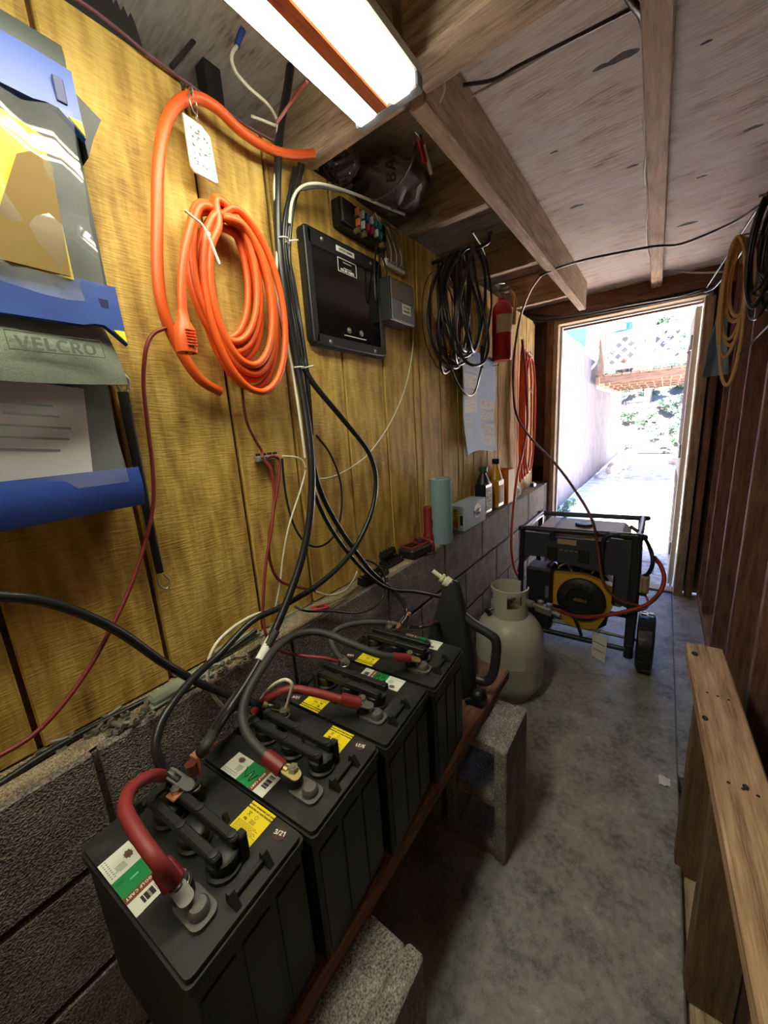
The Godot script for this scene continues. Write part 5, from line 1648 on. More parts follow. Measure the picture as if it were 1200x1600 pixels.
	lathe(st, [Vector2(0.018, -0.02), Vector2(0.037, -0.02), Vector2(0.037, 0.02), Vector2(0.018, 0.02)], Transform3D(Basis(Vector3.RIGHT, PI / 2), Vector3.ZERO), 22)
	put("tape", st, M.white_paper, t)
	st = mb()
	lathe(st, [Vector2(0.016, -0.0205), Vector2(0.019, -0.0205), Vector2(0.019, 0.0205), Vector2(0.016, 0.0205), Vector2(0.016, -0.0205)], Transform3D(Basis(Vector3.RIGHT, PI / 2), Vector3.ZERO), 22)
	put("core", st, M.brown_card_and_shade, t)
	t = thing("blue_clip", "small bright blue plastic clip at the door end of the ledge", "clip", Vector3(-0.735, 0.803, -2.78))
	one_box("body", Vector3(0, 0.014, 0), Vector3(0.03, 0.024, 0.06), 0.004, M.blue_plastic, t)
	one_box("tab", Vector3(0, 0.03, 0.01), Vector3(0.02, 0.012, 0.025), 0.003, M.pale_blue, t)
	# red plastic handle on the ledge
	t = thing("red_tag", "flat red plastic tag lying on the ledge under the wires", "tag", Vector3(-0.735, 0.798, -0.646), 0.9)
	st = mb()
	slab(st, rounded(0.05, 0.026, 0.01), 0.004, flat_up(Vector3.ZERO))
	put("plate", st, M.tag_red, t)
	st = mb()
	slab(st, rounded(0.024, 0.008, 0.004), 0.0005, flat_up(Vector3(0.002, 0.004, 0)))
	put("slot", st, M.print_black, t)
	# clear cases
	for k in [[Vector3(-0.73, 0.798, -0.261), 0.0, "clear plastic blister case on the ledge beside the scattered nuts"], [Vector3(-0.77, 0.798, -0.413), 0.0, "grey-green plastic case on the ledge under the wires"]]:
		t = thing("plastic_case", k[2], "case", k[0], 0.0, "small cases on the ledge")
		one_box("tray", Vector3(0, 0.009, 0), Vector3(0.034, 0.016, 0.11), 0.005, M.case_clear, t)
		one_box("rim", Vector3(0, 0.003, 0), Vector3(0.04, 0.004, 0.12), 0.001, M.case_clear, t)
	# crumpled clear bag by the second battery
	t = thing("crumpled_bag", "crumpled clear plastic bag on the ledge behind the second battery", "bag", Vector3(-0.772, 0.798, -0.563))
	st = mb()
	rng.seed = 15
	var rows := []
	for i in 7:
		var line := []
		for j in 9:
			line.append(Vector3(-0.03 + 0.012 * i, 0.004 + 0.016 * rng.randf() * sin(PI * j / 8.0), 0.06 - 0.016 * j))
		rows.append(line)
	sheet(st, rows)
	put("film", st, M.film, t)

func ring_2d(a: float, b: float) -> Array:
	var out := []
	for k in 18:
		out.append(Vector2(cos(TAU * k / 18) * a, sin(TAU * k / 18) * b))
	return out

func make_hardware():
	# nuts, washers and bolts strewn along the ledge
	rng.seed = 23
	var spots := [Vector3(-0.762, 0.798, -0.055), Vector3(-0.747, 0.798, -0.079), Vector3(-0.756, 0.798, -0.094), Vector3(-0.758, 0.798, -0.102), Vector3(-0.742, 0.798, -0.115), Vector3(-0.739, 0.798, -0.124), Vector3(-0.735, 0.798, -0.136), Vector3(-0.718, 0.798, -0.137), Vector3(-0.729, 0.798, -0.147), Vector3(-0.711, 0.798, -0.148), Vector3(-0.721, 0.798, -0.166), Vector3(-0.704, 0.798, -0.166), Vector3(-0.707, 0.798, -0.174), Vector3(-0.715, 0.798, -0.184), Vector3(-0.721, 0.798, -0.194), Vector3(-0.7, 0.798, -0.195), Vector3(-0.743, 0.798, -0.169), Vector3(-0.761, 0.798, -0.147), Vector3(-0.732, 0.798, -0.325), Vector3(-0.731, 0.798, -0.336), Vector3(-0.729, 0.798, -0.347), Vector3(-0.709, 0.798, -0.344), Vector3(-0.723, 0.798, -0.361), Vector3(-0.726, 0.798, -0.376), Vector3(-0.695, 0.798, -0.384), Vector3(-0.71, 0.798, -0.407), Vector3(-0.708, 0.798, -0.426), Vector3(-0.706, 0.798, -0.331), Vector3(-0.692, 0.798, -0.37)]
	for k in spots.size():
		var at: Vector3 = spots[k]
		var kind := k % 3
		var r := rng.randf_range(0.0055, 0.0085)
		if kind == 2:
			var b := thing("hex_bolt", "loose steel hex bolt among the nuts on the ledge", "bolt", at, rng.randf() * TAU, "loose hardware on the ledge")
			var st := mb()
			cyl(st, Vector3(0, r, 0.0), Vector3(0, r, 0.026), r * 0.55, 8)
			put("shank", st, M.dull_steel, b)
			st = mb()
			slab(st, hexagon(r), -0.006, Transform3D(Basis(), Vector3(0, r, 0)))
			put("head", st, M.dull_steel, b)
		else:
			var nn := thing("hex_nut", ("bright" if k % 2 else "dull grey") + " loose hex nut among the bolts on the ledge", "nut", at, rng.randf() * TAU, "loose hardware on the ledge")
			var st := mb()
			var hx := hexagon(r)
			for j in 6:
				var a2 := hx[j]
				var b2 := hx[(j + 1) % 6]
				var n2 := (a2 + b2).normalized()
				quad(st, Vector3(a2.x, 0, a2.y), Vector3(b2.x, 0, b2.y), Vector3(b2.x, 0.006, b2.y), Vector3(a2.x, 0.006, a2.y), Vector3(n2.x, 0, n2.y))
				var c2 := a2.normalized() * r * 0.55
				var d2 := b2.normalized() * r * 0.55
				quad(st, Vector3(a2.x, 0.006, a2.y), Vector3(b2.x, 0.006, b2.y), Vector3(d2.x, 0.006, d2.y), Vector3(c2.x, 0.006, c2.y), Vector3.UP)
				quad(st, Vector3(c2.x, 0.006, c2.y), Vector3(d2.x, 0.006, d2.y), Vector3(d2.x, 0, d2.y), Vector3(c2.x, 0, c2.y), -Vector3(n2.x, 0, n2.y))
			put("nut", st, M.steel if k % 2 else M.dull_steel, nn)

# ---------------------------------------------------------------- jug, propane, generator
func make_jug():
	var t := thing("filler_jug", "black battery filler jug with a white nozzle standing at the plank end", "jug", Vector3(-0.455, 0.437, -0.97), 0.12)
	# wedge-shaped body: narrow at the neck, broad at the foot
	var st := mb()
	var prof := [[-0.005, 0.070, 0.10], [0.03, 0.072, 0.10], [0.12, 0.068, 0.09], [0.2, 0.060, 0.07], [0.27, 0.045, 0.05], [0.33, 0.030, 0.034], [0.36, 0.022, 0.024]]
	var rows := []
	for p in prof:
		var line := []
		for j in 17:
			var g := TAU * j / 16.0
			var cx: float = -0.05 + p[0] * 0.05
			var q := Vector2(cos(g), sin(g))
			var f := 1.0 / pow(pow(abs(q.x), 4) + pow(abs(q.y), 4), 0.25)
			line.append(Vector3(cx + q.x * f * p[2] * 0.9, p[0] + 0.005, -q.y * f * p[1] * 0.75))
		rows.append(line)
	rows.reverse()
	sheet(st, rows)
	var top: Vector3 = rows[0][0]
	ball(st, Vector3(-0.032, 0.362, 0), Vector3(0.02, 0.012, 0.018), 12)
	put("body", st, M.jug_black, t)
	st = mb()
	tube(st, [Vector3(-0.022, 0.30, 0), Vector3(0.0, 0.262, 0), Vector3(0.04, 0.236, 0), Vector3(0.085, 0.215, 0), Vector3(0.10, 0.195, 0), Vector3(0.10, 0.15, 0), Vector3(0.092, 0.09, 0), Vector3(0.075, 0.055, 0), Vector3(0.05, 0.05, 0), Vector3(0.01, 0.06, 0)], 0.0145, 12, 5)
	put("handle", st, M.jug_black, t)
	st = mb()
	var d := Vector3(-0.75, 0.55, 0.1).normalized()
	var a := Vector3(-0.038, 0.358, 0)
	cyl(st, a - d * 0.005, a + d * 0.022, 0.017, 14, 0.002)
	cyl(st, a + d * 0.022, a + d * 0.028, 0.011, 12)
	cyl(st, a + d * 0.028, a + d * 0.036, 0.015, 12, 0.001)
	cyl(st, a + d * 0.036, a + d * 0.068, 0.007, 10, 0.001)
	put("nozzle", st, M.nozzle_white, t)
	var b := thing("rubber_ball", "small black rubber ball resting on the plank in front of the jug", "ball", Vector3(-0.392, 0.437, -0.932))
	st = mb()
	ball(st, Vector3(0, 0.026, 0), Vector3(0.026, 0.026, 0.026), 20)
	put("ball", st, M.black_rubber, b)
	st = mb()
	cyl(st, Vector3(-0.012, 0.02, 0.012), Vector3(-0.034, 0.012, 0.02), 0.009, 10)
	put("stub", st, M.black_rubber, b)

func make_propane():
	var t := thing("propane_tank", "pale grey propane tank with a handle collar on the floor", "gas tank", Vector3(-0.518, 0, -1.606), 0.0)
	var st := mb()
	var prof := [Vector2(0.0, 0.03), Vector2(0.11, 0.03), Vector2(0.135, 0.045), Vector2(0.15, 0.075), Vector2(0.1535, 0.1), Vector2(0.1535, 0.19), Vector2(0.1545, 0.193), Vector2(0.1545, 0.2), Vector2(0.1535, 0.203), Vector2(0.1535, 0.27), Vector2(0.15, 0.31), Vector2(0.138, 0.345), Vector2(0.117, 0.375), Vector2(0.088, 0.397), Vector2(0.05, 0.41), Vector2(0, 0.414)]
	lathe(st, prof, Transform3D.IDENTITY, 40)
	put("vessel", st, M.tank_paint, t)
	st = mb()
	lathe(st, [Vector2(0.108, 0.05), Vector2(0.112, 0.0), Vector2(0.108, 0.0), Vector2(0.104, 0.05)], Transform3D.IDENTITY, 32)
	put("foot_ring", st, M.tank_paint, t)
	# collar with a gap towards the valve outlet and hand holes
	st = mb()
	var c0 := -0.35
	lathe(st, [Vector2(0.082, 0.515), Vector2(0.084, 0.535), Vector2(0.079, 0.537), Vector2(0.077, 0.515)], Transform3D.IDENTITY, 36, c0, c0 + TAU * 0.86)
	lathe(st, [Vector2(0.082, 0.385), Vector2(0.082, 0.455), Vector2(0.0775, 0.455), Vector2(0.0775, 0.385)], Transform3D.IDENTITY, 36, c0, c0 + TAU * 0.86)
	for k in [[0.0, 0.9], [1.75, 2.7], [3.6, 5.4]]:
		lathe(st, [Vector2(0.082, 0.454), Vector2(0.082, 0.516), Vector2(0.0775, 0.516), Vector2(0.0775, 0.454)], Transform3D.IDENTITY, 12, c0 + k[0], c0 + k[1])
	put("collar", st, M.tank_paint, t)
	st = mb()
	cyl(st, Vector3(0, 0.41, 0), Vector3(0, 0.47, 0), 0.018, 14)
	cyl(st, Vector3(0, 0.445, 0), Vector3(0.07, 0.445, 0.03), 0.013, 12)
	put("valve", st, M.brass, t)
	st = mb()
	lathe(st, [Vector2(0, 0.47), Vector2(0.028, 0.472), Vector2(0.031, 0.482), Vector2(0.026, 0.492), Vector2(0, 0.494)], Transform3D.IDENTITY, 12)
	put("hand_wheel", st, M.dull_steel, t)
	st = mb()
	cyl(st, Vector3(-0.07, 0.40, 0.06), Vector3(-0.085, 0.425, 0.07), 0.011, 12)
	tube(st, [Vector3(-0.075, 0.418, 0.062), Vector3(-0.06, 0.43, 0.07), Vector3(-0.035, 0.44, 0.05)], 0.003, 6)
	put("plug_cap", st, M.black_rubber, t)
	st = mb()
	lathe(st, [Vector2(0.1542, 0.16), Vector2(0.1542, 0.26)], Transform3D.IDENTITY, 8, 0.35, 0.8)
	put("faded_label", st, M.tank_label, t)
	# regulator and hoses
	var r := thing("gas_regulator", "grey metal gas regulator screwed to the propane tank valve", "regulator", Vector3(-0.445, 0.475, -1.60), -0.32)
	st = mb()
	cyl(st, Vector3(0.0, 0, 0), Vector3(0.04, 0, 0), 0.016, 12, 0.002)
	cyl(st, Vector3(0.04, 0, 0), Vector3(0.06, 0, 0), 0.010, 10)
	box(st, Vector3(0.095, 0.0, 0), Vector3(0.075, 0.035, 0.04), 0.006)
	put("body", st, M.dull_steel, r)
	for x in [0.075, 0.115]:
		st = mb()
		cyl(st, Vector3(x, 0.015, 0), Vector3(x, 0.032, 0), 0.013, 14, 0.002)
		put("cap", st, M.dull_steel, r)
	st = mb()
	cyl(st, Vector3(0.13, -0.002, 0), Vector3(0.165, -0.006, 0), 0.009, 10)
	put("outlet", st, M.dull_steel, r)
	var g := "hoses at the generator"
	cable("gas_hose", "red gas hose running from the regulator across the generator and up round its side", [Vector3(-0.4, 0.329, -1.916), Vector3(-0.314, 0.387, -1.75), Vector3(-0.247, 0.335, -1.85), Vector3(-0.162, 0.327, -1.93), Vector3(-0.076, 0.354, -1.97), Vector3(-0.004, 0.4, -1.98), Vector3(0.039, 0.468, -1.98), Vector3(0.053, 0.524, -2.02), Vector3(0.038, 0.563, -2.08), Vector3(0.008, 0.593, -2.12)], 0.0095, M.hose_red, g, 6, "hose")
	cable("gas_hose", "black gas hose dropping from the regulator to the generator", [Vector3(-0.347, 0.455, -1.66), Vector3(-0.31, 0.424, -1.72), Vector3(-0.284, 0.346, -1.82), Vector3(-0.274, 0.245, -1.92), Vector3(-0.266, 0.167, -1.98)], 0.0085, M.black_rubber, g, 6, "hose")

func make_generator():
	var t := thing("generator", "portable generator with black tube frame, yellow engine cover and wheels", "generator", Vector3(-0.31, 0, -2.22), 0.0)
	var X0 := -0.262
	var X1 := 0.255
	var Z0 := 0.19
	var Z1 := -0.19
	var Y := 0.70
	var r := 0.0145
	var st: SurfaceTool
	# tube frame
	st = mb()
	rod(st, curve([Vector3(X0 + 0.02, Y, Z0), Vector3(X1 - 0.02, Y + 0.012, Z0), Vector3(X1, Y + 0.012, Z0 - 0.02), Vector3(X1, Y + 0.012, Z1 + 0.02), Vector3(X1 - 0.02, Y + 0.012, Z1), Vector3(X0 + 0.02, Y, Z1), Vector3(X0, Y, Z1 + 0.02), Vector3(X0, Y, Z0 - 0.02)], 5, true), r, 10, true)
	put("top_rail", st, M.frame_black, t)
	for p in [[X0 - 0.02, Z0], [X0 - 0.02, Z1], [X1, Z1]]:
		st = mb()
		rod(st, [Vector3(lerpf(p[0], 0, 0.03), Y, p[1]), Vector3(p[0], 0.4, p[1]), Vector3(p[0], 0.10, p[1])], r, 10)
		put("frame_post", st, M.frame_black, t)
	st = mb()
	box(st, Vector3(X1 - 0.005, 0.42, Z0 - 0.005), Vector3(0.042, 0.58, 0.03), 0.006)
	put("frame_post", st, M.frame_black, t)
	for z in [Z0, Z1]:
		st = mb()
		rod(st, [Vector3(X0 - 0.02, 0.11, z), Vector3(X1, 0.12, z)], r, 10)
		put("base_rail", st, M.frame_black, t)
	for x in [X0 - 0.02, X1]:
		st = mb()
		rod(st, [Vector3(x, 0.11, Z0), Vector3(x, 0.11, Z1)], r, 10)
		put("base_rail", st, M.frame_black, t)
	for s in [[X0, Z0], [X0, Z1]]:
		st = mb()
		cyl(st, Vector3(s[0], 0.0, s[1]), Vector3(s[0], 0.11, s[1]), 0.02, 12, 0.003)
		put("rubber_foot", st, M.black_rubber, t)
	st = mb()
	cyl(st, Vector3(X1 - 0.005, 0.075, Z0 - 0.005), Vector3(X1 - 0.005, 0.15, Z0 - 0.005), 0.021, 12, 0.003)
	put("rubber_foot", st, M.black_rubber, t)
	# upper front shroud: a plate with a slot under the rail and an arched lower edge
	st = mb()
	slab(st, PackedVector2Array([Vector2(X0 - 0.012, 0.44), Vector2(X0 - 0.005, 0.50), Vector2(X0 + 0.03, 0.545), Vector2(X0 + 0.11, 0.55), Vector2(X0 + 0.2, 0.53), Vector2(X0 + 0.33, 0.515), Vector2(X1 - 0.08, 0.50), Vector2(X1 - 0.075, 0.36), Vector2(X1 - 0.012, 0.34), Vector2(X1 - 0.005, 0.69), Vector2(X1 - 0.11, 0.69), Vector2(X1 - 0.12, 0.672), Vector2(X0 + 0.14, 0.666), Vector2(X0 + 0.13, 0.68), Vector2(X0, 0.68), Vector2(X0 - 0.04, 0.44)]), 0.008, Transform3D(Basis(), Vector3(0, 0, Z0 - 0.004)))
	put("front_shroud", st, M.shroud_grey, t)
	st = mb()
	slab(st, PackedVector2Array([Vector2(Z1, 0.45), Vector2(Z0, 0.45), Vector2(Z0, 0.69), Vector2(Z1, 0.69)]), 0.006, Transform3D(Basis(Vector3.UP, -PI / 2), Vector3(X1 - 0.002, 0, 0)))
	put("side_shroud", st, M.shroud_grey, t)
	one_box("maker_plate", Vector3(-0.05, 0.647, Z0 + 0.007), Vector3(0.09, 0.026, 0.006), 0.001, M.plate_beige, t)
	one_box("latch", Vector3(-0.12, 0.68, Z0 + 0.012), Vector3(0.028, 0.05, 0.016), 0.003, M.black_plastic, t)
	st = mb()
	for k in 7:
		box(st, Vector3(-0.1 + k * 0.024, 0.60, Z0 + 0.006), Vector3(0.015, 0.006, 0.004), 0.0)
	put("vent_print", st, M.print_grey, t)
	st = mb()
	for x in [-0.12, 0.03]:
		box(st, Vector3(x, 0.58, Z0 + 0.006), Vector3(0.05, 0.07, 0.012), 0.003)
	put("clip_cover", st, M.black_plastic, t)
	# fuel tank
	one_box("fuel_tank", Vector3(-0.01, 0.645, -0.01), Vector3(0.44, 0.10, 0.31), 0.03, M.fuel_beige, t)
	one_box("tank_band", Vector3(-0.13, 0.652, -0.01), Vector3(0.05, 0.093, 0.316), 0.02, M.shroud_grey, t)
	st = mb()
	cyl(st, Vector3(0.0, 0.69, 0.02), Vector3(0.0, 0.712, 0.02), 0.043, 24, 0.004)
	put("fuel_cap", st, M.black_plastic, t)
	# engine
	one_box("engine_block", Vector3(0.0, 0.3, -0.02), Vector3(0.28, 0.32, 0.26), 0.03, M.engine_dark, t)
	st = mb()
	slab(st, PackedVector2Array([Vector2(-0.125, 0.2), Vector2(0.0, 0.14), Vector2(0.1, 0.16), Vector2(0.165, 0.3), Vector2(0.16, 0.42), Vector2(0.03, 0.455), Vector2(-0.14, 0.44)]), 0.05, Transform3D(Basis(), Vector3(0.0, 0, 0.085)))
	put("engine_cover", st, M.engine_yellow, t)
	st = mb()
	lathe(st, [Vector2(0.118, 0), Vector2(0.118, 0.02), Vector2(0.105, 0.03), Vector2(0.07, 0.034), Vector2(0.065, 0.026), Vector2(0.04, 0.026), Vector2(0.038, 0.03), Vector2(0, 0.03)], Transform3D(Basis(Vector3.RIGHT, PI / 2), Vector3(0.02, 0.32, 0.135)), 32)
	var rec := put("recoil_starter", st, M.black_plastic, t)
	text_part("420cc", 0.017, M.recoil_print, rec, Transform3D(Basis(), Vector3(0.02, 0.325, 0.1665)))
	for k in 16:
		var g := TAU * k / 16.0
		one_box("recoil_slot", Vector3(0.02 + cos(g) * 0.087, 0.32 + sin(g) * 0.087, 0.166), Vector3(0.022, 0.008, 0.004), 0.001, M.print_black, rec, Basis(Vector3(0, 0, 1), g))
	one_box("outlet_box", Vector3(-0.19, 0.29, 0.10), Vector3(0.14, 0.36, 0.14), 0.012, M.engine_dark, t)
	one_box("side_sticker", Vector3(-0.145, 0.34, 0.1715), Vector3(0.018, 0.07, 0.001), 0.0, M.print_grey, t)
	st = mb()
	cyl(st, Vector3(-0.14, 0.28, -0.08), Vector3(-0.24, 0.28, -0.08), 0.12, 20, 0.01)
	put("alternator", st, M.engine_dark, t)
	one_box("air_filter", Vector3(0.06, 0.49, 0.02), Vector3(0.13, 0.09, 0.12), 0.02, M.engine_dark, t)
	one_box("muffler", Vector3(-0.04, 0.5, -0.1), Vector3(0.22, 0.1, 0.12), 0.03, M.dull_steel, t)
	one_box("rust_cover", Vector3(-0.12, 0.515, 0.04), Vector3(0.1, 0.06, 0.08), 0.012, M.rust, t)
	rng.seed = 3
	for k in 6:
		st = mb()
		var x := -0.16 + k * 0.055
		tube(st, [Vector3(x, 0.46, 0.1), Vector3(x + 0.02, 0.49 + 0.02 * rng.randf(), 0.15), Vector3(x + 0.05, 0.5 + 0.02 * rng.randf(), 0.13), Vector3(x + 0.07, 0.46, 0.11)], 0.004, 7)
		put("engine_lead", st, [M.black_cable, M.white_cable, M.grey_cable][k % 3], t)
	st = mb()
	box(st, Vector3(0.185, 0.42, 0.13), Vector3(0.05, 0.2, 0.05), 0.01)
	put("carburettor", st, M.engine_dark, t)
	for k in 3:
		st = mb()
		cyl(st, Vector3(0.19, 0.34 + k * 0.06, 0.155), Vector3(0.19, 0.34 + k * 0.06, 0.165), 0.013, 12)
		put("knob", st, M.dull_steel, t)
	# handle bar at the right front
	st = mb()
	tube(st, [Vector3(0.11, 0.56, Z0 + 0.012), Vector3(0.112, 0.66, Z0 + 0.016), Vector3(0.13, 0.705, Z0 + 0.018), Vector3(0.17, 0.71, Z0 + 0.01), Vector3(0.22, 0.69, Z0 - 0.03), Vector3(0.26, 0.66, Z0 - 0.12)], 0.0115, 10)
	put("handle", st, M.frame_black, t)
	# wheels
	for s in [1, -1]:
		var xc := 0.315 if s > 0 else -0.325
		st = mb()
		var pr := [Vector2(0.085, -0.033), Vector2(0.125, -0.036), Vector2(0.143, -0.028), Vector2(0.147, 0.0), Vector2(0.143, 0.028), Vector2(0.125, 0.036), Vector2(0.085, 0.033)]
		lathe(st, pr, Transform3D(Basis(Vector3(0, 0, 1), -PI / 2), Vector3(xc, 0.147, 0.12)), 32)
		var ty := put("tyre", st, M.black_rubber, t)
		for k in 26:
			var g := TAU * k / 26.0
			for q in [-1, 1]:
				one_box("tread_block", Vector3(xc + q * 0.014, 0.147 + sin(g + q * 0.06) * 0.1455, 0.12 + cos(g + q * 0.06) * 0.1455), Vector3(0.022, 0.006, 0.020), 0.001, M.black_rubber, ty, Basis(Vector3.RIGHT, PI / 2 - g))
		st = mb()
		lathe(st, [Vector2(0, -0.02), Vector2(0.03, -0.022), Vector2(0.06, -0.012), Vector2(0.086, -0.03), Vector2(0.086, 0.03), Vector2(0.06, 0.012), Vector2(0.03, 0.022), Vector2(0, 0.02)], Transform3D(Basis(Vector3(0, 0, 1), -PI / 2), Vector3(xc, 0.147, 0.12)), 24)
		put("hub", st, M.dull_steel, t)
	st = mb()
	cyl(st, Vector3(-0.32, 0.147, 0.12), Vector3(0.31, 0.147, 0.12), 0.01, 10)
	put("axle", st, M.dull_steel, t)
	# white tag
	var w := thing("hang_tag", "white printed hang tag dangling from the bottom of the generator", "tag", Vector3(-0.186, 0.151, -2), 0.3)
	st = mb()
	sheet(st, [[Vector3(-0.035, 0.05, 0), Vector3(0.035, 0.02, 0.01)], [Vector3(-0.03, -0.02, 0.006), Vector3(0.032, -0.05, 0.012)], [Vector3(-0.032, -0.09, 0.002), Vector3(0.03, -0.125, 0.008)]], 0.001)
	put("card", st, M.white_paper, w)
	st = mb()
	for k in 2:
		box(st, Vector3(0.0, -0.015 - k * 0.04, 0.0105), Vector3(0.06, 0.003, 0.001), 0.0, Basis(Vector3(0, 0, 1), -0.42))
	put("printed_line", st, M.print_black, w)
	st = mb()
	tube(st, [Vector3(-0.005, 0.035, 0.005), Vector3(0.0, 0.06, 0.01), Vector3(0.02, 0.075, 0.0)], 0.0012, 5)
	put("string", st, M.black_cable, w)
	# plug adapter and cords at the right side
	var p := thing("plug_adapter", "beige plug adapter hanging at the right side of the generator", "plug", Vector3(-0.027, 0.47, -2.06))
	one_box("body", Vector3(0, 0, 0), Vector3(0.055, 0.085, 0.045), 0.006, M.plate_beige, p)
	st = mb()
	for k in 3:
		box(st, Vector3(-0.018 + 0.018 * k, 0.0, 0.0232), Vector3(0.003, 0.075, 0.002), 0.0)
	put("rib", st, M.brown_panel, p)
	one_box("collar", Vector3(0, -0.05, 0), Vector3(0.04, 0.016, 0.035), 0.004, M.black_plastic, p)
	cable("power_lead", "black power lead curving from the generator panel to the plug adapter", [Vector3(-0.096, 0.741, -2.1), Vector3(-0.041, 0.701, -2.08), Vector3(-0.007, 0.636, -2.08), Vector3(0.005, 0.58, -2.06), Vector3(-0.006, 0.53, -2.06), Vector3(-0.024, 0.51, -2.06)], 0.009, M.black_rubber, "hoses at the generator", 6, "lead")
	cable("power_lead", "thin pink lead hanging below the plug adapter", [Vector3(-0.021, 0.428, -2.06), Vector3(-0.001, 0.39, -2.06), Vector3(-0.003, 0.353, -2.05), Vector3(-0.039, 0.336, -2.03)], 0.005, M.pink_cable, "hoses at the generator", 6, "lead")

func make_cords_to_generator():
	cable("extension_cord", "brown cord dropping from the beam across the doorway to the generator", [Vector3(-0.509, 1.92, -1.981), Vector3(-0.617, 1.931, -2.2), Vector3(-0.729, 1.852, -2.4), Vector3(-0.76, 1.645, -2.4), Vector3(-0.762, 1.46, -2.4), Vector3(-0.722, 1.305, -2.35), Vector3(-0.61, 1.173, -2.25), Vector3(-0.454, 1.037, -2.15), Vector3(-0.333, 0.909, -2.05), Vector3(-0.246, 0.787, -1.98), Vector3(-0.212, 0.637, -1.98), Vector3(-0.188, 0.52, -1.95), Vector3(-0.152, 0.444, -1.95), Vector3(-0.091, 0.4, -1.97), Vector3(-0.016, 0.379, -2)], 0.0065, M.hose_brown, "cords through the shed", 6, "cord")
	cable("extension_cord", "orange cord hanging along the block wall down to the generator", [Vector3(-0.7, 1.735, -2.358), Vector3(-0.69, 1.49, -2.413), Vector3(-0.68, 1.263, -2.418), Vector3(-0.67, 1.115, -2.312), Vector3(-0.66, 0.962, -2.162), Vector3(-0.66, 0.767, -2.099), Vector3(-0.65, 0.594, -2.039), Vector3(-0.64, 0.454, -2.057), Vector3(-0.62, 0.361, -2.104)], 0.0075, M.hose_red, "cords through the shed", 6, "cord")

func make_low_wall():
	var t := thing("low_stud_wall", "low bare stud frame with a weathered plank top along the aisle", "stud wall", Vector3(0.19, 0, -0.445), 0.042)
	one_box("top_plate", Vector3(0, 0.541, 0), Vector3(0.089, 0.038, 1.9), 0.004, M.lumber_warm, t)
	one_box("bottom_plate", Vector3(0, -0.05, 0), Vector3(0.089, 0.038, 1.9), 0.003, M.lumber, t)
	for z in [-0.69, -0.4, -0.05, 0.3, 0.7]:
		one_box("stud", Vector3(0, 0.245, z), Vector3(0.085, 0.553, 0.036), 0.003, M.lumber_stud, t)
	one_box("kick_board", Vector3(0.05, 0.25, 0.0), Vector3(0.012, 0.54, 1.88), 0.002, M.sheathing, t)
	for z in [-0.69, -0.4, -0.05]:
		for x in [-0.02, 0.0, 0.02]:
			var st := mb()
			cyl(st, Vector3(x, 0.5595, z + x * 0.2), Vector3(x, 0.5606, z + x * 0.2), 0.0032, 8)
			put("nail_head", st, M.knot, t)
	for k in [[Vector3(0.125, 0.561, -1.323), 0.008], [Vector3(0.13, 0.56, -1.028), 0.006], [Vector3(0.178, 0.56, -0.852), 0.005]]:
		var st := mb()
		slab(st, PackedVector2Array(ring_2d(k[1], k[1] * 1.5)), 0.0006, flat_up(t.to_local(k[0])))
		put("knot", st, M.knot, t)
	# crumpled wrapper on the floor
	var w := thing("wrapper_scrap", "crumpled white scrap on the concrete floor by the low stud wall", "litter", Vector3(0.093, 0.002, -1.399))
	var st := mb()
	rng.seed = 66
	var rows := []
	for i in 5:
		var line := []
		for j in 6:
			line.append(Vector3(-0.016 + 0.008 * i + rng.randf() * 0.004, rng.randf() * 0.012, -0.02 + 0.008 * j))
		rows.append(line)
	sheet(st, rows, 0.001)
	put("scrap", st, M.white_paper, w)

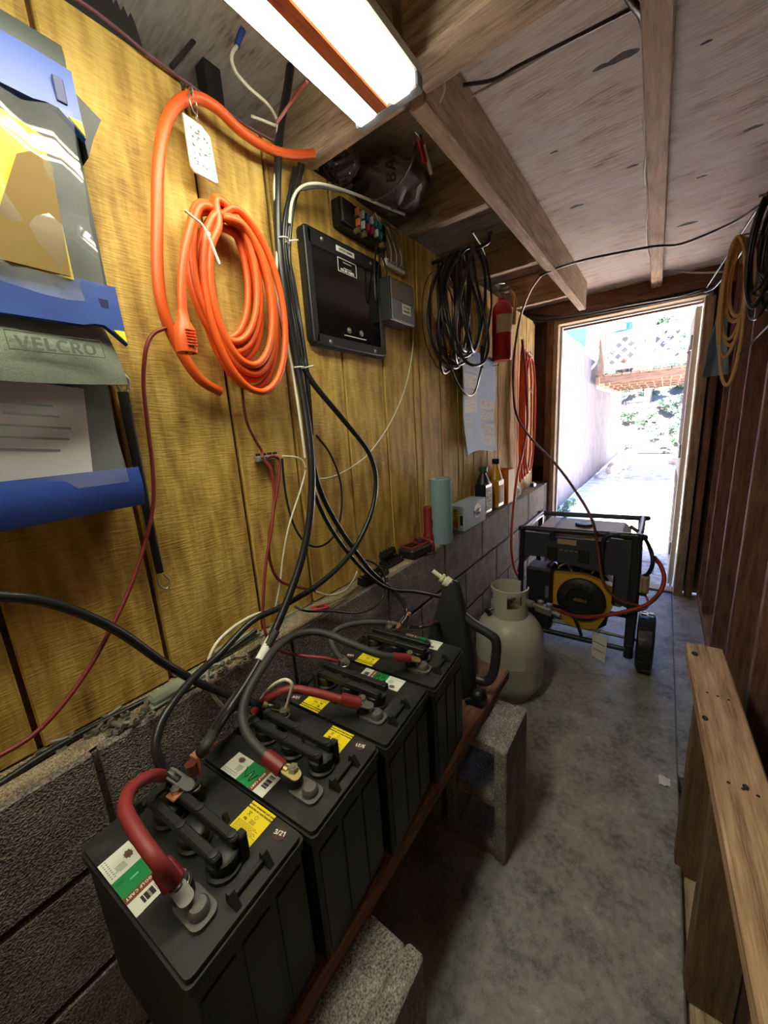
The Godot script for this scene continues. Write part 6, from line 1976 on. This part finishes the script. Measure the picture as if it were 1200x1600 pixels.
# ---------------------------------------------------------------- overhead wiring, bags, coils on the right wall
func make_overhead():
	var g := "wires under the ceiling"
	cable("ceiling_wire", "brown cable sagging across the ceiling from the right wall to the beam", [Vector3(0.183, 1.85, -1.7), Vector3(0.162, 1.97, -2.147), Vector3(0.075, 2, -2.306), Vector3(-0.011, 2.01, -2.362), Vector3(-0.1, 2.012, -2.306), Vector3(-0.246, 2, -2.215), Vector3(-0.376, 1.98, -2.124), Vector3(-0.454, 1.94, -2.014), Vector3(-0.507, 1.92, -1.983)], 0.0055, M.brown_cable, g, 6, "wire")
	cable("ceiling_wire", "dark wire slanting from the cross beam to the batten", [Vector3(-0.101, 2.075, -1.103), Vector3(-0.156, 2.06, -1.075), Vector3(-0.235, 2.05, -1.051), Vector3(-0.325, 2.05, -1.039), Vector3(-0.387, 2.06, -1.047), Vector3(-0.45, 2.065, -1.018)], 0.004, M.brown_cable, g, 6, "wire")
	cable("ceiling_wire", "white wire slanting beside the dark wire near the cross beam", [Vector3(-0.12, 2.075, -1.097), Vector3(-0.179, 2.06, -1.072), Vector3(-0.25, 2.055, -1.059), Vector3(-0.345, 2.055, -1.055), Vector3(-0.446, 2.065, -1.061)], 0.0035, M.white_cable, g, 6, "wire")
	cable("ceiling_wire", "thick brown cable coming over the cross beam beside the batten", [Vector3(-0.137, 2.06, -0.988), Vector3(-0.115, 2.05, -1.046), Vector3(-0.1, 2.055, -1.104), Vector3(-0.097, 2.07, -1.188), Vector3(-0.1, 2.08, -1.28)], 0.007, M.brown_cable, g, 6, "wire")
	cable("ceiling_wire", "pale wavy wire stapled along the batten", [Vector3(-0.101, 2.078, -1.286), Vector3(-0.1, 2.078, -1.366), Vector3(-0.112, 2.078, -1.489), Vector3(-0.109, 2.078, -1.622), Vector3(-0.122, 2.078, -1.792), Vector3(-0.114, 2.078, -1.973), Vector3(-0.13, 2.078, -2.208), Vector3(-0.136, 2.078, -2.531), Vector3(-0.126, 2.078, -2.804), Vector3(-0.141, 2.078, -3.117)], 0.0042, M.white_cable, g, 6, "wire")
	cable("ceiling_wire", "short white wire poking out of the beam", [Vector3(-0.44, 2.004, -0.893), Vector3(-0.43, 1.968, -0.877), Vector3(-0.44, 1.945, -0.871)], 0.0035, M.white_cable, g, 6, "wire")
	cable("ceiling_wire", "black wire draped over the door frame", [Vector3(-0.858, 2.038, -3.1), Vector3(-0.68, 1.987, -3.1), Vector3(-0.515, 1.972, -3.1), Vector3(-0.326, 1.969, -3.1), Vector3(-0.152, 1.963, -3.1), Vector3(0.009, 1.957, -3.1), Vector3(0.112, 1.967, -3.1)], 0.0075, M.black_cable, g, 6, "wire")
	cable("ceiling_wire", "grey wire draped over the door frame below the black one", [Vector3(-0.934, 2.09, -3.12), Vector3(-0.839, 2.003, -3.12), Vector3(-0.684, 1.97, -3.12), Vector3(-0.478, 1.96, -3.12), Vector3(-0.255, 1.953, -3.12), Vector3(-0.053, 1.948, -3.12), Vector3(0.129, 1.957, -3.12)], 0.006, M.grey_cable, g, 6, "wire")
	cable("ceiling_wire", "white wire stretched across above the door", [Vector3(-0.072, 2.11, -3.05), Vector3(0.028, 2.068, -3.05), Vector3(0.117, 2.041, -3.05), Vector3(0.215, 2.02, -3.05)], 0.005, M.white_cable, g, 6, "wire")
	cable("ceiling_wire", "thin black wire hanging in a sharp bend by the door corner", [Vector3(0.186, 1.868, -1.75), Vector3(0.179, 1.893, -2), Vector3(0.161, 1.926, -2.5), Vector3(0.127, 1.905, -2.8), Vector3(0.121, 1.873, -2.75), Vector3(0.149, 1.852, -2.6), Vector3(0.18, 1.853, -2.3), Vector3(0.189, 1.839, -2)], 0.0045, M.black_cable, g, 6, "wire")
	# knobs of wire: dangling red fuse holder
	var t := thing("inline_fuse_holder", "small red and white inline fuse holder dangling below the rafters", "fuse holder", Vector3(-0.535, 1.935, -0.962))
	var st := mb()
	box(st, Vector3(0, 0.01, 0), Vector3(0.008, 0.055, 0.022), 0.002, Basis(Vector3.RIGHT, 0.6))
	put("red_body", st, M.red_plastic, t)
	st = mb()
	box(st, Vector3(0.004, -0.006, -0.018), Vector3(0.008, 0.06, 0.008), 0.002, Basis(Vector3.RIGHT, 0.6))
	put("white_cap", st, M.white_plastic, t)
	st = mb()
	var o := t.position
	var up: Array = [Vector3(-0.535, 1.944, -0.956), Vector3(-0.53, 1.956, -0.94), Vector3(-0.52, 1.946, -0.902)]
	tube(st, [up[0] - o, up[1] - o, up[2] - o], 0.002, 6)
	var lw: Array = [Vector3(-0.54, 1.96, -0.948), Vector3(-0.56, 1.909, -0.939), Vector3(-0.62, 1.889, -0.954), Vector3(-0.68, 1.889, -0.963), Vector3(-0.72, 1.903, -0.944)]
	tube(st, [lw[0] - o, lw[1] - o, lw[2] - o, lw[3] - o, lw[4] - o], 0.0025, 6)
	put("lead", st, M.grey_cable, t)
	# bags stuffed on top of the lining
	t = thing("wiring_bag", "crumpled clear plastic bag full of dark wires on top of the wall", "bag", Vector3(-0.80, 1.945, -0.90))
	st = mb()
	crumple(st, Vector3(0, 0.06, 0), Vector3(0.09, 0.055, 0.085), 61)
	put("film", st, M.film, t)
	for k in 7:
		st = mb()
		var pts := []
		for j in 5:
			pts.append(Vector3(rng.randf_range(-0.05, 0.07), rng.randf_range(0.015, 0.09), rng.randf_range(-0.08, 0.08)))
		tube(st, pts, 0.0035, 6, 5)
		put("wire_scrap", st, [M.black_cable, M.grey_cable, M.dark_red_cable][k % 3], t)
	t = thing("dark_bag", "dark grey printed plastic bag tucked between the rafters", "bag", Vector3(-0.76, 1.945, -1.12))
	st = mb()
	crumple(st, Vector3(0.02, 0.055, 0), Vector3(0.11, 0.048, 0.115), 62)
	var bag := put("bag", st, M.bag_grey, t)
	text_part("THE BAG", 0.028, M.bag_print, bag, facing(Vector3(0.5, -0.45, 0.74), Vector3(0.08, 0.012, 0.085)))
	st = mb()
	tube(st, [Vector3(0.06, 0.0, -0.11), Vector3(0.08, 0.02, -0.14), Vector3(0.09, 0.02, -0.17)], 0.006, 6)
	put("twisted_neck", st, M.dull_steel, t)
	t = thing("hand_saw", "dark handsaw blade lying on top of the wall boards", "saw", Vector3(-0.80, 1.94, -0.36))
	st = mb()
	var poly := PackedVector2Array([Vector2(-0.25, 0.0), Vector2(-0.25, 0.11)])
	for k in 26:
		poly.append(Vector2(-0.2 + k * 0.0105, 0.115 - k * 0.002))
		poly.append(Vector2(-0.195 + k * 0.0105, 0.103 - k * 0.002))
	poly.append(Vector2(0.08, 0.0))
	slab(st, poly, 0.002, Transform3D(OUT, Vector3.ZERO))
	put("blade", st, M.saw_dark, t)
	one_box("handle", Vector3(0.0, 0.055, 0.28), Vector3(0.02, 0.1, 0.1), 0.01, M.orange_wood_and_reflection, t)
	t = thing("metal_bracket", "thin tan triangular sheet hanging between rafter and beam", "sheet", Vector3(-0.60, 1.93, -1.83))
	st = mb()
	slab(st, PackedVector2Array([Vector2(-0.10, -0.03), Vector2(0.09, -0.01), Vector2(0.02, 0.13)]), 0.002, Transform3D(Basis(Vector3.UP, 0.35), Vector3(0, 0, 0.05)))
	put("sheet", st, M.tan_sheet, t)
	t = thing("metal_funnel", "shiny metal funnel behind the black cable hank", "funnel", Vector3(-0.76, 1.84, -1.56))
	st = mb()
	lathe(st, [Vector2(0.014, 0), Vector2(0.02, 0.03), Vector2(0.065, 0.085), Vector2(0.067, 0.09), Vector2(0.062, 0.086), Vector2(0.016, 0.03)], Transform3D(Basis(Vector3(0, 0, 1), -1.1), Vector3(0, 0, 0)), 20)
	put("cone", st, M.steel, t)
	# corner gusset and old joist ends
	t = thing("metal_tie", "thin dark metal strap tie nailed under the roof above the wall", "strap tie", Vector3(-0.88, 2.0, -0.62))
	one_box("strap", Vector3(0, 0.0, 0), Vector3(0.035, 0.17, 0.04), 0.001, M.saw_dark, t)
	cable("roof_nail", "long dark nail bent under the roof above the wall", [Vector3(-0.8, 1.966, -0.485), Vector3(-0.85, 2.081, -0.569), Vector3(-0.9, 2.231, -0.677)], 0.0045, M.saw_dark, "wires under the ceiling", 4, "nail")

func crumple(st: SurfaceTool, c: Vector3, r: Vector3, seed_: int) -> void:
	var f := FastNoiseLite.new()
	f.seed = seed_
	f.frequency = 0.9
	f.fractal_octaves = 3
	var rows := []
	for i in 15:
		var line := []
		var a := PI * i / 14.0
		for j in 23:
			var g := TAU * (j % 22) / 22.0
			var d := Vector3(sin(a) * cos(g), cos(a), -sin(a) * sin(g))
			line.append(c + d * r * (1.0 + 0.38 * f.get_noise_3d(d.x * 3.0, d.y * 3.0, d.z * 3.0)))
		rows.append(line)
	sheet(st, rows)

func make_right_coils():
	rng.seed = 90
	var t := thing("rope_hank", "hank of tan cord hanging on the right wall by the door", "cord", Vector3(0.18, 1.83, -1.9))
	for k in 6:
		var st := mb()
		var h: float = [0.24, 0.19, 0.16, 0.17, 0.13, 0.12][k]
		var w := 0.035 + 0.012 * rng.randf()
		var pts := []
		for j in 12:
			var a := TAU * j / 12.0
			pts.append(Vector3(-0.02 + sin(a) * w * 0.75 + 0.006 * k - 0.01 + (0.02 * (1.0 - cos(a)) / 2.0 if k == 0 else 0.0), -h + cos(a) * h, 0.03 - 0.012 * k + sin(a) * w * 0.8))
		rod(st, curve(pts, 4, true), 0.0055, 7, true)
		put("loop", st, M.tan_cord, t)
	var nail := mb()
	cyl(nail, Vector3(0.09, 0.0, 0.0), Vector3(-0.03, 0.012, 0.0), 0.003, 6)
	put("nail", nail, M.dull_steel, t)
	t = thing("cable_hank", "hank of black cable hanging on the right wall beside the tan cord", "cable", Vector3(0.20, 1.83, -1.58))
	for k in 13:
		var st := mb()
		var h := 0.10 + 0.06 * rng.randf()
		var w := 0.04 + 0.05 * rng.randf()
		var xx := rng.randf_range(-0.03, 0.035)
		var pts := []
		for j in 12:
			var a := TAU * j / 12.0
			pts.append(Vector3(xx + sin(a) * 0.02, -h + cos(a) * h + rng.randf_range(-0.004, 0.004), sin(a) * w))
		rod(st, curve(pts, 4, true), 0.0045, 7, true)
		put("loop", st, M.black_cable, t)
	nail = mb()
	cyl(nail, Vector3(0.07, -0.005, 0.0), Vector3(-0.04, 0.0, 0.0), 0.004, 6)
	put("nail", nail, M.dull_steel, t)
	cable("wire", "black wire end slanting across the studs below the black hank", [Vector3(0.23, 1.507, -1.6), Vector3(0.213, 1.48, -1.75), Vector3(0.191, 1.447, -1.85)], 0.003, M.black_cable, "wires under the ceiling", 4, "wire")
	t = thing("blue_cloth", "pale blue-grey cloth hanging from a stud beside the door", "cloth", Vector3(0.212, 1.63, -2.86))
	var st2 := mb()
	var rows := []
	for i in 10:
		var v := i / 9.0
		var line := []
		for j in 8:
			var u := j / 7.0
			line.append(Vector3(-0.01 + (u - 0.5) * (0.03 + 0.08 * v) + 0.004 * sin(v * 9.0), 0.19 - 0.37 * v + 0.02 * u * (1 - v), 0.02 * sin(u * 7.0 + v * 2.0)))
		rows.append(line)
	sheet(st2, rows, 0.002)
	put("cloth", st2, M.cloth_blue, t)

func facing(n: Vector3, at: Vector3) -> Transform3D:
	# lettering that reads upwards on a surface with the outward direction n
	n = n.normalized()
	var r := (Vector3.UP - n * n.y).normalized()
	return Transform3D(Basis(r, n.cross(r), n), at)

# ---------------------------------------------------------------- outside the door
func make_outside_ground():
	var gr := struct("ground")
	var st := mb()
	var rows := []
	var f := FastNoiseLite.new()
	f.seed = 8
	f.frequency = 0.5
	for i in 41:
		var line := []
		for j in 25:
			var x := -6.0 + j * 0.5
			var z := -3.3 - i * 0.32
			line.append(Vector3(x, -0.07 + 0.03 * f.get_noise_2d(x, z) - 0.02 * i / 40.0, z))
		rows.append(line)
	sheet(st, rows)
	put("dirt", st, M.dirt, gr)
	# hillside beyond
	st = mb()
	rows = []
	for i in 30:
		var line := []
		for j in 40:
			var x := -12.0 + j * 0.6
			var d := i * 0.5
			var z := -15.6 - d
			line.append(Vector3(x, -0.15 + d * 0.62 + 0.35 * f.get_noise_2d(x * 0.8, z * 0.8) + 0.12 * f.get_noise_2d(x * 4.0, z * 4.0), z))
		rows.append(line)
	sheet(st, rows)
	var h := struct("hillside")
	put("slope", st, M.hill, h)
	var pv := struct("paving")
	rng.seed = 19
	for i in 6:
		for j in 5:
			one_box("paver", Vector3(-0.66 + j * 0.225 + (0.11 if i % 2 else 0.0), -0.045 + rng.randf_range(-0.004, 0.004), -3.42 - i * 0.305), Vector3(0.215, 0.05, 0.295), 0.006, M.paver, pv)

func make_outside_walls():
	var w := struct("wall_outside")
	var k := 0
	var z := -3.5
	while z > -14.2:
		var wd := 1.18
		one_box("plywood_sheet", Vector3(-1.23, 1.15 if z > -8.3 else 0.9, z - wd / 2), Vector3(0.02, 2.42 if z > -8.3 else 1.92, wd - 0.006), 0.002, M.paint_wall, w)
		z -= wd
	one_box("ledger_board", Vector3(-1.2, 2.39, -5.9), Vector3(0.05, 0.06, 4.8), 0.004, M.white_paint, w)
	# house wall of vertical teal boards above it
	var hs := thing("teal_house_wall", "teal vertical board house wall above the plywood wall outside", "house wall", Vector3(-1.32, 2.3, -5.9))
	for j in 26:
		one_box("siding_board", Vector3(0, 0.9, 2.3 - j * 0.185), Vector3(0.03, 1.8, 0.178), 0.004, M.teal, hs)
	one_box("backing", Vector3(-0.03, 0.9, -0.05), Vector3(0.02, 1.8, 4.9), 0.0, M.teal, hs)
	one_box("corner_board", Vector3(0.01, 0.9, -2.52), Vector3(0.06, 1.8, 0.09), 0.004, M.white_paint, hs)
	hs = thing("teal_shed_wall", "teal board wall further off behind the deck railing", "house wall", Vector3(-1.3, 2.0, -11.5))
	for j in 8:
		one_box("siding_board", Vector3(0.1 + j * 0.115, 0.9, 0), Vector3(0.11, 1.9, 0.02), 0.003, M.teal, hs)

func make_deck():
	var t := thing("deck", "raised wooden deck seen from below outside the door", "deck", Vector3(0, 0, -8.6))
	for j in 24:
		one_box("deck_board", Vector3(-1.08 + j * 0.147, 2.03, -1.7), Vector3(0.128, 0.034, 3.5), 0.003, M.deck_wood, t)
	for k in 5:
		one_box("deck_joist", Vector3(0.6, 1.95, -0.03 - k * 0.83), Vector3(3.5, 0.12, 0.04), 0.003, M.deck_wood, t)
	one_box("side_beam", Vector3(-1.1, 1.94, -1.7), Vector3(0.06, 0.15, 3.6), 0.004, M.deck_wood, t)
	for p in [[1.2, -0.1], [1.2, -3.4]]:
		one_box("deck_post", Vector3(p[0], 0.9, p[1]), Vector3(0.09, 1.98, 0.09), 0.004, M.deck_wood, t)
	var r := thing("deck_railing", "white lattice railing with wooden posts along the deck edge", "railing", Vector3(0, 2.05, -8.55))
	for x in [-1.05, -0.46, 0.9]:
		one_box("post", Vector3(x, 0.62, 0.0), Vector3(0.1, 1.24, 0.1), 0.005, M.deck_wood if x < -0.8 else M.post_pale, r)
	for y in [0.10, 0.66]:
		one_box("rail", Vector3(0.1, y, 0.0), Vector3(2.4, 0.09 if y < 0.3 else 0.1, 0.035), 0.004, M.rail_white, r)
	one_box("cap_rail", Vector3(0.24, 0.92, 0.0), Vector3(1.45, 0.2, 0.04), 0.004, M.rail_white, r)
	one_box("rust_rail", Vector3(-0.86, 0.78, 0.03), Vector3(0.34, 0.1, 0.03), 0.004, M.lumber_red, r)
	for s in [-1, 1]:
		for k in 13:
			var x0 := -0.98 + k * 0.19
			if x0 > 1.2: continue
			var st := mb()
			box(st, Vector3(x0, 0.38, s * 0.006), Vector3(0.05, 0.72, 0.008), 0.0, Basis(Vector3(0, 0, 1), s * PI / 4))
			put("lattice_slat", st, M.rail_white, r)
	# clutter on the deck
	var b := thing("covered_heap", "white tarpaulin heap behind the deck railing", "tarpaulin", Vector3(-0.7, 2.24, -9.2))
	var st := mb()
	crumple(st, Vector3(0, 0.45, 0), Vector3(0.35, 0.6, 0.4), 71)
	put("tarpaulin", st, M.rail_white, b)
	b = thing("blue_bucket", "bright blue plastic tub on the white heap behind the railing", "tub", Vector3(-0.78, 2.72, -8.8))
	st = mb()
	lathe(st, [Vector2(0, 0), Vector2(0.12, 0), Vector2(0.16, 0.2), Vector2(0.15, 0.2), Vector2(0.11, 0.01)], Transform3D.IDENTITY, 20)
	put("tub", st, M.tub_blue, b)
	st = mb()
	rod(st, ring_pts(Vector3(0, 0.2, 0), 0.16, Basis(Vector3.RIGHT, PI / 2), 24), 0.012, 7, true)
	put("rim", st, M.tub_blue, b)

func leaf_mesh(seed_: int, n: int, size: Vector3, leaf: float) -> ArrayMesh:
	# n small leaves spread through a lumpy crown
	rng.seed = seed_
	var st := mb()
	var lumps := []
	for k in 9:
		lumps.append([Vector3(rng.randf_range(-0.7, 0.7), rng.randf_range(-0.6, 0.8), rng.randf_range(-0.7, 0.7)), rng.randf_range(0.28, 0.5)])
	for k in n:
		var l: Array = lumps[rng.randi() % lumps.size()]
		var d := Vector3(rng.randfn(), rng.randfn(), rng.randfn()).normalized()
		var p: Vector3 = (l[0] + d * l[1] * sqrt(rng.randf())) * size
		var a := Vector3(rng.randfn(), rng.randfn(), rng.randfn()).normalized() * leaf
		var b := a.cross(d).normalized() * leaf * 0.45
		var nn := a.cross(b).normalized()
		tri(st, [p - a * 0.5, p + b * 0.5, p + a * 0.6], [nn, nn, nn], [Vector2.ZERO, Vector2(1, 0), Vector2(1, 1)])
		tri(st, [p - a * 0.5, p + a * 0.6, p - b * 0.5], [nn, nn, nn], [Vector2.ZERO, Vector2(1, 1), Vector2(0, 1)])
	return st.commit()

func make_plants():
	var me := [leaf_mesh(1, 1500, Vector3(1, 1, 1), 0.2), leaf_mesh(2, 1500, Vector3(1, 0.8, 1), 0.17), leaf_mesh(3, 1500, Vector3(1, 1.1, 1), 0.2)]
	var slope := func(z: float) -> float: return maxf(-0.15, -0.15 + (-15.6 - z) * 0.62)
	rng.seed = 101
	var spots := [[-1.9, -16.6, 0.6], [-1.15, -17.5, 0.42], [-0.35, -16.4, 0.38], [0.45, -16.3, 0.5], [0.0, -17.9, 0.5], [1.0, -17.6, 0.55], [-1.6, -18.9, 0.7], [-3.0, -18.2, 0.7], [1.6, -16.2, 0.5], [0.35, -19.5, 0.7], [-0.9, -20.5, 0.75], [0.5, -21.3, 0.8], [-2.6, -20.8, 0.9], [-0.95, -15.95, 0.26], [0.05, -15.8, 0.24], [-1.55, -15.8, 0.3], [1.05, -15.9, 0.3], [-0.55, -17.2, 0.35], [0.35, -17.1, 0.3], [-1.9, -17.6, 0.45], [0.9, -18.7, 0.4], [-0.55, -19.0, 0.4], [1.5, -21.2, 0.6]]
	for k in spots.size():
		var s: Array = spots[k]
		var y: float = slope.call(s[1])
		var t := thing("shrub", ("dark" if k % 2 else "pale") + " green shrub growing on the dry hillside behind the deck", "shrub", Vector3(s[0], y, s[1]), rng.randf() * TAU, "shrubs on the hillside")
		var lf := put_mesh("foliage", me[k % 3], M.leaf if k % 2 else M.leaf_pale, t, Transform3D(Basis.from_scale(Vector3(s[2], s[2] * 0.8, s[2])), Vector3(0, s[2] * 0.5, 0)))
		lf.set_meta("kind", "stuff")
		var st := mb()
		for q in 3:
			tube(st, [Vector3(0, -0.1, 0), Vector3(rng.randf_range(-0.1, 0.1), s[2] * 0.4, rng.randf_range(-0.1, 0.1)), Vector3(rng.randf_range(-0.3, 0.3) * s[2], s[2] * 0.8, rng.randf_range(-0.3, 0.3) * s[2])], 0.02, 6, 3)
		put("stem", st, M.bark, t)
	# trees
	for s in [[-0.6, -18.2, 3.4, 0.9, "grey-trunked tree standing on the hillside below the deck"], [2.0, -19.8, 4.4, 1.3, "tall tree rising behind the deck railing"], [-1.2, -23.0, 4.6, 1.7, "broad tree at the top of the hillside"], [3.2, -23.5, 5.0, 1.7, "wide tree on the hillside towards the door leaf"]]:
		var y: float = slope.call(s[1])
		var t := thing("tree", s[4], "tree", Vector3(s[0], y, s[1]), rng.randf() * TAU, "trees on the hillside")
		var h: float = s[2]
		var st := mb()
		rod(st, curve([Vector3(0, -0.3, 0), Vector3(0.04, h * 0.3, 0.03), Vector3(-0.06, h * 0.6, 0), Vector3(0.05, h * 0.9, 0)], 5), 0.13, 10)
		var tr := put("trunk", st, M.bark, t)
		for q in 4:
			st = mb()
			var a := TAU * q / 4.0 + 0.5
			tube(st, [Vector3(0, h * (0.35 + 0.1 * q), 0), Vector3(cos(a) * 0.5, h * (0.5 + 0.1 * q), sin(a) * 0.5), Vector3(cos(a) * 1.0, h * (0.62 + 0.1 * q), sin(a) * 1.0)], 0.05, 7, 4)
			put("branch", st, M.bark, tr)
		var lf := put_mesh("foliage", me[int(h) % 3], M.leaf, t, Transform3D(Basis.from_scale(Vector3(s[3], s[3], s[3])), Vector3(0, h, 0)))
		lf.set_meta("kind", "stuff")
	# rocks and weeds by the plywood wall
	for k in 7:
		var p: Vector3 = [Vector3(-1.02, -0.07, -4.2), Vector3(-0.8, -0.07, -4.5), Vector3(-1.08, -0.07, -5.1), Vector3(-1.05, -0.07, -9.4), Vector3(-0.9, -0.07, -10.4), Vector3(-0.85, -0.07, -11.2), Vector3(0.42, -0.07, -12.4)][k]
		var sz: float = [0.14, 0.1, 0.12, 0.12, 0.16, 0.24, 0.26][k]
		var t := thing("rock", ["flat grey rock by the foot of the plywood wall near the door", "small pale rock near the door outside", "grey rock against the plywood wall", "rock in the deck's shade by the wall", "low rock under the deck edge", "large boulder at the far end of the plywood wall", "boulder at the foot of the hillside beside the doorway"][k], "rock", p, k * 1.3, "rocks outside")
		var st := mb()
		crumple(st, Vector3(0, sz * 0.3, 0), Vector3(sz, sz * 0.6, sz), 80 + k)
		put("stone", st, M.rock, t)
	for k in 3:
		var t := thing("weed_clump", "clump of bluish weeds by the plywood wall just outside the door", "weeds", [Vector3(-0.95, -0.06, -3.75), Vector3(-1.12, -0.06, -4.75), Vector3(-1.02, -0.06, -5.5)][k], k * 2.0, "weeds by the wall")
		var lf := put_mesh("leaves", me[k], M.leaf_pale, t, Transform3D(Basis.from_scale(Vector3(0.13, 0.14, 0.17)), Vector3(0, 0.1, 0)))
		lf.set_meta("kind", "stuff")
